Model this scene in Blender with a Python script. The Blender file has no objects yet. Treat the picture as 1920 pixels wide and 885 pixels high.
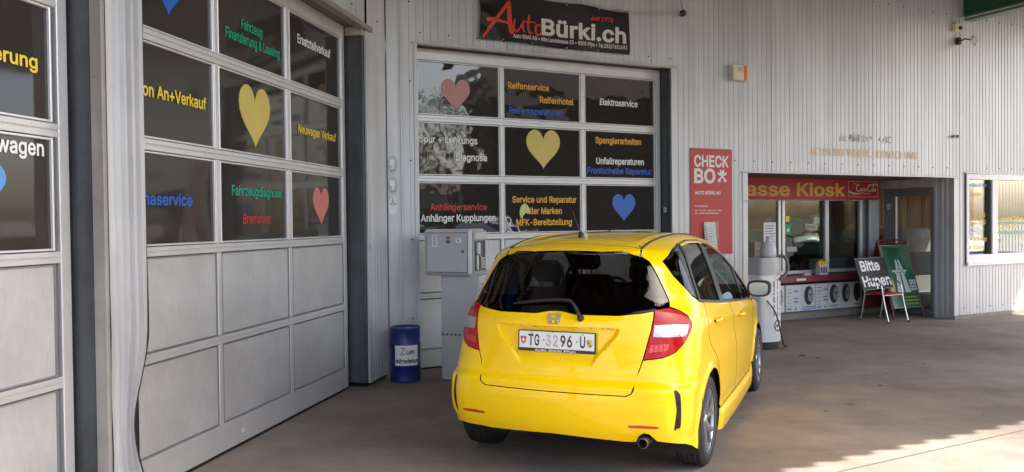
import bpy, bmesh, math, random
import numpy as np
from mathutils import Vector, Matrix
random.seed(7); rng = np.random.default_rng(7)
SC = bpy.context.scene; COL = SC.collection
R = math.radians

# ---------------------------------------------------------------- camera, world, sun
F_PX, PITCH, ROLL, CAM_H = 1482.99, 0.016911, -0.010581, 1.6204
A_L, C_L, A_M, C_M = 1.378365, 3.096038, 0.465784, 8.291258      # headings / offsets of the two facades
cam_d = bpy.data.cameras.new('camera'); cam = bpy.data.objects.new('camera', cam_d); COL.objects.link(cam)
cp, sp, cr, sr = math.cos(PITCH), math.sin(PITCH), math.cos(ROLL), math.sin(ROLL)
r0, u0, f0 = Vector((1, 0, 0)), Vector((0, sp, cp)), Vector((0, cp, -sp))
X = r0*cr + u0*sr; Y = u0*cr - r0*sr; Z = -f0
cam.matrix_world = Matrix(((X.x, Y.x, Z.x, 0), (X.y, Y.y, Z.y, 0), (X.z, Y.z, Z.z, CAM_H), (0, 0, 0, 1)))
cam_d.sensor_width = 36; cam_d.lens = F_PX/1920*36; cam_d.clip_end = 2000; cam_d.clip_start = .05
SC.camera = cam
dM = Vector((math.cos(A_M), math.sin(A_M), 0)); nM = Vector((-math.sin(A_M), math.cos(A_M), 0))
dL = Vector((math.cos(A_L), math.sin(A_L), 0)); nL = Vector((-math.sin(A_L), math.cos(A_L), 0))
sun_vec = (dM*.62 - nM*.55 + Vector((0, 0, 1.0))).normalized()
elev = math.asin(sun_vec.z); azim = math.atan2(sun_vec.x, sun_vec.y)
W = bpy.data.worlds.new('World'); SC.world = W; W.use_nodes = True
nt = W.node_tree; bg = nt.nodes['Background']
sky = nt.nodes.new('ShaderNodeTexSky'); sky.sky_type = 'NISHITA'; sky.sun_disc = False
sky.sun_elevation = elev; sky.sun_rotation = azim; sky.air_density = 1.0; sky.dust_density = 3.5; sky.ozone_density = .8
nt.links.new(sky.outputs[0], bg.inputs[0]); bg.inputs[1].default_value = .15
sl = bpy.data.lights.new('sun', 'SUN'); sl.energy = 3.7; sl.angle = R(.5); sl.color = (1, .97, .92)
so = bpy.data.objects.new('sun', sl); COL.objects.link(so); so.rotation_euler = sun_vec.to_track_quat('Z', 'Y').to_euler()
SC.render.engine = 'CYCLES'
SC.view_settings.view_transform = 'Standard'; SC.view_settings.look = 'None'; SC.view_settings.exposure = 1.84; SC.view_settings.gamma = 1
SC.render.resolution_x = 1024; SC.render.resolution_y = 472
SC.cycles.max_bounces = 10; SC.cycles.diffuse_bounces = 5; SC.cycles.glossy_bounces = 5; SC.cycles.transparent_max_bounces = 12

# ---------------------------------------------------------------- materials
MATS = {}
def mat(name, col, rough=.5, metal=0., bump=None, var=None, coat=0., spec=.5, emit=None, streak=None, wear=None):
    """bump=(scale,strength,distance)  var=(scale,amount) colour mottling  streak=(scale, amount, squash)"""
    if name in MATS: return MATS[name]
    m = bpy.data.materials.new(name); m.use_nodes = True; t = m.node_tree; b = t.nodes['Principled BSDF']
    N = t.nodes.new; Lk = t.links.new
    b.inputs['Base Color'].default_value = (*col, 1); b.inputs['Roughness'].default_value = rough
    b.inputs['Metallic'].default_value = metal; b.inputs['Coat Weight'].default_value = coat; b.inputs['Coat Roughness'].default_value = .03
    b.inputs['Specular IOR Level'].default_value = spec
    tc = N('ShaderNodeTexCoord')
    cur = None
    def mul(prev, fac, lo, hi):
        mr = N('ShaderNodeMapRange'); mr.inputs[1].default_value = .3; mr.inputs[2].default_value = .7
        mr.inputs[3].default_value = lo; mr.inputs[4].default_value = hi; Lk(fac, mr.inputs[0])
        mx = N('ShaderNodeMix'); mx.data_type = 'RGBA'; mx.blend_type = 'MULTIPLY'; mx.inputs[0].default_value = 1
        if prev is None: mx.inputs[6].default_value = (*col, 1)
        else: Lk(prev, mx.inputs[6])
        Lk(mr.outputs[0], mx.inputs[7]); return mx.outputs[2]
    if var:
        nz = N('ShaderNodeTexNoise'); nz.inputs['Scale'].default_value = var[0]; nz.inputs['Detail'].default_value = 7; nz.inputs['Roughness'].default_value = .65
        Lk(tc.outputs['Object'], nz.inputs['Vector']); cur = mul(cur, nz.outputs[0], 1-var[1], 1+var[1])
        mr = N('ShaderNodeMapRange'); mr.inputs[3].default_value = max(rough-.1, 0.02); mr.inputs[4].default_value = min(rough+.12, 1)
        Lk(nz.outputs[0], mr.inputs[0]); Lk(mr.outputs[0], b.inputs['Roughness'])
    if streak:
        mp = N('ShaderNodeMapping'); mp.inputs['Scale'].default_value = (1, 1, streak[2]); Lk(tc.outputs['Object'], mp.inputs[0])
        nz = N('ShaderNodeTexNoise'); nz.inputs['Scale'].default_value = streak[0]; nz.inputs['Detail'].default_value = 5
        Lk(mp.outputs[0], nz.inputs['Vector']); cur = mul(cur, nz.outputs[0], 1-streak[1], 1+streak[1]*.5)
    if wear:
        nz = N('ShaderNodeTexNoise'); nz.inputs['Scale'].default_value = wear[0]; nz.inputs['Detail'].default_value = 8; nz.inputs['Roughness'].default_value = .7
        Lk(tc.outputs['Object'], nz.inputs['Vector'])
        mr = N('ShaderNodeMapRange'); mr.inputs[1].default_value = wear[1]; mr.inputs[2].default_value = wear[1]+.06; Lk(nz.outputs[0], mr.inputs[0])
        mx = N('ShaderNodeMix'); mx.data_type = 'RGBA'; Lk(mr.outputs[0], mx.inputs[0])
        if cur is None: mx.inputs[6].default_value = (*col, 1)
        else: Lk(cur, mx.inputs[6])
        mx.inputs[7].default_value = (*wear[2], 1); cur = mx.outputs[2]
    if cur is not None: Lk(cur, b.inputs['Base Color'])
    if bump:
        nz = N('ShaderNodeTexNoise'); nz.inputs['Scale'].default_value = bump[0]; nz.inputs['Detail'].default_value = 3
        Lk(tc.outputs['Object'], nz.inputs['Vector'])
        bp = N('ShaderNodeBump'); bp.inputs['Strength'].default_value = bump[1]; bp.inputs['Distance'].default_value = bump[2]
        Lk(nz.outputs[0], bp.inputs['Height']); Lk(bp.outputs[0], b.inputs['Normal'])
        if coat: Lk(bp.outputs[0], b.inputs['Coat Normal'])
    if emit: b.inputs['Emission Color'].default_value = (*emit[:3], 1); b.inputs['Emission Strength'].default_value = emit[3]
    MATS[name] = m; return m
def glass(name, tint, wave=None, rough=.0, ior=1.5, r0=None):
    if name in MATS: return MATS[name]
    m = bpy.data.materials.new(name); m.use_nodes = True; t = m.node_tree; t.nodes.remove(t.nodes['Principled BSDF'])
    N = t.nodes.new; Lk = t.links.new; out = t.nodes['Material Output']
    tr = N('ShaderNodeBsdfTransparent'); tr.inputs[0].default_value = (*tint, 1)
    gl = N('ShaderNodeBsdfGlossy'); gl.inputs['Roughness'].default_value = rough
    r0 = r0 if r0 is not None else 2*((ior-1)/(ior+1))**2
    fr = N('ShaderNodeLayerWeight'); fr.inputs[0].default_value = .5
    pw = N('ShaderNodeMath'); pw.operation = 'POWER'; Lk(fr.outputs['Facing'], pw.inputs[0]); pw.inputs[1].default_value = 5
    ma = N('ShaderNodeMath'); ma.operation = 'MULTIPLY_ADD'; Lk(pw.outputs[0], ma.inputs[0]); ma.inputs[1].default_value = 1-r0; ma.inputs[2].default_value = r0
    mx = N('ShaderNodeMixShader'); Lk(ma.outputs[0], mx.inputs[0]); Lk(tr.outputs[0], mx.inputs[1]); Lk(gl.outputs[0], mx.inputs[2]); Lk(mx.outputs[0], out.inputs[0])
    if wave:
        tc = N('ShaderNodeTexCoord'); nz = N('ShaderNodeTexNoise'); nz.inputs['Scale'].default_value = wave[0]; nz.inputs['Detail'].default_value = 1
        Lk(tc.outputs['Object'], nz.inputs['Vector']); bp = N('ShaderNodeBump'); bp.inputs['Strength'].default_value = wave[1]; bp.inputs['Distance'].default_value = .1
        Lk(nz.outputs[0], bp.inputs['Height']); Lk(bp.outputs[0], gl.inputs['Normal']); Lk(bp.outputs[0], fr.inputs['Normal'])
    MATS[name] = m; return m
CLAD = mat('cladding_aluminium', (.56, .565, .58), .42, .25, var=(1.3, .06), streak=(6, .13, .10))
_t = CLAD.node_tree; _b = _t.nodes['Principled BSDF']; _l = _b.inputs['Base Color'].links[0]; _oi = _t.nodes.new('ShaderNodeObjectInfo'); _mr = _t.nodes.new('ShaderNodeMapRange'); _mr.inputs[3].default_value = .93; _mr.inputs[4].default_value = 1.04
_mx = _t.nodes.new('ShaderNodeMix'); _mx.data_type = 'RGBA'; _mx.blend_type = 'MULTIPLY'; _mx.inputs[0].default_value = 1; _t.links.new(_oi.outputs['Random'], _mr.inputs[0]); _t.links.new(_l.from_socket, _mx.inputs[6]); _t.links.new(_mr.outputs[0], _mx.inputs[7]); _t.links.new(_mx.outputs[2], _b.inputs['Base Color'])
FLASH = mat('flashing_aluminium', (.56, .565, .575), .4, .3, var=(3, .06), streak=(7, .14, .1), wear=(9, .70, (.28, .25, .22)))
STEEL = mat('dark_galvanised_steel', (.085, .092, .098), .45, .4, var=(4, .22), streak=(9, .25, .08))
ALU = mat('anodised_frame', (.66, .66, .655), .36, .45, var=(6, .05))
BEAD = mat('glazing_bead', (.80, .80, .80), .3, .4)
PANEL = mat('stucco_panel', (.565, .565, .56), .42, .35, bump=(150, .9, .006), var=(2.2, .12), streak=(28, .05, .3))
PANE = mat('dark_glazing', (.032, .027, .024), .03, 0, bump=(1.1, .30, .05), spec=.8, coat=.35); PANE2 = mat('dark_glazing_side', (.040, .035, .032), .06, 0, bump=(.8, .16, .05), spec=.5)
SEAL = mat('black_rubber', (.012, .012, .013), .6, 0, bump=(60, .2, .002))
DARK = mat('dark_void', (.01, .01, .01), .9)
SOFFIT = mat('brown_soffit', (.105, .078, .060), .7, 0, var=(3, .2), streak=(5, .2, .2))
CONC = mat('concrete_plinth', (.24, .22, .20), .85, 0, bump=(50, .5, .004), var=(5, .2))
WHITE = mat('white_paint', (.78, .78, .77), .4, 0, var=(8, .04))
PAPER = mat('white_paper', (.80, .80, .79), .7, 0, var=(6, .03))
BLACK = mat('black_plastic', (.018, .018, .019), .42, 0, bump=(90, .15, .001))
PRINTB = mat('black_print', (.02, .02, .022), .5)
LET = dict(orange=mat('orange_lettering', (.82, .40, .03), .45), blue=mat('blue_lettering', (.015, .12, .50), .45),
           white=mat('white_lettering', (.80, .80, .79), .45), red=mat('red_lettering', (.48, .03, .025), .45),
           green=mat('green_lettering', (.0, .36, .22), .45), yellow=mat('yellow_lettering', (.80, .60, .04), .45))

# ---------------------------------------------------------------- polygon filling (ear clipping, holes bridged in)
def _area(P): return .5*sum(P[i-1][0]*P[i][1]-P[i][0]*P[i-1][1] for i in range(len(P)))
def _ear(idx, P):
    out = []; idx = list(idx)
    def cr(a, b, c): return (b[0]-a[0])*(c[1]-a[1])-(b[1]-a[1])*(c[0]-a[0])
    guard = 0
    while len(idx) > 3 and guard < 4000:
        guard += 1; n = len(idx); best = None
        for i in range(n):
            a, b, c = P[idx[i-1]], P[idx[i]], P[idx[(i+1) % n]]; k = cr(a, b, c)
            if k <= 1e-14: continue
            ok = True
            for j in idx:
                q = P[j]
                if q == a or q == b or q == c: continue
                if cr(a, b, q) >= 0 and cr(b, c, q) >= 0 and cr(c, a, q) >= 0: ok = False; break
            if ok:
                l = max((a[0]-c[0])**2+(a[1]-c[1])**2, 1e-12)
                if best is None or k/l > best[0]: best = (k/l, i)
                if k/l > .3: break
        if best is None:
            # drop a degenerate corner
            i = min(range(n), key=lambda i: abs(cr(P[idx[i-1]], P[idx[i]], P[idx[(i+1) % n]]))); idx.pop(i); continue
        i = best[1]; out.append((idx[i-1], idx[i], idx[(i+1) % n])); idx.pop(i)
    if len(idx) == 3: out.append(tuple(idx))
    return out
def fill_ear(loop):
    P = [(float(q[0]), float(q[1])) for q in loop]; ids = list(range(len(P)))
    if _area(P) < 0: ids.reverse()
    return _ear(ids, P)
def fill_slabs(loops):
    """non-zero fill cut into horizontal slabs: returns (points, quads)"""
    E = []; ys = set()
    for l in loops:
        for i in range(len(l)):
            a, b = l[i-1], l[i]; ys.add(round(float(a[1]), 6))
            if abs(a[1]-b[1]) > 1e-9: E.append((a, b, 1) if a[1] < b[1] else (b, a, -1))
    for i in range(len(E)):          # crossings also start a slab
        for j in range(i+1, len(E)):
            (a, b, _), (c, d, _) = E[i], E[j]
            if max(a[0], b[0]) < min(c[0], d[0]) or max(c[0], d[0]) < min(a[0], b[0]) or b[1] <= c[1] or d[1] <= a[1]: continue
            den = (b[0]-a[0])*(d[1]-c[1])-(b[1]-a[1])*(d[0]-c[0])
            if abs(den) < 1e-12: continue
            t = ((c[0]-a[0])*(d[1]-c[1])-(c[1]-a[1])*(d[0]-c[0]))/den; u = ((c[0]-a[0])*(b[1]-a[1])-(c[1]-a[1])*(b[0]-a[0]))/den
            if .001 < t < .999 and .001 < u < .999: ys.add(round(a[1]+t*(b[1]-a[1]), 6))
    ys = sorted(ys); V, Q = [], []
    for y0, y1 in zip(ys, ys[1:]):
        if y1-y0 < 1e-7: continue
        ym = (y0+y1)/2; S = []
        for a, b, w_ in E:
            if a[1] < ym < b[1]:
                X_ = lambda y: a[0]+(b[0]-a[0])*(y-a[1])/(b[1]-a[1])
                S.append((X_(ym), X_(y0), X_(y1), w_))
        S.sort(key=lambda s: s[0])
        wn, st = 0, None
        for r in S:
            w0_ = wn; wn += r[3]
            if w0_ == 0: l = r
            if wn != 0 or w0_ == 0: continue
            k = len(V); V += [(l[1], y0), (r[1], y0), (r[2], y1), (l[2], y1)]; Q.append((k, k+1, k+2, k+3))
    return V, Q
# ---------------------------------------------------------------- helpers
def thing(name, label, cat, loc=(0, 0, 0), rz=0., group=None):
    o = bpy.data.objects.new(name, None); COL.objects.link(o); o.location = loc; o.rotation_euler = (0, 0, rz)
    o.empty_display_size = .1
    o['label'] = label; o['category'] = cat
    if group: o['group'] = group
    return o
def tag(o, label, cat, group=None):
    o['label'] = label; o['category'] = cat
    if group: o['group'] = group
    return o
def link(name, me, parent=None, m=None, label=None):
    o = bpy.data.objects.new(name, me); COL.objects.link(o)
    if m is not None and not me.materials: me.materials.append(m)
    if parent: o.parent = parent
    if label: o['label'] = label
    return o
class MB:
    """collects simple solids into one mesh"""
    def __init__(s): s.v = []; s.f = []; s.sm = []
    def add(s, V, Fc, smooth=False):
        k = len(s.v); s.v += [tuple(p) for p in V]; s.f += [tuple(i+k for i in q) for q in Fc]; s.sm += [smooth]*len(Fc); return s
    def box(s, x0, x1, y0, y1, z0, z1, b=0.):
        if b <= 0:
            V = [(x, y, z) for z in (z0, z1) for y in (y0, y1) for x in (x0, x1)]
            return s.add(V, [(0, 2, 3, 1), (4, 5, 7, 6), (0, 1, 5, 4), (2, 6, 7, 3), (0, 4, 6, 2), (1, 3, 7, 5)])
        b = min(b, (x1-x0)*.45, (y1-y0)*.45, (z1-z0)*.45)
        bm = bmesh.new(); bmesh.ops.create_cube(bm, size=1)
        for v in bm.verts: v.co = Vector(((x0+x1)/2+v.co.x*(x1-x0), (y0+y1)/2+v.co.y*(y1-y0), (z0+z1)/2+v.co.z*(z1-z0)))
        bmesh.ops.bevel(bm, geom=bm.edges[:], offset=b, segments=1, affect='EDGES', profile=.5)
        return s.bm(bm)
    def bm(s, bm, smooth=False):
        bm.verts.index_update(); s.add([v.co[:] for v in bm.verts], [[v.index for v in f.verts] for f in bm.faces], smooth); bm.free(); return s
    def prism(s, poly, y0, y1, axis='y'):
        """polygon in (x,z) extruded along y (or (x,y) along z, or (y,z) along x)"""
        n = len(poly)
        P = {'y': lambda a, b, t: (a, t, b), 'z': lambda a, b, t: (a, b, t), 'x': lambda a, b, t: (t, a, b)}[axis]
        V = [P(a, b, y0) for a, b in poly]+[P(a, b, y1) for a, b in poly]
        Fc = [(i, (i+1) % n, (i+1) % n+n, i+n) for i in range(n)]
        if sum(1 for i in range(n) if ((poly[i][0]-poly[i-1][0])*(poly[(i+1) % n][1]-poly[i][1])-(poly[i][1]-poly[i-1][1])*(poly[(i+1) % n][0]-poly[i][0]))*_area(poly) < -1e-12) == 0:
            Fc += [tuple(range(n))[::-1], tuple(range(n, 2*n))]
        else:
            V2, Q = fill_slabs([poly]); k = len(V); m_ = len(V2)
            V += [P(a, b, y0) for a, b in V2]+[P(a, b, y1) for a, b in V2]; Fc += [tuple(i+k for i in q) for q in Q]+[tuple(i+k+m_ for i in q[::-1]) for q in Q]
        s.add(V, Fc); return s
    def tube(s, pts, r, n=10, cap=True):
        pts = [Vector(p) for p in pts]; rr = r if isinstance(r, (list, tuple)) else [r]*len(pts)
        V = []; k = len(pts); up = Vector((0, 0, 1))
        prev = None
        for i, p in enumerate(pts):
            t = (pts[min(i+1, k-1)]-pts[max(i-1, 0)]).normalized()
            if prev is None: a = t.orthogonal().normalized()
            else: a = (prev-t*prev.dot(t)).normalized()
            prev = a; b = t.cross(a)
            V += [p+(a*math.cos(2*math.pi*j/n)+b*math.sin(2*math.pi*j/n))*rr[i] for j in range(n)]
        Fc = [(i*n+j, i*n+(j+1) % n, (i+1)*n+(j+1) % n, (i+1)*n+j) for i in range(k-1) for j in range(n)]
        s.add(V, Fc, True)
        if cap: s.add(V[:n], [tuple(range(n))[::-1]]); s.add(V[-n:], [tuple(range(n))])
        return s
    def lathe(s, prof, n=32, axis='z', c=(0, 0, 0)):
        """prof: (radius, height) list"""
        V = []; 
        for r_, h_ in prof:
            for j in range(n):
                a = 2*math.pi*j/n; q = (r_*math.cos(a), r_*math.sin(a), h_)
                if axis == 'x': q = (h_, q[0], q[1])
                if axis == 'y': q = (q[0], h_, q[1])
                V.append((q[0]+c[0], q[1]+c[1], q[2]+c[2]))
        k = len(prof); Fc = [(i*n+j, i*n+(j+1) % n, (i+1)*n+(j+1) % n, (i+1)*n+j) for i in range(k-1) for j in range(n)]
        s.add(V, Fc, True); return s
    def mesh(s, name):
        me = bpy.data.meshes.new(name); me.from_pydata(s.v, [], s.f); me.validate()
        bm = bmesh.new(); bm.from_mesh(me); bmesh.ops.recalc_face_normals(bm, faces=bm.faces[:]); bm.to_mesh(me); bm.free()
        if any(s.sm) and len(me.polygons) == len(s.sm):
            me.polygons.foreach_set('use_smooth', s.sm)
        return me
    def build(s, name, m, parent=None, label=None): return link(name, s.mesh(name), parent, m, label)
GLYPHS = {}
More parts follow.
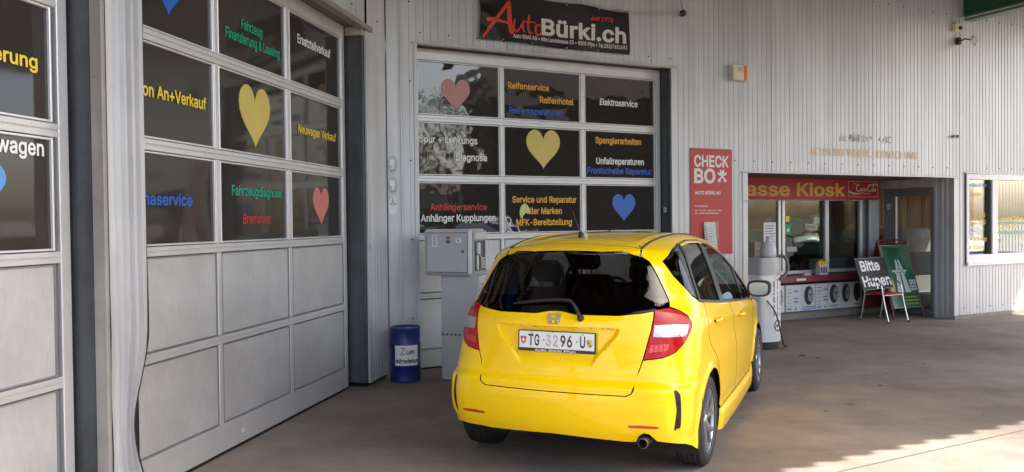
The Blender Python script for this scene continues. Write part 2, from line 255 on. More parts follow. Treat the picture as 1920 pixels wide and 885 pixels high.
for _g in '&448|237 -23 278 -12 316 7 347 33 387 81 409 120 421 156 425 178 429 244 330 244 328 207 322 173 318 159 304 131 296 120 276 99 254 83 243 78 218 69 206 67 193 66 170 69 162 71 144 80 131 92 127 98 119 113 117 131 120 148 127 163 153 191 269 277 306 312 328 342 341 378 344 405 339 438 333 455 316 484 290 507 258 524 221 532 200 534 160 529 125 517 96 496 73 468 60 435 55 399 59 366 69 336 85 308 105 280 355 -20 466 -13 185 339 163 372 159 385 157 399 158 411 163 421 169 429 177 435 188 439 201 441 220 438 225 435 237 424 239 420 242 404 240 394 237 385 222 367 128 295 59 238 38 212 23 184 15 152 14 132 20 91 27 69 49 35 65 18 101 -6 123 -15 146 -22 197 -27;+453|275 14 275 384 178 384 178 14|411 152 411 246 41 246 41 152;,188|100 -139 163 91 51 91 14 -139;-453|94 264 94 168 357 168 357 264;.188|121 -20 142 -6 157 16 161 41 157 66 142 88 121 102 95 107 70 102 49 88 34 66 29 41 34 16 49 -6 70 -20 95 -25;/249|163 553 -12 -96 86 -96 261 553;0453|257 -25 285 -18 312 -7 336 8 357 28 375 51 390 77 403 107 413 139 420 175 424 213 425 254 424 295 420 333 413 369 403 402 390 431 375 458 356 481 335 500 311 516 285 527 257 533 227 536 197 533 168 527 142 516 118 500 97 481 79 458 63 431 50 402 40 369 33 333 29 295 28 254 29 213 33 175 40 139 50 107 63 77 78 50 96 28 118 8 142 -7 168 -18 196 -25 227 -27|212 71 199 74 187 80 177 89 167 100 158 113 142 150 137 172 133 196 129 254 133 312 137 337 142 359 158 396 167 409 177 420 188 429 199 435 212 438 227 439 241 438 254 435 266 429 277 420 287 409 296 396 311 359 317 337 320 312 324 254 320 196 317 172 311 150 296 113 287 100 277 89 266 80 254 74 241 71 227 70;1453|411 -20 411 75 56 75 56 -20|192 529 66 437 71 328 216 428 192 428 192 -20 296 -20 296 529;2453|409 -20 409 77 173 77 173 52 282 166 352 246 374 280 390 311 398 341 401 373 396 415 388 436 378 456 351 489 315 514 273 530 249 534 200 534 155 524 133 514 97 488 69 453 59 432 51 410 47 387 44 342 145 342 150 386 152 394 162 412 174 425 191 434 200 437 224 439 246 437 265 431 272 427 285 415 295 399 298 392 300 371 298 352 292 335 282 316 267 295 44 55 44 -20;3453|270 -22 295 -15 338 6 357 20 373 37 387 55 399 75 407 97 411 120 413 145 411 168 407 191 399 213 388 233 374 252 357 268 338 282 317 294 293 303 266 308 239 310 191 308 202 254 392 453 392 529 50 529 50 432 268 432 268 456 137 307 137 228 221 227 238 224 266 215 285 202 299 185 303 177 308 156 308 132 306 123 298 104 284 89 277 84 256 75 232 71 194 72 163 82 148 93 137 107 134 114 125 152 21 152 27 107 33 85 42 64 55 45 85 14 105 1 147 -17 193 -26 218 -27;4453|433 85 433 183 129 183 129 160 342 527 235 529 20 164 20 85|363 -20 363 338 262 338 262 -20;5453|248 -25 273 -21 296 -13 319 -2 339 11 357 27 373 45 386 66 397 88 405 112 409 137 411 163 408 202 398 238 390 256 371 286 347 311 332 322 302 339 267 350 248 353 214 353 171 344 145 332 151 328 168 432 386 432 386 529 78 529 45 235 134 225 155 241 185 253 218 257 243 254 264 245 282 230 296 211 305 188 307 176 307 149 301 124 297 114 283 95 276 88 255 76 245 73 234 71 210 71 191 75 174 83 160 94 150 108 143 124 139 150 37 150 42 107 55 68 67 48 95 17 131 -7 152 -16 174 -22 221 -27;6453|275 -21 299 -13 320 -3 340 10 357 26 385 62 396 84 403 108 409 157 404 205 397 229 375 269 345 299 326 312 305 322 282 329 235 334 211 332 188 325 160 310 144 294 115 245 161 241 352 524 242 529 121 351 85 294 61 246 48 203 43 162 49 111 57 87 67 65 80 45 95 26 112 11 132 -3 154 -13 177 -21 201 -25 227 -27|203 72 194 75 185 79 168 93 155 111 151 121 146 146 145 158 148 184 151 194 155 204 168 221 185 235 193 239 203 242 226 245 250 242 259 239 268 235 284 221 297 203 301 194 304 183 307 157 307 145 301 121 297 111 284 93 267 79 259 75 250 72 226 69;7453|177 -20 411 444 411 529 42 529 42 432 303 432 303 453 65 -20;8453|254 -26 302 -16 326 -7 365 18 395 50 406 70 414 90 419 112 421 136 417 170 412 188 405 204 387 233 364 256 350 267 321 280 320 280 320 253 326 255 345 265 362 279 376 296 387 316 395 336 400 358 402 381 396 422 388 443 366 478 334 505 314 516 273 531 226 536 179 531 137 516 117 505 86 478 63 442 52 403 50 380 52 358 57 336 65 315 76 296 91 279 108 265 127 255 133 253 133 279 118 275 102 266 88 256 65 233 47 204 40 188 35 170 32 136 33 112 38 90 46 70 58 50 88 18 127 -7 150 -16 174 -22 226 -27|198 72 186 75 176 78 158 89 145 103 142 110 136 129 135 138 139 160 142 169 146 177 160 193 179 205 188 209 213 215 226 215 252 212 263 209 273 205 292 193 306 177 310 170 316 149 317 139 314 118 311 111 307 103 294 89 276 78 266 75 240 70 227 69|204 312 196 314 178 323 173 328 161 341 158 348 153 366 153 375 155 395 158 402 161 409 172 422 187 432 195 435 204 438 227 440 237 439 258 435 265 432 280 422 291 409 294 403 299 385 299 376 299 366 294 348 290 342 279 328 264 318 257 314 248 312 226 310;9453|177 530 153 522 113 499 81 466 67 446 57 425 49 401 43 352 49 303 56 279 77 240 108 209 128 196 170 180 218 175 242 177 265 183 293 199 309 214 337 264 291 268 101 -16 211 -20 332 157 368 214 391 262 404 305 409 347 403 397 396 422 385 444 373 464 357 482 340 498 320 511 299 522 276 530 251 534 225 536|250 437 259 434 268 429 284 416 297 397 301 387 304 377 307 350 304 325 301 315 297 305 284 287 268 274 259 270 250 266 226 264 203 266 194 270 185 274 168 288 156 305 151 315 148 326 145 352 148 377 151 388 156 397 169 416 185 429 194 434 203 437 226 440;:188|121 -20 142 -6 157 16 161 41 157 66 142 88 121 102 95 107 70 102 49 88 34 66 29 41 34 16 49 -6 70 -20 95 -25|121 255 142 270 157 291 161 316 157 342 142 363 121 377 95 382 70 377 49 363 34 342 29 316 34 291 49 270 70 255 95 250;A480|99 -20 232 365 272 498 205 498 268 296 381 -20 492 -20 290 529 187 529 -12 -20|390 122 390 219 90 219 90 122;B456|247 -20 304 -15 330 -9 353 0 373 11 391 24 405 39 418 57 433 94 437 116 437 158 428 196 410 228 387 253 360 270 332 280 335 280 335 253 357 263 388 287 404 310 411 325 417 356 417 394 413 415 398 452 373 484 339 508 317 517 294 524 268 528 40 529 40 -20|145 211 247 211 275 208 285 205 306 194 313 189 326 173 329 166 335 147 334 124 331 114 325 104 317 95 306 88 290 82 270 78 145 77|145 431 261 430 277 427 289 421 299 414 306 405 312 396 315 385 316 373 313 353 306 337 294 324 288 319 270 311 249 306 145 306;C510|308 -24 347 -14 383 1 415 22 443 49 465 81 482 117 499 180 394 180 378 134 360 110 337 91 309 79 278 73 247 74 229 78 211 84 195 93 179 105 166 118 154 134 143 153 135 175 129 198 125 225 123 254 125 283 128 310 135 334 143 355 154 374 166 390 179 404 194 415 211 424 228 431 247 434 267 436 289 434 310 430 328 423 353 406 367 392 377 375 394 328 499 328 482 392 465 429 442 460 415 487 382 508 347 523 308 533 267 536 233 533 200 527 169 516 140 501 113 481 90 458 69 432 52 402 38 369 28 333 22 295 20 254 22 213 28 175 38 139 52 106 69 76 90 50 113 27 140 8 169 -7 200 -18 233 -25 267 -27;D502|258 -18 295 -12 329 -1 360 13 389 32 413 54 434 80 451 110 465 142 474 177 480 215 482 255 480 295 474 333 465 368 451 400 434 429 414 455 390 477 363 496 332 510 299 521 263 527 226 529 73 529 73 432 247 430 270 426 291 420 309 411 325 400 339 386 351 370 361 352 369 331 374 308 378 284 378 227 374 202 369 178 361 157 351 139 339 123 324 109 308 98 289 89 267 82 243 78 76 77 76 -20 219 -20|40 529 40 -20 145 -20 145 529;E419|395 -20 395 77 145 77 145 209 375 209 375 306 145 306 145 432 392 432 392 529 40 529 40 -20;F410|145 -20 145 201 366 201 366 298 145 298 145 432 389 432 389 529 40 529 40 -20;G520|300 -25 331 -20 359 -11 386 1 411 17 433 35 452 57 468 81 481 108 491 136 496 168 498 276 263 276 263 179 441 198 397 226 390 164 386 149 370 119 348 97 320 82 305 77 268 73 248 74 229 78 212 85 195 93 180 105 166 118 154 135 143 153 135 175 129 198 125 224 125 284 128 310 135 334 143 355 154 374 166 391 179 404 194 416 210 424 228 431 246 434 265 436 299 432 327 422 351 405 371 382 381 364 394 329 500 329 483 391 466 427 444 458 416 485 383 507 347 523 307 532 265 536 231 533 198 527 167 516 138 501 112 481 88 458 68 432 51 402 38 369 28 333 22 295 20 254 22 213 28 175 38 140 51 107 68 77 89 50 112 27 139 8 168 -7 200 -18 233 -25 269 -27;H517|145 -20 145 212 372 212 372 -20 477 -20 477 529 372 529 372 309 145 309 145 529 40 529 40 -20;I300|289 -20 289 77 203 77 203 432 289 432 289 529 11 529 11 432 98 432 98 77 11 77 11 -20;J396|220 -24 253 -16 282 -2 308 18 329 44 345 74 353 108 356 145 356 529 252 529 252 146 250 126 247 111 241 98 233 88 224 80 213 75 200 71 185 70 170 71 157 75 146 80 136 88 128 98 123 111 119 126 117 193 12 193 16 108 25 74 40 44 62 18 88 -2 117 -16 150 -24 185 -27;K467|236 255 239 255 475 520 355 529 159 316 84 223 95 121|145 -20 145 529 40 529 40 -20|478 -15 229 342 163 260 362 -20;L393|381 -20 381 77 145 77 145 529 40 529 40 -20;M628|142 -20 140 416 138 477 84 477 152 284 273 -20 355 -20 486 315 541 477 487 477 484 327 484 -20 588 -20 588 529 463 529 323 165 280 29 349 29 296 194 165 529 40 529 40 -20;N523|145 -20 145 291 138 477 76 468 160 320 376 -20 483 -20 483 529 379 529 379 157 386 30 445 39 380 161 147 529 40 529 40 -20;O533|301 -25 334 -18 365 -7 394 8 421 27 444 50 464 76 482 106 496 139 505 175 511 213 513 254 511 295 505 333 496 369 482 402 465 432 444 458 421 481 394 501 365 516 334 527 301 533 267 536 233 533 200 527 169 516 140 501 113 481 90 458 69 432 52 402 38 369 28 333 22 295 20 254 22 213 28 175 38 139 52 106 69 76 90 50 113 27 140 8 169 -7 200 -18 233 -25 267 -27|247 74 229 78 211 84 195 93 180 104 166 118 154 134 143 153 135 174 129 198 125 225 123 254 125 284 129 310 135 334 143 356 154 375 166 391 180 404 195 416 211 424 229 431 247 434 267 436 287 434 305 431 322 424 339 416 354 405 368 391 380 375 390 356 399 335 405 311 409 284 410 254 409 225 405 198 399 174 390 153 380 134 368 118 354 104 339 93 322 84 305 78 287 74 267 73;P445|145 -20 145 432 249 431 277 425 287 421 304 408 315 392 322 371 324 361 324 335 319 313 310 294 296 280 276 269 265 266 232 262 89 262 89 166 236 166 265 167 293 172 319 179 342 190 362 203 380 218 395 236 408 257 423 299 427 324 427 372 423 396 408 438 395 459 380 476 362 492 342 505 319 516 293 523 265 527 40 529 40 -20;Q533|391 -68 497 -62 323 179 216 174|301 -25 334 -18 365 -7 394 8 421 27 444 50 464 76 482 106 496 139 505 175 511 213 513 254 511 295 505 333 496 369 482 402 465 432 444 458 421 481 394 501 365 516 334 527 301 533 267 536 233 533 200 527 169 516 140 501 113 481 90 458 69 432 52 402 38 369 28 333 22 295 20 254 22 213 28 175 38 139 52 106 69 76 90 50 113 27 140 8 169 -7 200 -18 233 -25 267 -27|247 74 229 78 211 84 195 93 180 104 166 118 154 134 143 153 135 174 129 198 125 225 123 254 125 284 129 310 135 334 143 356 154 375 166 391 180 404 195 416 211 424 229 431 247 434 267 436 287 434 305 431 322 424 339 416 354 405 368 391 380 375 390 356 399 335 405 311 409 284 410 254 409 225 405 198 399 174 390 153 380 134 368 118 354 104 339 93 322 84 305 78 287 74 267 73;R449|145 -20 145 432 250 431 278 426 288 422 305 410 316 395 323 375 324 365 324 340 320 319 311 302 298 290 278 281 250 276 233 275 76 275 76 178 237 178 293 183 319 190 342 199 362 211 380 226 396 243 408 262 424 304 428 328 428 376 424 400 408 442 396 462 381 479 363 494 342 506 319 516 294 523 266 527 40 529 40 -20|460 -19 315 249 198 248 341 -20;S447|281 -24 308 -17 332 -7 372 18 389 34 403 53 414 72 422 93 427 116 428 139 424 176 412 207 394 233 371 254 346 270 319 282 270 298 218 312 168 331 146 347 138 360 136 366 136 384 141 399 151 413 166 425 175 429 186 433 211 438 245 437 262 434 277 428 291 421 301 412 309 402 314 390 321 358 423 358 419 401 413 422 405 442 393 461 363 492 325 516 302 525 278 531 227 536 176 531 151 525 108 505 73 477 59 459 47 440 38 419 33 396 32 372 34 344 42 319 55 295 72 275 94 257 119 243 147 230 239 203 287 186 311 171 320 161 325 148 325 130 319 112 307 97 289 84 279 79 253 72 210 70 173 78 163 82 146 94 133 109 129 116 121 157 14 157 27 90 36 68 47 49 62 31 79 15 119 -9 143 -18 195 -28 224 -29;T449|173 432 173 -20 277 -20 277 432 437 432 437 529 12 529 12 432;U517|290 -27 319 -22 347 -14 373 -2 396 12 417 29 435 48 450 70 462 93 470 119 476 145 477 172 477 529 373 529 373 179 372 163 365 135 351 111 343 102 321 86 293 75 259 72 225 75 197 86 174 102 166 111 152 135 145 163 144 179 144 529 40 529 40 172 42 145 47 119 55 93 67 70 83 48 101 29 121 12 145 -2 170 -14 198 -22 228 -27 259 -28;V480|292 -20 492 529 380 529 248 144 208 11 275 11 211 213 98 529 -12 529 190 -20;W686|246 -20 337 318 355 391 374 495 312 495 332 387 348 318 440 -20 545 -20 696 529 588 529 491 150 464 20 522 20 494 150 395 529 291 529 192 150 165 20 222 20 183 201 98 529 -10 529 140 -20;X474|102 -20 198 118 242 186 276 250 199 249 251 154 371 -20 486 -16 252 307 252 218 476 524 363 529 255 372 235 339 200 273 275 274 221 372 115 529 -1 524 224 216 224 305 -12 -16;Y472|288 -20 288 203 486 526 370 529 263 355 233 302 193 210 280 210 240 301 209 355 102 529 -14 526 183 203 183 -20;Z438|419 -20 419 77 152 77 63 73 92 -1 150 69 417 455 417 529 20 529 20 432 286 432 375 435 346 509 290 442 22 53 22 -20;a389|193 -26 209 -22 236 -12 266 10 282 32 257 32 257 -20 357 -20 357 252 353 294 340 330 321 357 309 368 283 385 244 399 195 404 177 404 144 399 110 389 80 372 53 349 40 333 12 279 110 250 124 277 132 286 150 300 175 309 196 311 216 309 231 304 242 296 245 293 252 281 255 266 255 253 254 251 256 253 239 248 175 240 121 230 93 222 67 210 44 194 26 172 19 157 11 126 11 87 22 50 42 19 69 -4 87 -14 121 -25 160 -29|152 67 137 71 126 77 118 84 114 93 112 105 114 119 115 121 122 129 141 140 179 148 235 156 266 163 255 158 255 129 250 112 241 96 227 82 208 72 184 66 171 65;b424|255 -27 280 -21 303 -13 324 -1 344 15 361 32 376 53 388 76 398 102 405 129 409 158 409 219 405 249 398 276 388 301 375 324 361 344 343 362 324 377 302 389 279 398 254 403 210 404 177 397 161 390 130 368 108 339 134 339 134 529 33 529 33 -20 132 -20 132 39 108 39 123 18 151 -7 177 -20 194 -25 229 -28|194 71 183 75 174 81 156 99 150 109 139 137 133 171 133 189 136 226 139 241 150 269 156 278 174 296 182 301 207 309 219 310 248 306 258 302 267 296 285 277 291 267 302 239 307 207 308 189 307 172 302 139 291 110 285 100 267 81 258 76 233 68 221 67;c396|238 -26 266 -20 293 -9 318 5 339 23 358 45 372 69 389 116 293 141 275 100 258 82 236 71 207 67 178 71 168 75 148 90 133 112 127 124 119 154 116 187 119 221 127 252 133 264 149 286 157 294 168 301 179 306 191 309 223 309 242 304 262 291 277 273 291 238 388 263 371 309 356 334 338 355 316 372 292 386 266 396 237 402 207 404 180 403 154 398 129 389 106 377 85 362 67 344 51 323 38 300 27 274 20 247 16 218 14 187 16 157 20 128 27 101 38 76 51 53 67 33 85 15 106 -1 129 -13 154 -21 180 -27 207 -28;d424|231 -25 248 -20 274 -7 302 18 317 39 293 39 293 -20 392 -20 392 529 291 529 291 339 316 339 295 368 263 390 247 397 214 404 170 403 145 398 122 389 101 377 81 362 64 345 49 324 37 301 27 276 20 249 15 219 15 158 20 129 27 101 36 76 49 53 64 32 81 15 100 -1 122 -13 145 -21 170 -27 196 -28|177 71 167 75 158 81 140 100 133 110 122 139 119 154 116 189 119 224 122 239 133 267 139 277 157 296 166 301 191 309 205 310 218 309 242 301 251 296 269 278 275 269 286 241 289 226 292 189 289 153 286 137 275 109 268 99 250 81 241 75 231 71 205 67;e404|252 -25 272 -20 290 -14 322 3 349 25 361 39 378 68 391 105 294 129 280 99 266 82 247 72 222 67 197 67 184 69 173 73 152 86 135 104 128 115 123 127 117 160 116 210 119 237 127 261 140 281 157 297 179 307 205 310 231 307 251 297 268 281 273 273 284 247 287 234 294 169 358 227 55 241 55 149 391 149 391 195 387 244 383 268 367 308 346 341 319 367 289 386 256 398 206 405 178 403 151 397 127 389 104 376 84 361 66 342 50 322 37 298 27 273 20 246 16 217 14 187 16 157 20 128 27 101 38 76 51 53 67 32 85 14 106 -1 130 -13 156 -21 183 -27 212 -28;f254|-14 399 -14 307 248 307 248 399|162 -20 162 417 164 436 169 446 178 451 195 454 211 452 241 444 268 535 226 547 188 550 171 549 141 543 113 530 89 510 71 483 65 466 61 433 61 -20;g425|232 -170 277 -162 318 -145 337 -133 353 -118 367 -101 378 -81 386 -59 391 -35 392 -9 392 399 293 399 293 339 318 339 303 359 285 376 249 397 215 404 196 404 170 403 146 398 123 389 101 377 82 362 64 345 50 325 37 302 27 277 20 250 15 221 15 161 20 132 27 106 37 81 50 59 65 40 83 23 102 9 124 -1 146 -9 170 -14 195 -15 231 -12 261 -3 284 12 302 28 316 48 291 48 291 -5 290 -24 286 -39 279 -50 270 -59 258 -67 243 -73 227 -76 193 -77 171 -73 154 -66 142 -57 106 -15 21 -63 58 -114 81 -135 96 -144 127 -158 145 -164 165 -168 207 -171|177 83 167 87 157 92 139 109 133 118 122 144 119 158 116 193 119 226 122 240 133 268 140 278 158 296 166 301 191 309 204 310 232 306 242 302 251 296 269 279 275 269 286 242 292 210 292 193 289 157 286 142 282 129 269 107 252 91 243 87 218 80 206 79;h410|136 253 144 273 156 289 171 300 179 304 199 308 226 308 238 304 249 299 258 291 266 281 271 268 275 254 276 -20 377 -20 376 266 367 310 358 330 336 363 305 386 268 400 228 405 204 403 181 398 160 390 140 378 122 363 107 343 94 320 73 267 134 267 134 529 33 529 33 -20 134 -20 134 226;i167|134 -20 134 399 33 399 33 -20|108 427 128 440 142 459 147 483 142 507 128 527 108 540 84 544 60 540 40 527 26 507 21 483 26 459 40 440 60 427 84 422;j167|32 -39 28 -54 21 -62 10 -66 -30 -67 -30 -164 41 -159 59 -154 88 -138 101 -126 119 -100 126 -83 133 -49 134 399 33 399|107 427 128 440 142 459 146 483 142 507 128 527 107 540 83 544 60 540 39 527 25 507 21 483 25 459 39 440 60 427 83 422;k381|185 179 192 179 386 390 276 399 112 232 90 232 98 110|134 -20 134 529 33 529 33 -20|401 -14 193 259 121 187 284 -20;l189|205 -14 186 76 147 72 138 73 137 74 135 81 134 99 134 529 33 529 34 62 39 41 47 22 59 6 75 -7 94 -16 116 -21 140 -22;m610|134 -20 134 237 136 261 144 280 148 286 160 298 174 306 200 310 223 306 231 302 239 296 246 289 250 281 253 272 254 -20 355 -20 355 246 357 266 360 273 367 287 378 298 392 306 399 308 418 310 441 307 460 297 466 290 471 282 474 270 476 -20 577 -20 576 278 567 320 548 354 522 380 490 397 456 405 436 406 403 403 373 393 358 386 333 368 313 344 304 329 284 275 347 275 335 320 327 341 315 359 301 375 284 389 264 399 242 404 205 406 165 395 150 387 127 370 108 347 99 332 79 275 132 275 132 399 33 399 33 -20;n410|136 253 144 273 156 289 171 300 179 304 199 308 226 308 238 304 249 299 258 291 266 281 271 268 275 254 276 -20 377 -20 376 266 367 310 358 331 335 363 305 386 268 400 228 405 204 403 181 398 160 390 140 378 122 363 107 343 94 320 73 267 132 267 132 399 33 399 33 -20 134 -20 134 226;o415|235 -27 261 -21 286 -13 309 -1 330 15 348 33 364 53 377 76 388 101 395 128 400 157 401 187 400 218 395 247 388 274 377 300 364 323 348 344 330 362 309 377 286 389 261 398 235 403 207 404 180 403 154 398 129 389 106 377 85 362 67 344 51 323 38 300 27 274 20 247 16 218 14 187 16 157 20 128 27 101 38 76 51 53 67 33 85 15 106 -1 129 -13 154 -21 180 -27 207 -28|178 71 168 75 158 81 140 101 133 111 122 140 119 154 116 188 117 204 122 236 133 265 140 275 158 295 168 301 178 305 207 310 237 305 248 301 257 295 276 275 282 265 293 236 299 204 299 187 299 171 293 139 282 111 276 101 257 81 248 75 236 70 223 68 208 67;p424|134 -163 134 39 108 39 131 9 163 -14 178 -21 211 -27 255 -27 280 -21 303 -13 324 -1 344 15 361 32 376 53 388 76 398 102 405 129 409 158 409 219 405 249 398 276 388 301 375 324 361 344 343 362 324 377 302 389 279 398 255 403 229 404 193 401 176 396 140 376 122 359 108 339 132 339 132 399 33 399 33 -163|194 71 183 75 174 81 156 99 150 109 139 137 133 171 133 189 136 226 139 241 150 269 156 278 174 296 182 301 207 309 219 310 248 306 258 302 267 296 285 277 291 267 302 239 307 207 308 189 307 172 302 139 291 110 285 100 267 81 258 76 233 68 221 67;q424|392 399 293 399 293 339 317 339 302 359 285 376 249 396 231 401 196 404 170 403 145 398 122 389 101 377 81 362 64 345 49 324 37 301 27 276 20 249 15 219 15 158 20 129 27 101 36 76 49 53 64 32 81 15 100 -1 122 -13 145 -21 170 -27 213 -27 232 -25 262 -14 294 9 316 39 291 39 291 -163 392 -163|177 71 167 75 158 81 140 100 133 110 122 139 119 154 116 189 119 224 122 239 133 267 139 277 157 296 166 301 191 309 205 310 218 309 242 301 251 296 269 278 275 269 286 241 289 226 292 189 289 153 286 137 275 109 268 99 250 81 241 75 231 71 205 67;r259|134 -20 134 236 136 257 139 265 143 273 154 287 169 297 176 300 197 305 206 306 263 300 263 404 194 404 158 393 141 384 114 359 104 341 132 341 132 399 33 399 33 -20;s365|206 -27 248 -19 268 -12 302 8 328 35 339 52 350 86 351 107 349 129 344 150 334 169 321 185 304 200 284 212 260 221 151 250 137 259 131 267 129 278 130 284 132 289 135 294 152 305 174 312 202 311 222 305 236 293 246 278 256 254 351 275 332 325 323 340 304 363 290 375 262 391 244 397 208 404 187 404 165 403 125 396 90 380 60 357 39 328 32 310 27 274 29 251 34 230 44 211 58 194 75 180 96 167 144 151 219 133 236 125 240 121 243 118 247 108 247 96 245 92 233 79 211 69 198 66 167 66 144 72 128 83 117 101 107 130 10 109 27 55 36 39 47 24 72 2 89 -8 122 -21 142 -25 182 -28;t227|-14 399 -14 307 224 307 224 399|45 92 47 68 53 45 63 24 78 7 97 -7 118 -17 142 -22 168 -24 195 -23 237 -14 217 76 171 70 157 72 151 75 148 83 147 88 146 491 45 491;u410|206 -24 228 -19 249 -11 269 0 287 16 302 35 316 59 337 112 278 112 278 -20 377 -20 377 399 276 399 276 154 273 127 266 106 254 90 248 85 230 75 222 73 200 70 185 72 172 75 161 81 152 89 144 99 139 111 135 126 134 145 134 399 33 399 33 138 37 91 43 69 62 32 89 4 123 -15 161 -24 182 -25;v389|240 -20 401 399 291 399 205 161 157 1 232 1 184 161 98 399 -12 399 149 -20;w567|214 -20 282 220 316 358 251 358 300 166 353 -20 444 -20 572 399 465 399 394 140 366 21 427 21 401 140 332 399 237 399 166 139 140 21 200 21 173 141 102 399 -4 399 123 -20;x379|102 -20 165 75 236 200 142 199 214 75 276 -20 388 -16 202 235 202 148 382 395 271 399 216 316 144 188 238 188 164 316 111 399 -1 395 177 150 178 239 -9 -16;y389|61 -163 92 -165 135 -159 171 -140 201 -108 222 -66 401 399 291 399 205 161 157 1 232 1 184 161 98 399 -12 399 141 -1 124 -48 111 -64 104 -68 96 -70 47 -64 23 -153;z380|359 -20 359 76 146 76 146 53 353 324 353 399 28 399 28 303 234 303 234 326 22 53 22 -20;Ä480|99 -20 232 365 272 498 205 498 268 296 381 -20 492 -20 290 529 187 529 -12 -20|390 122 390 219 90 219 90 122|335 556 355 570 368 589 372 612 368 636 355 655 335 669 312 673 288 669 269 655 255 636 251 612 255 589 269 570 288 556 312 552|191 556 211 570 224 589 229 612 224 636 211 655 191 669 168 673 145 669 125 655 111 636 107 612 111 589 125 570 145 556 168 552;Ö533|301 -25 334 -18 365 -7 394 8 421 27 444 50 464 76 482 106 496 139 505 175 511 213 513 254 511 295 505 333 496 369 482 402 465 432 444 458 421 481 394 501 365 516 334 527 301 533 267 536 233 533 200 527 169 516 140 501 113 481 90 458 69 432 52 402 38 369 28 333 22 295 20 254 22 213 28 175 38 139 52 106 69 76 90 50 113 27 140 8 169 -7 200 -18 233 -25 267 -27|247 74 229 78 211 84 195 93 180 104 166 118 154 134 143 153 135 174 129 198 125 225 123 254 125 284 129 310 135 334 143 356 154 375 166 391 180 404 195 416 211 424 229 431 247 434 267 436 287 434 305 431 322 424 339 416 354 405 368 391 380 375 390 356 399 335 405 311 409 284 410 254 409 225 405 198 399 174 390 153 380 134 368 118 354 104 339 93 322 84 305 78 287 74 267 73|362 556 382 570 395 589 400 612 395 636 382 655 362 669 339 673 316 669 296 655 283 636 278 612 283 589 296 570 316 556 339 552|219 556 238 570 252 589 256 612 252 636 238 655 219 669 195 673 172 669 152 655 139 636 134 612 139 589 152 570 172 556 195 552;Ü517|290 -27 319 -22 347 -14 373 -2 396 12 417 29 435 48 450 70 462 93 470 119 476 145 477 172 477 529 373 529 373 179 372 163 365 135 351 111 343 102 321 86 293 75 259 72 225 75 197 86 174 102 166 111 152 135 145 163 144 179 144 529 40 529 40 172 42 145 47 119 55 93 67 70 83 48 101 29 121 12 145 -2 170 -14 198 -22 228 -27 259 -28|354 556 374 570 387 589 391 612 387 636 374 655 354 669 331 673 308 669 288 655 274 636 270 612 274 589 288 570 308 556 331 552|210 556 230 570 243 589 248 612 243 636 230 655 210 669 187 673 164 669 144 655 131 636 126 612 131 589 144 570 164 556 187 552;ä389|193 -26 209 -22 236 -12 266 10 282 32 257 32 257 -20 357 -20 357 252 353 294 340 330 321 357 309 368 283 385 244 399 195 404 177 404 144 399 110 389 80 372 53 349 40 333 12 279 110 250 124 277 132 286 150 300 175 309 196 311 216 309 231 304 242 296 245 293 252 281 255 266 255 253 254 251 256 253 239 248 175 240 121 230 93 222 67 210 44 194 26 172 19 157 11 126 11 87 22 50 42 19 69 -4 87 -14 121 -25 160 -29|152 67 137 71 126 77 118 84 114 93 112 105 114 119 115 121 122 129 141 140 179 148 235 156 266 163 255 158 255 129 250 112 241 96 227 82 208 72 184 66 171 65|284 427 304 440 317 460 322 483 317 506 304 526 284 539 261 544 238 539 218 526 205 506 200 483 205 460 218 440 238 427 261 422|141 427 160 440 174 460 178 483 174 506 160 526 141 539 117 544 94 539 74 526 61 506 56 483 61 460 74 440 94 427 117 422;ö415|235 -27 261 -21 286 -13 309 -1 330 15 348 33 364 53 377 76 388 101 395 128 400 157 401 187 400 218 395 247 388 274 377 300 364 323 348 344 330 362 309 377 286 389 261 398 235 403 207 404 180 403 154 398 129 389 106 377 85 362 67 344 51 323 38 300 27 274 20 247 16 218 14 187 16 157 20 128 27 101 38 76 51 53 67 33 85 15 106 -1 129 -13 154 -21 180 -27 207 -28|178 71 168 75 158 81 140 101 133 111 122 140 119 154 116 188 117 204 122 236 133 265 140 275 158 295 168 301 178 305 207 310 237 305 248 301 257 295 276 275 282 265 293 236 299 204 299 187 299 171 293 139 282 111 276 101 257 81 248 75 236 70 223 68 208 67|303 427 322 440 335 460 340 483 335 506 322 526 303 539 279 544 256 539 236 526 223 506 218 483 223 460 236 440 256 427 279 422|159 427 178 440 192 460 196 483 192 506 178 526 159 539 136 544 112 539 93 526 79 506 75 483 79 460 93 440 112 427 136 422;ü410|206 -24 228 -19 249 -11 269 0 287 16 302 35 316 59 337 112 278 112 278 -20 377 -20 377 399 276 399 276 154 273 127 266 106 254 90 248 85 230 75 222 73 200 70 185 72 172 75 161 81 152 89 144 99 139 111 135 126 134 145 134 399 33 399 33 138 37 91 43 69 62 32 89 4 123 -15 161 -24 182 -25|300 427 320 440 333 460 338 483 333 506 320 526 300 539 277 544 254 539 234 526 220 506 216 483 220 460 234 440 254 427 277 422|156 427 176 440 189 460 194 483 189 506 176 526 156 539 133 544 110 539 90 526 77 506 72 483 77 460 90 440 110 427 133 422;•389|212 74 244 82 260 90 286 110 306 136 314 152 319 168 324 201 322 220 314 251 306 268 286 293 260 313 244 322 212 330 194 331 161 327 144 321 129 313 103 293 83 268 74 251 66 220 65 201 69 168 75 152 83 136 103 110 129 90 144 82 161 77 194 72'.split(';'):
    _p = _g[1:].split('|'); GLYPHS[_g[0]] = (int(_p[0]), [[int(t) for t in l.split()] for l in _p[1:]])
_GT = {}
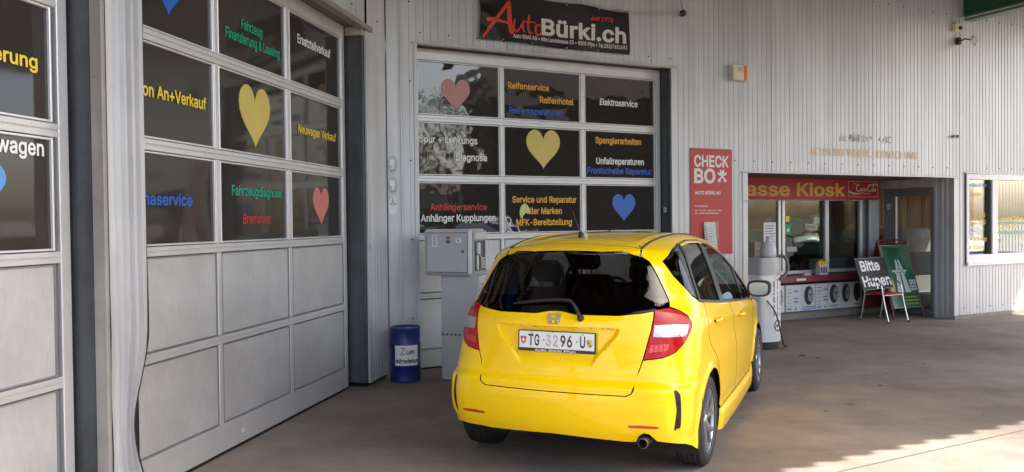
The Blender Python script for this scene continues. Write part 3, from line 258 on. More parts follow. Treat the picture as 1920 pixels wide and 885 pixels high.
def _embolden(P, w):
    out = []; n = len(P)
    for i in range(n):
        a, b, c = P[i-1], P[i], P[(i+1) % n]; d1 = (b[0]-a[0], b[1]-a[1]); d2 = (c[0]-b[0], c[1]-b[1]); l1 = math.hypot(*d1)+1e-9; l2 = math.hypot(*d2)+1e-9
        m = (d1[1]/l1+d2[1]/l2, -d1[0]/l1-d2[0]/l2); q = (m[0]**2+m[1]**2)/2; k = w/max(q, .55); out.append((b[0]+m[0]*k, b[1]+m[1]*k))
    return out
def text_mesh(body, shear=0., spacing=1., extra=0.):
    V, Fc, x = [], [], 0.
    for ch in body:
        if ch == ' ': x += .20; continue
        adv, loops = GLYPHS[ch]
        key = (ch, extra)
        if key not in _GT:
            L2 = [[(l[i]/1000, l[i+1]/1000) for i in range(0, len(l), 2)] for l in loops]; _GT[key] = fill_slabs([_embolden(l, extra) for l in L2] if extra else L2)
        pts, tri = _GT[key]; k = len(V); V += [(x+q[0]+q[1]*shear, q[1], 0) for q in pts]
        Fc += [tuple(i+k for i in t) for t in tri]; x += adv/1000*spacing+extra*1.6
    me = bpy.data.meshes.new('lettering'); me.from_pydata(V, [], Fc); me.update(); return me
def text(body, x0, x1, z, cap, m, parent, y=-.003, bold=.012, shear=0., name='lettering', align=True, keep=False, spacing=1., M4=None, label=None):
    """flat lettering in the parent's x-z plane; x0..x1 wide, baseline z, capital height cap"""
    me = text_mesh(body, shear, spacing, max(0, bold-.02)*.30); n = len(me.vertices); co = np.empty(n*3); me.vertices.foreach_get('co', co); co = co.reshape(-1, 3)
    a, b = co[:, 0].min(), co[:, 0].max(); k = cap/.53
    kx = (x1-x0)/(b-a) if not keep else k
    out = np.stack([x0+(co[:, 0]-a)*kx, np.full(n, y), z+co[:, 1]*k], 1)
    if M4 is not None:
        out = np.array([(M4 @ Vector(p))[:] for p in out])
    me.vertices.foreach_set('co', out.reshape(-1)); me.update(); me.materials.clear()
    return link(name, me, parent, m, label)
def heart_pts(x0, x1, z0, z1, n=36):
    P = []
    for i in range(n):
        t = 2*math.pi*i/n; x = 16*math.sin(t)**3; yv = 13*math.cos(t)-5*math.cos(2*t)-2*math.cos(3*t)-math.cos(4*t)
        P.append((x, yv))
    ys = [p[1] for p in P]; lo, hi = min(ys), max(ys)
    return [((x0+x1)/2+p[0]/32*(x1-x0), z0+((p[1]-lo)/(hi-lo))**1.12*(z1-z0)) for p in P]
def flat(poly, y, name, m, parent, label=None, t=.0012):
    return MB().prism(poly, y, y+t).build(name, m, parent, label)
def PM(s, n=0, z=0): v = dM*s+nM*(C_M+n); return (v.x, v.y, z)
def PL(s, n=0, z=0): v = dL*s+nL*(C_L+n); return (v.x, v.y, z)

# ---------------------------------------------------------------- ground
def ground():
    me = bpy.data.meshes.new('ground'); S = 400
    me.from_pydata([(-S, -S, 0), (S, -S, 0), (S, S, 0), (-S, S, 0)], [], [(0, 1, 2, 3)])
    m = mat('concrete_floor', (.255, .225, .200), .8, 0, spec=.22, bump=(85, .5, .005))
    t = m.node_tree; N = t.nodes.new; Lk = t.links.new; b = t.nodes['Principled BSDF']; tc = [x for x in t.nodes if x.type == 'TEX_COORD'][0]
    def noise(sc, det, rg=.6, mp=None):
        n = N('ShaderNodeTexNoise'); n.inputs['Scale'].default_value = sc; n.inputs['Detail'].default_value = det; n.inputs['Roughness'].default_value = rg
        if mp:
            q = N('ShaderNodeMapping'); q.inputs['Scale'].default_value = mp; q.inputs['Rotation'].default_value = (0, 0, .5); Lk(tc.outputs['Object'], q.inputs[0]); Lk(q.outputs[0], n.inputs['Vector'])
        else: Lk(tc.outputs['Object'], n.inputs['Vector'])
        return n.outputs[0]
    def ramp(fac, lo, hi, a, c):
        r_ = N('ShaderNodeMapRange'); r_.inputs[1].default_value = lo; r_.inputs[2].default_value = hi; r_.inputs[3].default_value = a; r_.inputs[4].default_value = c; Lk(fac, r_.inputs[0]); return r_.outputs[0]
    cur = None
    for fac in (ramp(noise(.55, 6), .35, .65, .74, 1.22), ramp(noise(2.6, 7, .7), .35, .7, 1.12, .86), ramp(noise(170, 2), .3, .7, .80, 1.18),
                ramp(noise(1.0, 6, .65, (.5, 2.5, 1)), .55, .72, 1.0, .80), ramp(noise(26, 3), .70, .76, 1.0, .72)):
        mx = N('ShaderNodeMix'); mx.data_type = 'RGBA'; mx.blend_type = 'MULTIPLY'; mx.inputs[0].default_value = 1
        if cur is None: mx.inputs[6].default_value = (.262, .212, .172, 1)
        else: Lk(cur, mx.inputs[6])
        Lk(fac, mx.inputs[7]); cur = mx.outputs[2]
    # sparse oil spots
    v = N('ShaderNodeTexVoronoi'); v.inputs['Scale'].default_value = .9; Lk(tc.outputs['Object'], v.inputs['Vector'])
    mx = N('ShaderNodeMix'); mx.data_type = 'RGBA'; mx.blend_type = 'MULTIPLY'; mx.inputs[0].default_value = 1; Lk(cur, mx.inputs[6]); Lk(ramp(v.outputs['Distance'], .02, .06, .55, 1.0), mx.inputs[7]); cur = mx.outputs[2]
    Lk(cur, b.inputs['Base Color'])
    rr = ramp(noise(1.7, 5), .3, .7, .55, .85); Lk(rr, b.inputs['Roughness'])
    g = link('ground', me, None, m); g['kind'] = 'structure'
    # saw-cut joint in the slab and little dark chips / leaves
    j = MB()
    a = Vector((1.2, 4.58, 0)); c = Vector((9.6, 9.0, 0)); d = (c-a).normalized(); n = Vector((-d.y, d.x, 0))*.004
    j.add([a-n+Vector((0, 0, .004)), c-n+Vector((0, 0, .004)), c+n+Vector((0, 0, .004)), a+n+Vector((0, 0, .004))], [(0, 1, 2, 3)])
    for a, c in ((Vector((3.87, 9.3, 0)), Vector((5.6, 7.1, 0))), (Vector((-1.2, 6.6, 0)), Vector((.2, 5.9, 0)))):
        d = (c-a).normalized(); n = Vector((-d.y, d.x, 0)); k = 26; L_ = [a+(c-a)*(i/k)+n*(.012*math.sin(i*1.7)+.010*math.sin(i*.6)) for i in range(k+1)]
        j.add([q for p in L_ for q in (p-n*.0022+Vector((0, 0, .004)), p+n*.0022+Vector((0, 0, .004)))], [(2*i, 2*i+2, 2*i+3, 2*i+1) for i in range(k)])
    o = j.build('slab_joint', mat('joint_filler', (.12, .10, .09), .9)); o['kind'] = 'structure'
    mb = MB()
    spots = [(3.43, 9.35, .05), (4.555, 8.754, .02), (3.883, 8.234, .02), (3.547, 7.631, .03), (2.626, 6.635, .02), (3.55, 9.2, .03)]
    for _ in range(70): spots.append((random.uniform(-2, 6), random.uniform(4.6, 11), random.uniform(.004, .012)))
    for x, y, r_ in spots:
        k = 6; a0 = random.random()*6; mb.add([(x+r_*math.cos(a0+2*math.pi*i/k)*random.uniform(.7, 1.3), y+.5*r_*math.sin(a0+2*math.pi*i/k), .004+r_*.1) for i in range(k)]+[(x, y, .006+r_*.25)], [(i, (i+1) % k, k) for i in range(k)])
    o = mb.build('floor_debris', mat('dirt_chips', (.05, .042, .035), .9)); o['kind'] = 'stuff'; o['label'] = 'small dark chips and leaves scattered over the concrete floor'; o['category'] = 'debris'
ground()
def sheet(name, n0, n1, z, m):
    V = [dM*s+nM*(C_M+n)+Vector((0, 0, z)) for s, n in ((-300, n0), (300, n0), (300, n1), (-300, n1))]
    me = bpy.data.meshes.new(name); me.from_pydata(V, [], [(0, 1, 2, 3)]); o = link(name, me, None, m); o['kind'] = 'structure'
sheet('street', -26, -9.0, .004, mat('bounce_cut_asphalt', (.055, .053, .052), .85, bump=(60, .4, .004), var=(1.5, .2)))  # unseen dark asphalt added to cut light bounced onto the upper wall
sheet('meadow', -250, -26, .004, mat('meadow_green', (.05, .085, .025), .9, var=(.4, .3)))  # unseen grass added beyond it, also darker than the concrete
# ---------------------------------------------------------------- facades (one building)
TOP = 5.32
WP = .084
bld = thing('workshop_building', 'long grey metal clad workshop and kiosk building with ribbed aluminium walls', 'building')
fM = bpy.data.objects.new('facade_with_kiosk', None); fL = bpy.data.objects.new('facade_with_two_gates', None)
def in_frame(me, which, s0, n0=0):
    A, fn = (A_M, PM) if which == 'M' else (A_L, PL)
    Mx = Matrix.Translation(Vector(fn(s0, n0))) @ Matrix.Rotation(A, 4, 'Z'); me.transform(Mx); return me
bpy.data.objects.remove(fM); bpy.data.objects.remove(fL)
def bpart(mb, which, name, m, label=None):
    return link(name, in_frame(mb.mesh(name), which, 0), bld, m, label)
OFF = -.2
def clad_mesh(sa, sb, za, zb, off=OFF):
    k0 = math.floor(sa/WP)-1; pts = []
    for k in range(k0, k0+int((sb-sa)/WP)+4):
        for dx, dy in ((0, 0), (.070, 0), (.0725, .0055), (.0800, .0055)): pts.append((k*WP+dx, dy))
    def yat(x):
        for (a, b), (c, d) in zip(pts, pts[1:]):
            if a <= x <= c: return b+(d-b)*(x-a)/(c-a+1e-9)
        return 0
    pp = [(sa, yat(sa))]+[p for p in pts if sa < p[0] < sb]+[(sb, yat(sb))]
    n = len(pp); V = [(x, off+y, za) for x, y in pp]+[(x, off+y, zb) for x, y in pp]
    mb = MB(); mb.add(V, [(i, i+1, n+i+1, n+i) for i in range(n-1)])
    mb.add([(x, off+y, za) for x, y in pp]+[(x, off+.04, za) for x, y in pp], [(i, n+i, n+i+1, i+1) for i in range(n-1)])
    return mb
def mesh_keep(mb, name):
    me = bpy.data.meshes.new(name); me.from_pydata(mb.v, [], mb.f); me.validate(); return me
SHW = WP*12
def clad(which, sa, sb, za, zb):
    k = math.floor(sa/SHW+1e-6)
    while k*SHW < sb-1e-6:
        a, b = max(sa, k*SHW+.001), min(sb, (k+1)*SHW-.001)
        if b-a > .01:
            mb = clad_mesh(a, b, za, zb, OFF+(.0015 if k % 2 else 0))
            link('cladding_sheet', in_frame(mesh_keep(mb, 'cladding_sheet'), which, 0), bld, CLAD)
        k += 1
DT = 3.58      # underside of the cladding above the doors
KT = 2.275      # kiosk opening height
# wall M: left strip, above door, right strip, above kiosk, right of kiosk with window hole
clad('M', 2.72, 2.93, 0.03, TOP); clad('M', 2.93, 6.42, DT, TOP); clad('M', 6.42, 7.54, .03, TOP)
clad('M', 7.54, 11.96, KT, TOP); clad('M', 12.01, 12.26, .06, TOP); clad('M', 11.96, 12.01, KT, TOP); clad('M', 12.26, 16.6, 2.33, TOP); clad('M', 12.26, 16.6, .06, .87); clad('M', 16.6, 17.05, .06, TOP)
# wall L: strip between gates, above gates, right strip
clad('L', -3.0, 3.70, DT, TOP); clad('L', 3.70, 4.02, DT, TOP); clad('L', 4.02, 7.40, DT, TOP); clad('L', 7.47, 7.97, .04, TOP); clad('L', -9, .20, .03, DT); clad('L', -9, -3.0, DT, TOP)
# corner flashings
bpart(MB().box(2.598, 2.72, OFF-.002, OFF+.05, .02, TOP, .004), 'M', 'corner_flashing', FLASH)
bpart(MB().box(2.745, 2.765, OFF-.012, OFF, .02, TOP, .003), 'M', 'downpipe_strip', FLASH)
bpart(MB().box(2.90, 2.945, OFF-.01, OFF+.02, .02, DT, .003), 'M', 'door_flashing', FLASH)
bpart(MB().box(6.35, 6.43, OFF-.008, OFF+.03, .02, DT+.02, .003), 'M', 'door_flashing', FLASH)
bpart(MB().box(7.53, 7.62, OFF-.008, OFF+.03, .02, KT-.4, .003).box(7.528, 7.622, OFF-.010, OFF+.03, KT-.395, KT, .003), 'M', 'recess_flashing', FLASH)
bpart(MB().box(11.945, 12.015, OFF-.006, OFF+.03, .03, KT-.002, .003), 'M', 'recess_flashing', FLASH)
bpart(MB().box(11.94, 12.60, OFF-.02, OFF+.03, .0, .055, .003).box(12.60, 17.05, OFF-.02, OFF+.03, .0, .055, .003), 'M', 'base_flashing', CONC)
# drip trims
bpart(MB().box(2.88, 6.46, OFF-.03, OFF+.05, DT-.022, DT-.002, .003), 'M', 'drip_trim', FLASH)
bpart(MB().box(7.50, 12.07, OFF-.03, OFF+.05, KT-.018, KT-.002, .003), 'M', 'drip_trim', FLASH)
bpart(MB().box(-3, 7.52, OFF-.04, OFF+.05, DT-.05, DT-.002, .003), 'L', 'drip_trim', mat('beige_trim', (.30, .265, .235), .5, .2, var=(4, .12)))
# lintel soffits and reveals
bpart(MB().box(2.88, 6.45, OFF+.05, .10, DT-.012, DT+.05), 'M', 'lintel_soffit', SOFFIT)
bpart(MB().box(-3, 7.45, OFF+.05, .10, DT-.016, DT+.05), 'L', 'lintel_soffit', mat('grey_soffit', (.16, .145, .13), .6, .2, var=(3, .15)))
bpart(MB().box(6.33, 6.352, OFF-.002, .12, 0, DT-.014), 'M', 'door_reveal', STEEL)
bpart(MB().box(2.905, 2.925, OFF+.03, .12, 0, DT-.014), 'M', 'door_reveal', STEEL)
bpart(MB().box(7.37, 7.42, OFF+.02, .12, .05, DT-.10, .004), 'L', 'door_reveal', STEEL)
bpart(MB().box(7.372, 7.43, OFF+.02, .12, DT-.10, DT-.018, .004), 'L', 'reveal_head', FLASH)
bpart(MB().box(7.415, 7.475, OFF-.006, OFF+.02, .04, DT-.05, .004), 'L', 'door_flashing', FLASH)
bpart(MB().box(3.675, 3.70, OFF+.075, .12, 0, DT-.018), 'L', 'door_reveal', STEEL)
bpart(MB().box(3.672, 3.70, OFF-.002, OFF+.073, 0, DT-.018, .004), 'L', 'reveal_flashing', mat('stained_flashing', (.33, .305, .29), .5, .2, var=(5, .12), streak=(8, .2, .1), wear=(14, .66, (.2, .14, .10))))
# dented column cover between the two left gates: a profiled sheet pushed in near the floor
def dent(z, s):
    k = max(0, 1-abs(z-.50)/.55); k = k*k*(3-2*k)
    w = max(0, min(1, (s-3.74)/.26)); return -.085*k*w, .06*k*w
prof = [(3.700, 0), (3.742, 0), (3.745, -.012), (3.758, -.012), (3.761, 0), (3.805, 0), (3.811, -.022), (3.826, -.022), (3.832, .006), (3.868, .006), (3.874, -.022), (3.889, -.022), (3.895, .006), (3.935, .006), (3.941, -.02), (3.956, -.02), (3.962, .002), (4.005, .002), (4.018, .018), (4.020, .20)]
zs = [0.0, .06, .12, .18, .24, .30, .36, .42, .48, .54, .60, .68, .76, .84, .92, 1.05, 1.3, 1.7, 2.2, 2.8, 3.2, DT-.05]
V = []; Fc = []; n = len(prof)
for z in zs:
    for s_, y_ in prof:
        a, b = dent(z, s_); a += .004*math.sin(z*9+s_*30)*(z < 1.1); V.append((s_+a, OFF+y_+b*.6-.004, z))
for i in range(len(zs)-1):
    for j in range(n-1): Fc.append((i*n+j, i*n+j+1, (i+1)*n+j+1, (i+1)*n+j))
mb = MB(); mb.add(V, Fc); link('dented_column_cover', in_frame(mesh_keep(mb, 'dented_column_cover'), 'L', 0), bld, FLASH)
pts = []
for z in np.linspace(.0, DT-.06, 40):
    a, b = dent(z, 4.02); pts.append((4.03+a*1.05+.01*math.sin(z*2.2), OFF+.02+b*.6, z))
bpart(MB().tube(pts, .008, 8), 'L', 'loose_rubber_seal', SEAL)
bpart(MB().tube([(p[0]-.022, p[1]-.006, p[2]) for p in pts], .006, 8), 'L', 'loose_rubber_seal', SEAL)
# structural mass behind the cladding (keeps light out), with openings for kiosk and window
back = MB().box(2.7, 6.34, .13, .3, 0, 3.55).box(2.4, 17.04, OFF+.06, .3, DT+.08, TOP)
back.box(6.36, 7.54, OFF+.05, .3, 0, DT+.07).box(7.54, 11.96, OFF+.06, .9, KT+.03, DT+.07).box(11.98, 12.24, OFF+.05, .12, 0, DT+.07).box(12.25, 17.04, OFF+.05, .1, 0, .84).box(12.25, 17.04, OFF+.05, .1, 2.36, DT+.07).box(16.63, 17.04, OFF+.05, .1, .85, 2.35)
bpart(back, 'M', 'inner_wall', DARK)
bpart(MB().box(-9, 8.3, .13, .3, 0, 3.55).box(-9, 8.2, OFF+.06, .3, DT+.08, TOP).box(7.44, 8.0, OFF+.05, .12, 0, DT+.07).box(3.71, 4.0, OFF+.06, .12, 0, DT-.02).box(-9, .2, OFF+.05, .12, 0, DT), 'L', 'inner_wall', DARK)
# screws
scr = MB()
def screw(mb, s, z, off=OFF):
    mb.lathe([(.0001, off-.009), (.006, off-.009), (.006, off-.004), (.010, off-.003), (.010, off)], 6, 'y', (s, 0, z))
s = 3.0
for s in np.arange(2.98, 6.6, .336): screw(scr, s, DT+.10)
for s in np.arange(7.403, 12.1, .336): screw(scr, s, KT+.14)
for s in np.arange(6.4, 17, .336): screw(scr, s, 4.83)
for s in np.arange(12.2, 17, .336): screw(scr, s, .17)
for s in np.arange(12.78, 16.6, .336): screw(scr, s, 2.43)
for z in np.arange(.6, 5, .85): screw(scr, 2.86, z)
o = bpart(scr, 'M', 'screw_heads', SEAL); o['kind'] = 'stuff'
scr = MB()
for s in np.arange(-2, 7.9, .336): screw(scr, s, DT+.12)
o = bpart(scr, 'L', 'screw_heads', SEAL); o['kind'] = 'stuff'

# ---------------------------------------------------------------- canopy
can = thing('forecourt_canopy', 'high brown ceilinged canopy with dark green fascia over the forecourt', 'canopy', PM(0, 0, 0), A_M)
CZ = 5.34; SE = 16.75; NE = -7.45
prof = []; k = -44
x = -12.0
while x < SE:
    prof += [(x, 0), (x+.11, 0), (x+.15, .09), (x+.24, .09)]; x += .28
n = len(prof); V = [(a, NE-.05, CZ+b) for a, b in prof]+[(a, 1.5, CZ+b) for a, b in prof]+[(a, NE-.05, CZ+b+.02) for a, b in prof]+[(a, 1.5, CZ+b+.02) for a, b in prof]
mb = MB(); mb.add(V, [(i, i+1, n+i+1, n+i) for i in range(n-1)]+[(2*n+i, 3*n+i, 3*n+i+1, 2*n+i+1) for i in range(n-1)]+[(i, 2*n+i, 2*n+i+1, i+1) for i in range(n-1)])
link('roof_deck', mesh_keep(mb, 'roof_deck'), can, mat('brown_roof_sheet', (.07, .040, .025), .6, .0, var=(2, .15)))
MB().box(-12, SE-.1, NE+.25, 1.5, CZ+.13, CZ+.30).build('roof_slab', mat('roof_top', (.3, .3, .3), .8), can)
for n_ in (-7.0, -4.6, -2.2): 
    MB().box(-12, SE-.1, n_-.05, n_+.05, CZ-.20, CZ-.005, .004).build('ceiling_beam', mat('brown_beam', (.14, .09, .065), .5), can)
GREEN = mat('green_fascia', (.008, .085, .035), .38, 0, var=(3, .08))
MB().box(12.16, 12.24, NE+.2, OFF-.02, 4.83, CZ-.01, .006).build('green_fascia', GREEN, can)
GT = mat('pale_green_gutter', (.16, .22, .17), .4, .3)
MB().box(12.13, 12.30, NE+.2, OFF-.05, 4.745, 4.79, .008).box(12.125, 12.155, NE+.2, OFF-.05, 4.805, 4.825, .004).build('gutter', GT, can)
MB().box(12.9, 13.6, -4.5, -2.5, 5.0, 5.1, .01).build('white_ceiling_panel', WHITE, can)  # white box standing in for the lit white ceiling beyond the fascia
for s_, n_ in ((16.0, -7.0), (-3.0, -7.0)):
    MB().box(s_-.12, s_+.12, n_-.12, n_+.12, 0, CZ-.2, .01).build('column', mat('column_paint', (.35, .36, .36), .5), can)

# ---------------------------------------------------------------- sectional garage doors
ROWS = [(.22, .78, 0), (.85, 1.43, 0), (1.50, 2.08, 1), (2.16, 2.75, 1), (2.83, 3.43, 1)]
RAILS = [(.02, .215), (.785, .845), (1.435, 1.495), (2.085, 2.155), (2.755, 2.825), (3.435, 3.56)]
def gate(which, S0, cols, S1, label, texts, group):
    A, fn = (A_M, PM) if which == 'M' else (A_L, PL)
    t = thing('sectional_garage_door', label, 'garage door', fn(S0), A, group); W_ = S1-S0
    shared = {}
    for a, b in RAILS:
        mb = MB(); mid = (a+b)/2
        if b-a < .1 and a > .5:     # two mating section rails with a finger joint
            mb.box(0.05, W_-.05, -.012, .03, a, mid-.003, .003).box(.05, W_-.05, -.012, .03, mid+.003, b, .003).box(.05, W_-.05, -.004, .03, mid-.004, mid+.004)
        else: mb.box(.05, W_-.05, -.012, .03, a, b, .004)
        mb.build('section_rail', ALU, t)
    for a in (0, W_-.07): MB().box(a, a+.07, -.014, .032, .02, 3.56, .004).build('side_stile', ALU, t)
    MB().box(-.03, W_+.03, -.01, .03, 0, .018).build('bottom_seal', SEAL, t)
    MB().box(W_+.001, W_+.04, -.006, .05, 0, 3.56).box(-.04, -.001, -.006, .05, 0, 3.56).build('track_gap', SEAL, t)
    panes = []
    for r_, (z0, z1, g) in enumerate(ROWS):
        for c_, (a, b) in enumerate(cols):
            x0, x1 = a-S0, b-S0
            if c_: 
                pm = cols[c_-1][1]-S0; MB().box(pm+.004, x0-.004, -.010, .03, z0-.004, z1+.004, .004).build('mullion', ALU, t)
            if g:
                key = ('g', round(b-a, 3))
                MB().box(x0, x1, .012, .018, z0, z1).box(x0, x0, 0, 0, 0, 0) if False else None
                # slightly bowed double-skin acrylic pane (grid mesh)
                nx, nz = 10, 6; amp = .0025*(1 if (r_+c_) % 2 else -1); V = []; 
                for j in range(nz+1):
                    for i in range(nx+1):
                        u, v = i/nx, j/nz; V.append((x0+(x1-x0)*u, .010+amp*16*u*(1-u)*v*(1-v), z0+(z1-z0)*v))
                mb = MB(); mb.add(V, [(j*(nx+1)+i, j*(nx+1)+i+1, (j+1)*(nx+1)+i+1, (j+1)*(nx+1)+i) for j in range(nz) for i in range(nx)], True)
                me = mesh_keep(mb, 'window_pane'); me.polygons.foreach_set('use_smooth', [True]*len(me.polygons))
                p = link('window_pane', me, t, PANE if which == 'M' else PANE2); panes.append(((x0, x1, z0, z1), p))
                w = .012; mb = MB()
                mb.box(x0, x0+w, -.008, .012, z0, z1, .003).box(x1-w, x1, -.008, .012, z0, z1, .003).box(x0+w, x1-w, -.008, .012, z0, z0+w, .003).box(x0+w, x1-w, -.008, .012, z1-w, z1, .003)
                mb.build('glazing_bead', BEAD, p)
            else:
                w = .008
                p = MB().box(x0+.004, x1-.004, .002, .02, z0+.004, z1-.004, .003).build('infill_panel', PANEL, t)
                MB().box(x0, x0+w, -.007, .014, z0, z1).box(x1-w, x1, -.007, .014, z0, z1).box(x0+w, x1-w, -.007, .014, z0, z0+w).box(x0+w, x1-w, -.007, .014, z1-w, z1).build('panel_gasket', mat('grey_gasket', (.22, .22, .22), .5, .2), p)
                link('panel_backing', MB().box(x0, x1, .021, .03, z0, z1).mesh('b'), p, DARK)
    def pane_at(x, z):
        return min(panes, key=lambda q: (max(q[0][0]-x, 0, x-q[0][1])**2+max(q[0][2]-z, 0, z-q[0][3])**2))[1]
    for tx in texts:
        if tx[0] == 'heart':
            _, m_, a, b, z1, z0 = tx; flat(heart_pts(a-S0, b-S0, z0, z1), .0055, 'heart_sticker', m_, pane_at((a+b)/2-S0, (z0+z1)/2))
        else:
            s_, c_, a, b, z, cap = tx; text(s_, a-S0, b-S0, z, cap, LET[c_], pane_at((a+b)/2-S0, z+.03), y=.0055, bold=.014)
    return t
H_FAD = mat('faded_heart', (.50, .24, .22), .4, var=(5, .08)); H_SAL = mat('salmon_heart', (.62, .20, .17), .4, var=(5, .08)); H_YEL = mat('yellow_heart', (.62, .50, .12), .4, var=(5, .06)); H_BLU = mat('blue_heart', (.015, .13, .50), .4); H_LBL = mat('light_blue_heart', (.10, .30, .68), .4)
g3 = gate('M', 2.94, [(3.01, 4.02), (4.07, 5.12), (5.18, 6.24)], 6.32, 'grey sectional garage door under the black banner, tyre and body service words on its windows',
 [("Reifenservice", "orange", 4.14, 4.69, 3.192, 0.075), ("Reifenhotel", "orange", 4.56, 5.03, 3.047, 0.075), ("Reifenreparaturen", "blue", 4.15, 4.87, 2.904, 0.075), ("Elektroservice", "white", 5.41, 5.98, 3.072, 0.078),
  ("Spur + Lenkungs", "white", 3.03, 3.74, 2.524, 0.077), ("Diagnose", "white", 3.47, 3.86, 2.333, 0.078), ("Spenglerarbeiten", "orange", 5.34, 6.03, 2.595, 0.078), ("Unfallreparaturen", "white", 5.35, 6.07, 2.339, 0.078),
  ("Frontscheibe Reparatur", "blue", 5.22, 6.19, 2.218, 0.078), ("Anhängerservice", "red", 3.15, 3.85, 1.769, 0.075), ("Anhänger Kupplungen", "white", 3.04, 3.96, 1.643, 0.078), ("Service und Reparatur", "orange", 4.18, 5.06, 1.857, 0.075),
  ("aller Marken", "orange", 4.37, 4.85, 1.722, 0.075), ("MFK-Bereitstellung", "orange", 4.23, 4.99, 1.587, 0.075),
  ('heart', H_FAD, 3.298, 3.655, 3.251, 2.894), ('heart', H_YEL, 4.372, 4.834, 2.726, 2.258), ('heart', H_BLU, 5.583, 5.933, 1.966, 1.622)], 'grey sectional garage doors with window panes')
flat([(1.333, 1.78-.05), (1.345, 1.80), (1.375, 1.835), (1.41, 1.845), (1.445, 1.82), (1.47, 1.78), (1.474, 1.735), (1.42, 1.735), (1.38, 1.70), (1.375, 1.665), (1.35, 1.675)], .0045, 'round_sticker', mat('pale_green_sticker', (.58, .62, .22), .5, var=(40, .2)), g3)
g2 = gate('L', 3.99, [(4.04, 5.04), (5.10, 6.115), (6.18, 7.25)], 7.32, 'grey sectional garage door on the left wall nearest the corner, yellow heart at its middle',
 [("Fahrzeug", "green", 5.44, 5.75, 3.094, 0.075), ("Finanzierung & Leasing", "green", 5.22, 6.03, 2.985, 0.075), ("Ersatzteilverkauf", "white", 6.36, 7.04, 3.192, 0.078), ("Occasion An+Verkauf", "yellow", 3.98, 4.96, 2.42, 0.078),
  ("Neuwagen Verkauf", "yellow", 6.35, 7.14, 2.415, 0.075), ("Klimaservice", "blue", 4.11, 4.78, 1.755, 0.075), ("Fahrzeugdiagnose", "green", 5.27, 6.03, 1.845, 0.073), ("Bremstest", "red", 5.42, 5.84, 1.635, 0.075),
  ('heart', H_BLU, 4.39, 4.72, 3.30, 2.965), ('heart', H_YEL, 5.386, 5.857, 2.689, 2.216), ('heart', H_SAL, 6.62, 6.956, 1.959, 1.614)], 'grey sectional garage doors with window panes')
g1 = gate('L', .30, [(.37, 1.38), (1.44, 2.46), (2.52, 3.55)], 3.65, 'grey sectional garage door cut off by the left edge of the picture, blue heart on glass',
 [("Versicherung", "yellow", 2.83, 3.47, 2.418, 0.070), ("Mietwagen", "white", 3.02, 3.50, 1.985, 0.078), ('heart', H_LBL, 2.93, 3.262, 1.935, 1.69), ('heart', H_YEL, 1.7, 2.17, 2.69, 2.22)], 'grey sectional garage doors with window panes')
MB().box(1.34, 1.39, -.016, -.012, .09, .12, .001).build('door_type_plate', BEAD, g2)
# ---------------------------------------------------------------- kiosk recess
KN = 1.15; KX0, KX1 = 7.62, 11.95
bpart(MB().box(7.54, 11.97, OFF+.06, KN+.25, KT+.001, KT+.02), 'M', 'recess_ceiling', SOFFIT)
bpart(MB().box(7.56, 7.62, OFF+.03, KN+.2, 0, KT), 'M', 'recess_side_wall', CLAD)
# right side wall of the recess: ribbed strip, then the shop door in the same plane
V = []; pr = []
y = OFF+.03
while y < .06: pr += [(y, 0), (y+.055, 0), (y+.06, .012), (y+.075, .012)]; y += WP
n = len(pr); mb = MB(); mb.add([(11.952+b, a, .05) for a, b in pr]+[(11.952+b, a, KT) for a, b in pr], [(i, i+1, n+i+1, n+i) for i in range(n-1)])
link('cladding_sheet', in_frame(mesh_keep(mb, 'cladding_sheet'), 'M', 0), bld, CLAD)
bpart(MB().box(11.97, 12.02, OFF+.04, .12, 0, KT), 'M', 'recess_side_wall', FLASH)
bpart(MB().box(11.93, 12.0, .105, .135, 0, KT).box(11.93, 12.0, .135, KN+.1, 2.14, KT), 'M', 'door_surround', CLAD)
for k in range(10):
    a = .15+k*.088; bpart(MB().box(11.918, 11.93, a, a+.06, 2.145, KT-.002), 'M', 'cladding_rib', CLAD)
# back wall under and beside the windows
bpart(MB().box(7.62, 11.93, KN+.03, KN+.12, 0, .72).box(11.46, 11.93, KN+.04, KN+.12, .72, KT).box(7.62, 11.46, KN+.03, KN+.12, 1.99, KT), 'M', 'kiosk_back_wall', STEEL)
bpart(MB().box(7.62, 11.93, KN-.06, KN+.03, 0, .145, .006), 'M', 'kiosk_plinth', CONC)
bpart(MB().box(11.50, 11.56, KN-.0, KN+.038, .72, 1.99, .004), 'M', 'wall_post', mat('mid_grey_post', (.20, .21, .21), .4, .3))
bpart(MB().box(11.66, 11.90, KN-.01, KN+.038, .0, 2.2, .005), 'M', 'wall_post', FLASH)
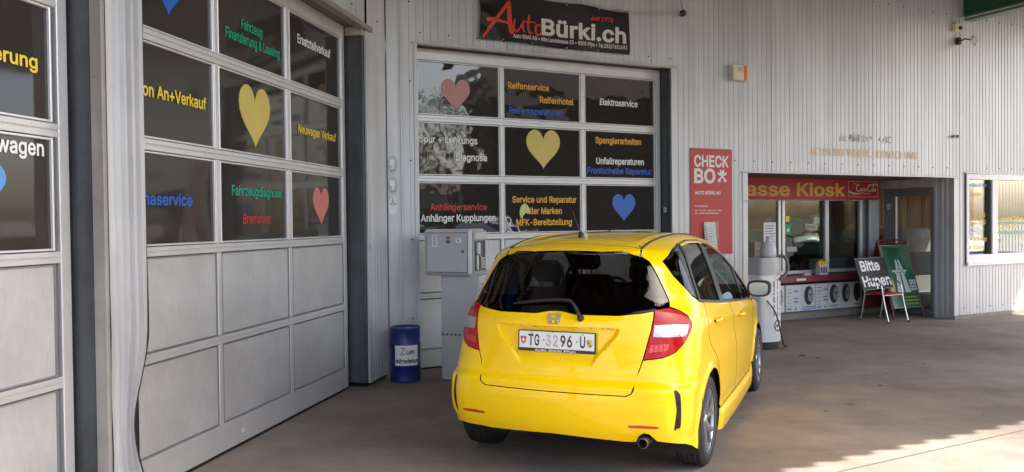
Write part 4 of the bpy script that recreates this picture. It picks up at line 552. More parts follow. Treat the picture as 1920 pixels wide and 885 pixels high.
# windows
kw = thing('kiosk_window', 'long sliding aluminium kiosk window above the red counter in the recess', 'window', PM(7.78, KN-.01), A_M)
X0 = 7.78
WF = mat('window_frame', (.62, .63, .63), .35, .3)
GK = glass('kiosk_glass', (.78, .80, .78), wave=(2.0, .05), r0=.06)
kf = MB().box(0, 3.70, -.02, .04, .735, .79, .004).box(0, 3.70, -.02, .04, 1.93, 1.985, .004).build('window_frame', WF, kw)
for a, b in ((9.515, 9.57), (9.60, 9.66), (10.57, 10.65), (11.40, 11.46), (7.79, 7.84)):
    MB().box(a-X0, b-X0, -.022, .042, .79, 1.93, .004).build('frame_post', WF, kw)
for a, b in ((7.84, 9.515), (9.66, 10.57), (10.65, 11.40)):
    p = MB().box(a-X0, b-X0, .008, .012, .79, 1.93).build('window_pane', GK, kw)
    if a == 7.84:
        flat([(9.22-X0, 1.16), (9.48-X0, 1.16), (9.48-X0, 1.58), (9.22-X0, 1.58)], .003, 'notice', PAPER, p)
        for k in range(9): flat([(9.25-X0, 1.53-k*.042), (9.45-X0-.02*(k % 3), 1.53-k*.042), (9.45-X0-.02*(k % 3), 1.52-k*.042), (9.25-X0, 1.52-k*.042)], .0015, 'notice_line', PRINTB, p)
    if a == 9.66:
        flat([(9.68-X0, 1.38), (9.80-X0, 1.38), (9.80-X0, 1.55), (9.68-X0, 1.55)], .003, 'escape_sticker', mat('exit_green', (.0, .32, .10), .5), p)
        flat([(9.72-X0, 1.46), (9.76-X0, 1.49), (9.78-X0, 1.44), (9.72-X0, 1.42)], .0015, 'sticker_figure', WHITE, p)
        flat([(9.70-X0, 1.59), (9.78-X0, 1.59), (9.78-X0, 1.68), (9.70-X0, 1.68)], .003, 'yellow_sticker', LET['yellow'], p)
        flat([(9.72-X0, 1.10), (9.94-X0, 1.10), (9.94-X0, 1.18), (9.72-X0, 1.18)], .003, 'price_strip', mat('dull_paper', (.4, .4, .38), .6), p)
# counter
MR = mat('dark_red_board', (.22, .035, .045), .45, 0, var=(5, .1))
ct = MB().box(0, 3.75, -.12, .11, .615, .715, .006).build('serving_counter', MR)
ct.data.transform(Matrix.Translation((0, -.10, 0))); ct.location = PM(7.78, KN-.01+.0); ct.rotation_euler = (0, 0, A_M)
tag(ct, 'dark red serving counter board running under the kiosk window', 'counter')
flat([(1.92, .645), (2.12, .645), (2.12, .675), (1.92, .675)], -.2215, 'price_label', PAPER, ct)
# interior of the kiosk
room = thing('kiosk_room', 'dim kiosk interior with shelves seen through the sliding windows', 'room', PM(7.7, KN+.15), A_M)
RW = mat('room_wall', (.13, .105, .09), .8, 0, var=(1.5, .2))
MB().box(0, 4.2, 2.2, 2.3, 0, 2.6).box(-.1, 0, .0, 2.3, 0, 2.6).box(0, 4.2, 0, 2.3, 2.5, 2.6).box(0, 4.2, 0, 2.3, -.02, .02).build('room_wall', RW, room)
MB().box(4.12, 4.17, .9, 2.2, 0, 2.5).build('partition_wall', RW, room)
MB().box(.2, 3.9, .2, .75, .60, .66, .005).build('inner_desk', mat('desk_grey', (.34, .37, .36), .5), room)
MB().box(2.9, 3.8, .18, .2, .66, .95).build('desk_screen', mat('pale_teal', (.22, .28, .27), .5), room)
for k in range(3): MB().box(.1, 3.4, 1.85, 2.19, 1.0+.42*k, 1.03+.42*k, .003).build('shelf_board', mat('shelf_wood', (.22, .13, .07), .6), room)
for i, (a, b, z, hgt, dz, c) in enumerate([(1.25, .45, 1.03, .38, .3, (.03, .09, .28)), (.6, .4, 1.03, .3, .3, (.3, .3, .28)), (1.9, .2, 1.03, .28, .2, (.5, .12, .04)), (2.2, .25, 1.03, .22, .2, (.45, .42, .38)), (2.6, .3, 1.03, .3, .2, (.1, .12, .12)), (.5, .5, 1.45, .28, .2, (.35, .3, .1)), (1.4, .35, 1.45, .3, .2, (.25, .05, .04)), (2.1, .4, 1.45, .25, .2, (.4, .4, .38))]):
    MB().box(a, a+b, 1.86, 1.86+dz, z, z+hgt, .01).build('storage_box', mat('box_%d' % i, c, .5), room)
MB().box(1.05, 1.55, .25, .6, .665, 1.25, .02).build('blue_crate', mat('crate_blue', (.025, .07, .20), .45), room)
MB().box(2.02, 2.17, .3, .42, .665, 1.0, .01).box(2.04, 2.15, .29, .3, .69, .97, .002).build('card_reader', BLACK, room)
MB().box(2.25, 2.55, .35, .6, .665, .73, .01).build('cash_tray', BLACK, room)
mb = MB().lathe([(.05, .665), (.10, .70), (.14, .78), (.13, .86), (.06, .90)], 12, 'z', (2.75, .5, 0)); mb.build('fruit_bowl', mat('bowl_dark', (.05, .06, .05), .4), room)
# snack box on the counter
sb = thing('snack_display_box', 'small white snack box with orange packets standing on the red counter', 'snack box', PM(10.32, KN-.17, .716), A_M)
MB().box(-.09, .09, -.05, .05, 0, .16, .004).build('carton', mat('carton_lilac', (.55, .50, .60), .6), sb)
for k in range(3): MB().box(-.07+.05*k, -.04+.05*k, -.055, -.0505, .03, .13).build('carton_print', mat('carton_print', (.10, .05, .16), .6), sb)
for k in range(6): MB().box(-.10+.035*k, -.06+.035*k, -.03+.01*(k % 2), .03, .14, .21+.02*(k % 3), .008).build('packet', mat('packet_%d' % (k % 2), ((.75, .32, .02), (.70, .48, .05))[k % 2], .35), sb)
rg = MB().box(-.08, .08, -.03, .05, 0, .035, .008).build('coin_tray', mat('tray_clear', (.5, .5, .5), .3)); rg.location = PM(9.98, KN-.17, .716); rg.rotation_euler = (0, 0, A_M)
tag(rg, 'small grey coin tray on the red counter left of the snack box', 'coin tray')
# awning sign
aw = thing('kiosk_sign_board', 'red kiosk name board with yellow letters and scalloped lower edge under the recess ceiling', 'sign', PM(8.16, .98), A_M)
RED = mat('sign_red', (.42, .018, .022), .45, 0, var=(3, .08)); GOLD = mat('sign_gold', (.72, .42, .08), .5)
WS = 11.70-8.16
pts = [(0, 2.275), (0, 1.962)]
ns = 44
for i in range(ns):
    a = WS*i/ns; w = WS/ns
    for k in range(1, 6): pts.append((a+w*k/5, 1.962-.022*math.sin(math.pi*k/5)))
pts += [(WS, 2.275)]
MB().prism(pts, 0, .035).build('board', RED, aw)
MB().box(-.01, WS+.01, -.012, .05, 2.272, 2.287, .003).build('top_rail', mat('rail_red', (.3, .02, .02), .4), aw)
o_ = 8.16; k_ = .0
text('Kasse Kiosk', 8.42-o_, 10.875-o_, 2.005, .205, GOLD, aw, y=-.003, bold=.035)
cx0, cx1 = 10.95-o_, 11.66-o_
for a, b, c, d in ((cx0, cx1, 2.245, 2.250), (cx0, cx1, 1.992, 1.997), (cx0, cx0+.005, 1.997, 2.245), (cx1-.005, cx1, 1.997, 2.245)): flat([(a, c), (b, c), (b, d), (a, d)], -.002, 'border_line', WHITE, aw)
# flowing white script and ribbon
def script_tube(P, r, name, m, parent, y=-.003, M4=None):
    mb = MB(); 
    for poly in P:
        L_ = []; R_ = []; n = len(poly)
        # Catmull-Rom smoothing, then a flat ribbon whose width varies
        S = []
        for i in range(n-1):
            p0, p1, p2, p3 = poly[max(i-1, 0)], poly[i], poly[i+1], poly[min(i+2, n-1)]
            for q in range(6):
                t = q/6; S.append(tuple(.5*((2*b)+(-a+c)*t+(2*a-5*b+4*c-d)*t*t+(-a+3*b-3*c+d)*t**3) for a, b, c, d in zip(p0, p1, p2, p3)))
        S.append(tuple(poly[-1])); V = []
        for i, p in enumerate(S):
            q0, q1 = S[max(i-1, 0)], S[min(i+1, len(S)-1)]; dx, dz = q1[0]-q0[0], q1[1]-q0[1]; l = math.hypot(dx, dz)+1e-9
            w = (p[2] if len(p) > 2 else r)
            V += [(p[0]-dz/l*w, y, p[1]+dx/l*w), (p[0]+dz/l*w, y, p[1]-dx/l*w)]
        mb.add(V, [(2*i, 2*i+1, 2*i+3, 2*i+2) for i in range(len(S)-1)])
        for e in (0, len(S)-1):
            w = (S[e][2] if len(S[e]) > 2 else r); mb.add([(S[e][0]+w*math.cos(a*math.pi/4), y+.0001, S[e][1]+w*math.sin(a*math.pi/4)) for a in range(8)], [tuple(range(8))])
    if M4 is not None: mb.v = [tuple(M4 @ Vector(p)) for p in mb.v]
    return link(name, mesh_keep(mb, name), parent, m)
h_ = .245-.012
def cc(P, sx=1, sz=1): return [[(cx0+.20+x*.40*sx, 2.085+z*.115, w) for x, z, w in Q] for Q in P]
C1 = [(.17, .78, .004), (.10, .98, .006), (.02, .85, .008), (-.02, .45, .010), (.03, .10, .008), (.12, .05, .005), (.20, .25, .003)]
cola = [C1, [(.22, .35, .004), (.19, .2, .006), (.22, .05, .006), (.27, .12, .005), (.27, .35, .004), (.22, .38, .004), (.30, .45, .003)],
        [(.40, .36, .003), (.36, .42, .005), (.33, .2, .006), (.37, .05, .005), (.44, .2, .003)], [(.53, .35, .004), (.48, .38, .005), (.46, .15, .006), (.50, .05, .005), (.54, .35, .004), (.54, .08, .005), (.58, .15, .003)],
        [(.60, .25, .004), (.66, .27, .004)], [(x+.67, z, w) for x, z, w in C1],
        [(.89, .35, .004), (.86, .2, .006), (.89, .05, .006), (.94, .12, .005), (.94, .35, .004), (.89, .38, .004)], [(.98, .3, .003), (1.02, .9, .005), (.99, .95, .004), (.98, .3, .006), (1.01, .05, .005), (1.05, .2, .003)],
        [(1.13, .35, .004), (1.08, .38, .005), (1.06, .15, .006), (1.10, .05, .005), (1.14, .35, .004), (1.14, .08, .005), (1.18, .15, .003)]]
script_tube(cc(cola), .004, 'script_logo', WHITE, aw)
script_tube([[(cx0+.005, 2.085, .012), (cx0+.10, 2.05, .017), (cx0+.25, 2.045, .010), (cx0+.38, 2.075, .003)], [(cx0+.44, 2.16, .002), (cx0+.55, 2.20, .010), (cx0+.66, 2.205, .016), (cx1-.008, 2.19, .018)]], .01, 'ribbon_mark', mat('ribbon_silver', (.62, .60, .60), .4), aw, y=-.0025)
text('TRINK', cx0+.12, cx0+.19, 2.20, .016, WHITE, aw, y=-.002); text('SCHUTZMARKE', cx0+.36, cx0+.53, 2.040, .012, WHITE, aw, y=-.002)
# tyre advert boxes along the plinth
TY = mat('printed_tyre', (.03, .03, .033), .6, var=(30, .3)); RIMP = mat('printed_rim', (.35, .35, .36), .5); CYB = mat('cyan_print', (.10, .32, .62), .5); CARD = mat('white_card', (.62, .62, .61), .6, var=(6, .05))
def ell(cx_, cz_, a, b, n=20, rot=0): return [(cx_+a*math.cos(2*math.pi*i/n), cz_+b*math.sin(2*math.pi*i/n)) for i in range(n)]
def advert(s, w, kind, label, tilt=0.):
    t = thing('tyre_advert_box', label, 'advert box', PM(s, KN-.135, .147), A_M, 'white tyre advert boxes below the counter')
    t.rotation_euler = (0, tilt, A_M)
    H = .425; MB().box(0, w, -.03, .05, 0, H, .004).build('carton', CARD, t); y = -.0325
    if kind == 'text':
        for k in range(7):
            c = PRINTB if k < 2 else CYB
            flat([(.03, H-.06-.055*k), (.03+.07+.03*((k*3) % 2), H-.06-.055*k), (.13, H-.068-.055*k), (.03, H-.068-.055*k)], y, 'printed_line', c, t)
        for k, (z, c, hh) in enumerate(((.31, CYB, .03), (.20, PRINTB, .012), (.14, mat('grey_print', (.2, .25, .3), .5), .028))): flat([(.17, z), (.27, z), (.27, z+hh), (.17, z+hh)], y, 'printed_block', c, t)
        flat([(.03, .025), (.12, .025), (.12, .06), (.03, .06)], y, 'printed_block', CYB, t); flat([(.19, .03), (.23, .03), (.22, .055), (.21, .07), (.20, .055)], y, 'printed_mark', PRINTB, t)
    else:
        a = w*.34; cz_ = .245; cx_ = w*.5
        flat(ell(cx_, cz_, a, .155), y, 'printed_tyre', TY, t)
        if kind != 'small':
            flat(ell(cx_+a*.35, cz_, a*.52, .105), y-.001, 'printed_rim', RIMP, t)
            for k in range(5):
                an = 2*math.pi*k/5+.3; flat([(cx_+a*.35, cz_-.006), (cx_+a*.35+a*.45*math.cos(an), cz_+.09*math.sin(an)-.006), (cx_+a*.35+a*.45*math.cos(an), cz_+.09*math.sin(an)+.012), (cx_+a*.35, cz_+.006)], y-.002, 'printed_spoke', TY, t)
            flat(ell(cx_+a*.35, cz_, a*.10, .02, 8), y-.003, 'printed_hub', TY, t)
        if kind == 'blue':
            flat([(.02, .015), (w-.02, .015), (w-.02, .075), (.02, .075)], y, 'printed_block', CYB, t); text('MICHELIN', .05, w-.05, .030, .028, CARD, t, y=y-.001, bold=.02)
        if kind == 'plain': text('DUNLOP', .04, w-.05, .035, .028, PRINTB, t, y=y, bold=.02)
        if kind == 'small': 
            text('Kleber', .04, w-.06, .035, .032, PRINTB, t, y=y, bold=.03)
            for k in range(3): flat([(.03, .39-.03*k), (w-.04, .39-.03*k), (w-.04, .382-.03*k), (.03, .382-.03*k)], y, 'printed_line', PRINTB, t)
advert(9.22, .28, 'tyre', 'white tyre advert box half hidden behind the silver vacuum column')
advert(9.53, .345, 'text', 'white advert box with columns of blue and black lines, left of the blue captioned tyre')
advert(9.88, .30, 'blue', 'white advert box with printed tyre above a blue caption bar', .0)
advert(10.19, .26, 'text', 'white advert box with blue lines between two printed tyre boxes')
advert(10.46, .285, 'plain', 'white advert box with printed wheel facing front and black word below')
advert(10.75, .27, 'tyre', 'white advert box with printed tyre and blank lower border', .01)
advert(11.03, .25, 'small', 'white advert box with small tyre below three printed lines, behind the chair', -.02)
# ---------------------------------------------------------------- shop door in the side wall
sd = thing('shop_door', 'grey framed glass shop door in the side wall behind the green poster', 'door', PM(11.935, .14), A_M-math.pi/2)   # local x runs towards the camera (-n), local y = +s
# local x = -n direction; door spans n .27 .. 1.12  -> x from -.86 to 0
DF = mat('grey_door_frame', (.17, .175, .18), .45, .3, var=(3, .06))
dw = .94
MB().box(-dw, -.71, 0, .05, 0.02, 2.13, .004).build('door_leaf_stile', DF, sd)
MB().box(-.063, -.005, 0, .05, 0.02, 2.13, .004).build('door_leaf_stile', DF, sd)
MB().box(-.71, -.065, 0, .05, 1.995, 2.13, .004).box(-.71, -.065, 0, .05, .02, .12, .004).build('door_leaf_rail', DF, sd)
MB().box(-.71, -.69, -.006, .03, .12, 1.995, .003).build('glazing_bead', BEAD, sd)
MB().box(-.69, -.067, .02, .026, .12, 1.995).build('window_pane', glass('door_glass', (.80, .82, .80), wave=(2, .03)), sd)
h = MB().tube([(-.84, -.005, 1.84), (-.84, -.03, 1.84), (-.84, -.055, 1.84)], .012, 8).tube([(-.84, -.052, 1.84), (-.73, -.06, 1.845)], .010, 8).box(-.865, -.815, -.008, .0, 1.77, 1.88, .003).build('door_handle', mat('satin_handle', (.5, .5, .5), .3, .8), sd)
# shop room beyond (lit by the right-hand window and a gap left in its end wall)
sr_ = thing('shop_room', 'shop interior with orange wooden wall cupboard seen through the shop door', 'room', PM(12.02, .0), A_M)
MB().box(0, 5, 3.2, 3.3, 0, 2.6).box(0, 5, -.05, 3.3, 2.55, 2.6).box(0, 5, .0, 3.3, -.02, .015).box(4.9, 5, .2, 1.6, 0, 2.6).box(4.9, 5, 1.6, 3.2, 0, .9).build('room_wall', mat('shop_wall', (.20, .19, .18), .8, var=(2, .1)), sr_)
WD = mat('orange_wood', (.60, .25, .06), .45, 0, streak=(7, .25, .1))
for k in range(9): 
    c = MB().box(.5+.42*k, .91+.42*k, 2.3, 2.65, 1.42, 2.25, .006).build('cupboard_door', WD, sr_)
    MB().box(.56+.42*k, .85+.42*k, 2.29, 2.30, 1.48, 2.19, .004).build('cupboard_field', WD, c)
MB().box(.3, 4.4, 2.0, 2.6, .5, .92, .01).build('white_counter', mat('counter_grey', (.34, .33, .31), .5), sr_)
for k, (a, c) in enumerate(((.65, (.02, .06, .25)), (.95, (.6, .6, .6)), (1.3, (.5, .15, .05)), (1.6, (.55, .5, .4)))): MB().lathe([(.001, .92), (.09, .92), (.09, 1.15), (.05, 1.25), (.04, 1.3), (.001, 1.3)], 12, 'z', (a, 2.2, 0)).build('jar', mat('jar_%d' % k, c, .3), sr_)
# ---------------------------------------------------------------- right window
rw = thing('office_window', 'white framed sliding window with yellow opening hours lettering on the right wall', 'window', PM(12.25, OFF), A_M)
q0 = 12.56
WW = mat('white_window_frame', (.82, .82, .82), .35, 0, var=(5, .04)); WWD = mat('dark_sash', (.06, .065, .07), .4)
MB().box(0, 3.6, -.012, .16, .90, 1.02, .006).box(0, 3.6, -.012, .16, 2.24, 2.33, .006).box(0, .07, -.012, .16, 1.02, 2.24, .005).box(3.5, 3.6, -.012, .16, 1.02, 2.24, .005).build('window_frame', WW, rw)
MB().box(-.03, 3.66, -.05, .02, .845, .905, .006).build('window_sill', WW, rw)
MB().box(-.035, -.01, -.02, .02, .86, 2.34, .003).build('frame_gasket', WWD, rw)
MB().box(12.45-q0+.05, 13.20-q0, -.03, .0, 2.335, 2.35).build('head_flashing', FLASH, rw)
MB().box(13.20-q0, 13.235-q0, .0, .13, 1.02, 2.24, .004).build('sash_edge', WWD, rw)
MB().box(13.235-q0, 13.38-q0, -.008, .14, 1.02, 2.24, .005).build('window_mullion', WW, rw)
MB().box(14.9-q0, 15.05-q0, -.008, .14, 1.02, 2.24, .005).build('window_mullion', WW, rw)
GW = glass('office_glass', (.82, .84, .84), wave=(1.2, .04), r0=.20)
p1 = MB().box(.072, 13.198-q0, .055, .061, 1.022, 2.238).build('window_pane', GW, rw)
p2 = MB().box(13.382-q0, 14.898-q0, .045, .051, 1.022, 2.238).build('window_pane', GW, rw)
MB().box(15.052-q0, 3.5, .045, .051, 1.022, 2.238).build('window_pane', GW, rw)
for m_ in (1.34, 1.50): MB().box(13.382-q0, 14.898-q0, .06, .075, m_, m_+.05).build('reflection_bar', WW, rw)  # white bars standing in for the reflection of cars and road
YL = mat('yellow_window_lettering', (.80, .56, .08), .5); BL2 = mat('faint_blue_lettering', (.16, .30, .55), .5)
for body, a, b, z, cp_, m_ in (('Auto Bürki AG Pfyn', 12.46, 13.17, 2.125, .06, BL2), ('Öffnungszeiten', 12.47, 13.02, 1.975, .065, YL), ('Montag', 12.55, 12.85, 1.770, .065, YL), ('FR / 7.00-19.00', 12.49, 13.13, 1.625, .075, YL), ('SA / 9.00-16.00', 12.56, 13.14, 1.515, .075, YL), ('ab', 12.60, 12.70, 1.345, .07, YL), ('Sonn- und Feiertage', 12.30+.36, 13.18, 1.240, .07, YL), ('ohne Bedienung', 12.66, 13.10, 1.110, .075, YL)):
    text(body, max(a, 12.645)-q0, b-q0, z, cp_, m_, p1, y=.052, bold=.02)
text('unsere Zeiten', 13.52-q0, 14.15-q0, 1.565, .065, YL, p2, y=.042, bold=.02); text('24h tanken', 13.48-q0, 14.05-q0, 1.44, .065, YL, p2, y=.042, bold=.02)
bl = thing('vertical_blind', 'pale vertical strip blind hanging behind the right window pane', 'blind', PM(13.11, .08), A_M)
for k in range(17): 
    a = k*.09; MB().add([(a, .0, 1.03), (a+.082, .03, 1.03), (a+.082, .03, 2.24), (a, .0, 2.24)], [(0, 1, 2, 3)]).build('blind_strip', mat('blind_fabric', (.72, .73, .74), .8), bl)
bl2 = thing('pulled_blind', 'grey bunched curtain at the right side of the left window pane', 'curtain', PM(12.71, .06), A_M)
for k in range(4): MB().add([(k*.04, .0, 1.04), (k*.04+.03, .03, 1.04), (k*.04+.03, .03, 2.2), (k*.04, .0, 2.2)], [(0, 1, 2, 3)]).build('curtain_fold', mat('curtain_grey', (.3, .3, .3), .8), bl2)

# ---------------------------------------------------------------- painted wall words
PO = mat('worn_orange_paint', (.86, .62, .34), .7, var=(9, .12)); PV = mat('worn_violet_paint', (.30, .24, .26), .7)
import builtins
def worn(o, cut):      # drop the glyph triangles that have flaked off along the grooves and in patches
    me = o.data; bm = bmesh.new(); bm.from_mesh(me); bmesh.ops.triangulate(bm, faces=bm.faces[:])
    x0 = min(v.co.x for v in bm.verts); x1 = max(v.co.x for v in bm.verts)
    x = math.floor(x0/WP)*WP
    while x < x1:
        for c in (x+.0705, x+.0815): bmesh.ops.bisect_plane(bm, geom=bm.verts[:]+bm.edges[:]+bm.faces[:], plane_co=(c, 0, 0), plane_no=(1, 0, 0))
        x += WP
    dead = []
    for f in bm.faces:
        c = f.calc_center_median(); ph = (c.x % WP)
        if .0700 < ph < .0820: dead.append(f); continue
        if cut(c): dead.append(f)
    bmesh.ops.delete(bm, geom=dead, context='FACES'); bm.to_mesh(me); bm.free()
def wall_text(body, a, b, z, cap, m, cut):
    o = text(body, a, b, z, cap, m, None, y=OFF-.0035, bold=.0, name='painted_words')
    worn(o, cut); in_frame(o.data, 'M', 0); o.parent = bld
h2 = lambda x: (math.sin(x*127.1)*43758.5) % 1
wall_text('ALARMANLAGE', 9.363, 10.475, 2.755, .10, PV, lambda c: 9.70 < c.x < 10.32 and (h2(round(c.x/.021)) < .6) or 10.08 < c.x < 10.2 or h2(round(c.x/.013)+round(c.z/.02)*7) < .22)
wall_text('ACHTUNG VIDEOÜBERWACHUNG', 8.768, 11.08, 2.53, .11, PO, lambda c: h2(round(c.x/.028)+3) < .10)
# ---------------------------------------------------------------- wall things
VB = mat('black_vinyl', (.012, .009, .009), .42, 0, var=(2, .2)); BR_ = mat('banner_red', (.60, .055, .025), .45); BW = mat('banner_cream', (.66, .62, .56), .5)
bn = thing('vinyl_banner', 'long black vinyl company banner roped above the middle garage door', 'banner', PM(3.66, OFF-.035), A_M)
nx, nz = 60, 14; V = []
zt = lambda u: 4.215-.015*u-.05*math.sin(math.pi*min(u/.14, 1))*(u < .14)-.03*abs(math.sin(math.pi*u*3))*.5; zb = lambda u: 3.668-.01*u+.006*math.sin(9*u)
def bdisp(u, v): return -.010*math.sin(7*u+3*v)-.012*math.exp(-((u-.03)/.05)**2)*math.sin(14*v)+.008*math.sin(18*u-5*v)*(1-v)-.015*math.exp(-(((u-.14*(1-v))/.03)**2))
for j in range(nz+1):
    for i in range(nx+1):
        u, v = i/nx, j/nz; x = 2.03*u+.02*math.sin(3*v)*(u < .02); V.append((x, bdisp(u, v), zb(u)+(zt(u)-zb(u))*v))
mb = MB(); mb.add(V, [(j*(nx+1)+i, j*(nx+1)+i+1, (j+1)*(nx+1)+i+1, (j+1)*(nx+1)+i) for j in range(nz) for i in range(nx)], True)
me = mesh_keep(mb, 'vinyl_sheet'); me.polygons.foreach_set('use_smooth', [True]*len(me.polygons)); link('vinyl_sheet', me, bn, VB)
def drape(o, dy=-.004):
    bm = bmesh.new(); bm.from_mesh(o.data); bmesh.ops.triangulate(bm, faces=bm.faces[:])
    bmesh.ops.subdivide_edges(bm, edges=[e for e in bm.edges if e.calc_length() > .06], cuts=2)
    for v in bm.verts:
        u = v.co.x/2.03; vv = (v.co.z-zb(u))/(zt(u)-zb(u)); v.co.y = bdisp(u, vv)+dy
    bmesh.ops.triangulate(bm, faces=bm.faces[:]); bm.to_mesh(o.data); bm.free(); return o
S0 = 3.66
A = [[(.052, 3.70, .013), (.17, 3.86, .020), (.30, 4.02, .020), (.385, 4.12, .024)], [(.385, 4.12, .024), (.385, 3.95, .030), (.405, 3.79, .032)], [(.105, 3.895, .020), (.20, 3.90, .020), (.38, 3.885, .013)]]
u_ = [[(.455, 3.93, .010), (.44, 3.84, .013), (.47, 3.795, .012), (.53, 3.86, .011), (.565, 3.93, .011)], [(.565, 3.93, .011), (.555, 3.84, .013), (.575, 3.80, .010)]]
t_ = [[(.645, 4.00, .013), (.625, 3.90, .015), (.635, 3.80, .014), (.675, 3.805, .009)], [(.585, 3.925, .008), (.72, 3.925, .008)]]
oo = [[(.77, 3.905, .012), (.725, 3.88, .015), (.725, 3.80, .014), (.765, 3.785, .012), (.805, 3.83, .013), (.79, 3.90, .012), (.77, 3.905, .012)]]
drape(script_tube(A+u_+t_+oo, .01, 'red_brush_lettering', BR_, bn), -.0045)
def btext(body, a, b, z, cap, m, bold, shear=0., slope=0., x0=None):
    o = text(body, a-S0, b-S0, z, cap, m, bn, y=0, bold=bold, shear=shear); return drape(o, -.005)
btext('Bürki.ch', 4.462, 5.635, 3.800, .182, BW, .045)
btext('seit 1976', 5.13, 5.455, 4.03, .055, BR_, .0, .35)
btext('Auto Bürki AG • Alte Landstrasse 25 • 8505 Pfyn • Tel.052/7651493', 4.085, 5.645, 3.722, .046, BW, .012)
for u in (.005, .145, .33, .56, .78, .995):
    for v in (.965, .03): MB().lathe([(.004, -.006), (.010, -.006), (.010, 0)], 10, 'y', (2.03*u, bdisp(u, v)-.001, zb(u)+(zt(u)-zb(u))*v)).build('eyelet', mat('eyelet_steel', (.4, .4, .4), .3, .8), bn)
ROPE = mat('pale_rope', (.5, .48, .44), .7)
for a, b in ((.28, .67), (1.58, 2.02)): MB().tube([(a, -.02, 4.20-.01*a), ((a+b)/2, -.026, 4.185-.01*a), (b, -.02, 4.20-.01*b)], .004, 6).build('rope', ROPE, bn)
MB().tube([(2.02, -.02, 4.17), (2.4, -.02, 4.19), (2.80, -.06, 4.235)], .006, 6).build('rope', ROPE, bn)
pl = thing('rope_pulley', 'small round black pulley on the wall holding the banner rope', 'pulley', PM(6.475, OFF-.09, 4.245), A_M)
MB().lathe([(.001, -.03), (.035, -.03), (.042, -.02), (.03, 0), (.042, .02), (.035, .03), (.001, .03)], 20, 'y').build('wheel', BLACK, pl)
MB().box(-.008, .008, .0, .10, -.008, .008).lathe([(.001, -.04), (.010, -.04), (.010, -.028)], 8, 'y').build('bracket', STEEL, pl)
MB().tube([(0, 0, .04), (.0, .05, .2)], .003, 6).build('cord', BLACK, pl)
# alarm box
al = thing('alarm_siren_box', 'cream alarm siren box with orange stripe high on the wall', 'alarm', PM(7.30, OFF-.1, 3.47), A_M)
CRM = mat('cream_plastic', (.66, .60, .46), .45)
MB().box(0, .255, 0, .10, 0, .20, .008).build('housing', CRM, al)
MB().box(.175, .235, -.004, .08, .006, .194, .003).build('orange_light', mat('orange_lens', (.70, .14, .01), .3), al)
for k in range(4): MB().box(.07, .16, -.0015, .0, .12+.016*k, .126+.016*k).build('louvre', mat('louvre_dark', (.2, .18, .14), .6), al)
MB().box(.06, .18, -.002, .0, .02, .085, .001).build('cover_plate', mat('cover_cream', (.70, .65, .52), .4), al)
# check box board
RB = mat('signal_red', (.48, .035, .035), .42, 0, var=(2, .05))
cb = thing('red_checkup_sign', 'tall red sign board with white distressed letters and crossed wrenches', 'sign', PM(6.643, OFF-.012), A_M)
MB().box(0, .70, -.0, .01, 1.18, 2.56, .002).build('board', RB, cb)
WD_ = mat('distressed_white', (.74, .73, .71), .6, wear=(16, .60, (.52, .12, .11)))
text('CHECK', .06, .64, 2.325, .145, WD_, cb, bold=.045, y=-.003); text('BO', .06, .41, 2.115, .18, WD_, cb, bold=.045, y=-.003)
def wrench(cx_, cz_, L_, ang, flip=1):
    P = [(-.5, -.013), (.5, -.013)]
    # open jaw at one end
    a = L_/2; w = .016
    pts = [(-a+.02, -w), (a-.055, -w), (a-.045, -.036), (a-.01, -.052), (a+.03, -.045), (a+.045, -.028), (a+.01, -.022), (a-.005, 0), (a+.01, .022), (a+.045, .028), (a+.03, .045), (a-.01, .052), (a-.045, .036), (a-.055, w), (-a+.02, w), (-a-.005, .030), (-a-.035, .034), (-a-.055, .016), (-a-.055, -.016), (-a-.035, -.034), (-a-.005, -.030)]
    pts = [(x*.70, y*.78) for x, y in pts]; c, s = math.cos(ang), math.sin(ang); return [(cx_+x*c-y*s, cz_+x*s+y*c) for x, y in pts]
flat(wrench(.525, 2.205, .17, R(50)), -.004, 'wrench_symbol', WD_, cb); flat(wrench(.525, 2.205, .17, R(130)), -.0055, 'wrench_symbol', WD_, cb)
text('AUTO BÜRKI AG', .07, .50, 1.962, .042, WHITE, cb, bold=.02, y=-.003)
text('ÖFFNUNGSZEITEN', .07, .28, 1.800, .016, WHITE, cb, y=-.003, bold=0); text('MO - FR  07.30 - 12.00 / 13.30 - 18.00', .07, .52, 1.745, .016, WHITE, cb, y=-.003, bold=0); text('SA    NACH VEREINBARUNG', .07, .47, 1.708, .016, WHITE, cb, y=-.003, bold=0)
lh = thing('leaflet_holder', 'clear plastic holder with printed price leaflets on the red sign', 'leaflet holder', PM(6.835, OFF-.055, 1.25), A_M)
MB().box(0, .235, .0, .003, 0, .36).box(0, .004, 0, .04, 0, .36).box(.231, .235, 0, .04, 0, .36).box(0, .235, 0, .04, 0, .004).build('holder', glass('clear_plastic', (.93, .93, .93)), lh)
lf = MB().add([(.02, .012, .01), (.222, .012, .0), (.205, .035, .345), (.012, .035, .35)], [(0, 1, 2, 3)]).build('leaflet', PAPER, lh)
for k in range(8): MB().box(.03, .055, .0085+.002*k, .0095+.002*k, .05+.033*k, .062+.033*k).build('leaflet_print', PRINTB, lf)
for k in range(7): MB().box(.07, .15+.02*(k % 2), .0085+.002*k, .0095+.002*k, .055+.035*k, .061+.035*k).build('leaflet_print', mat('grey_print2', (.3, .3, .3), .6), lf)
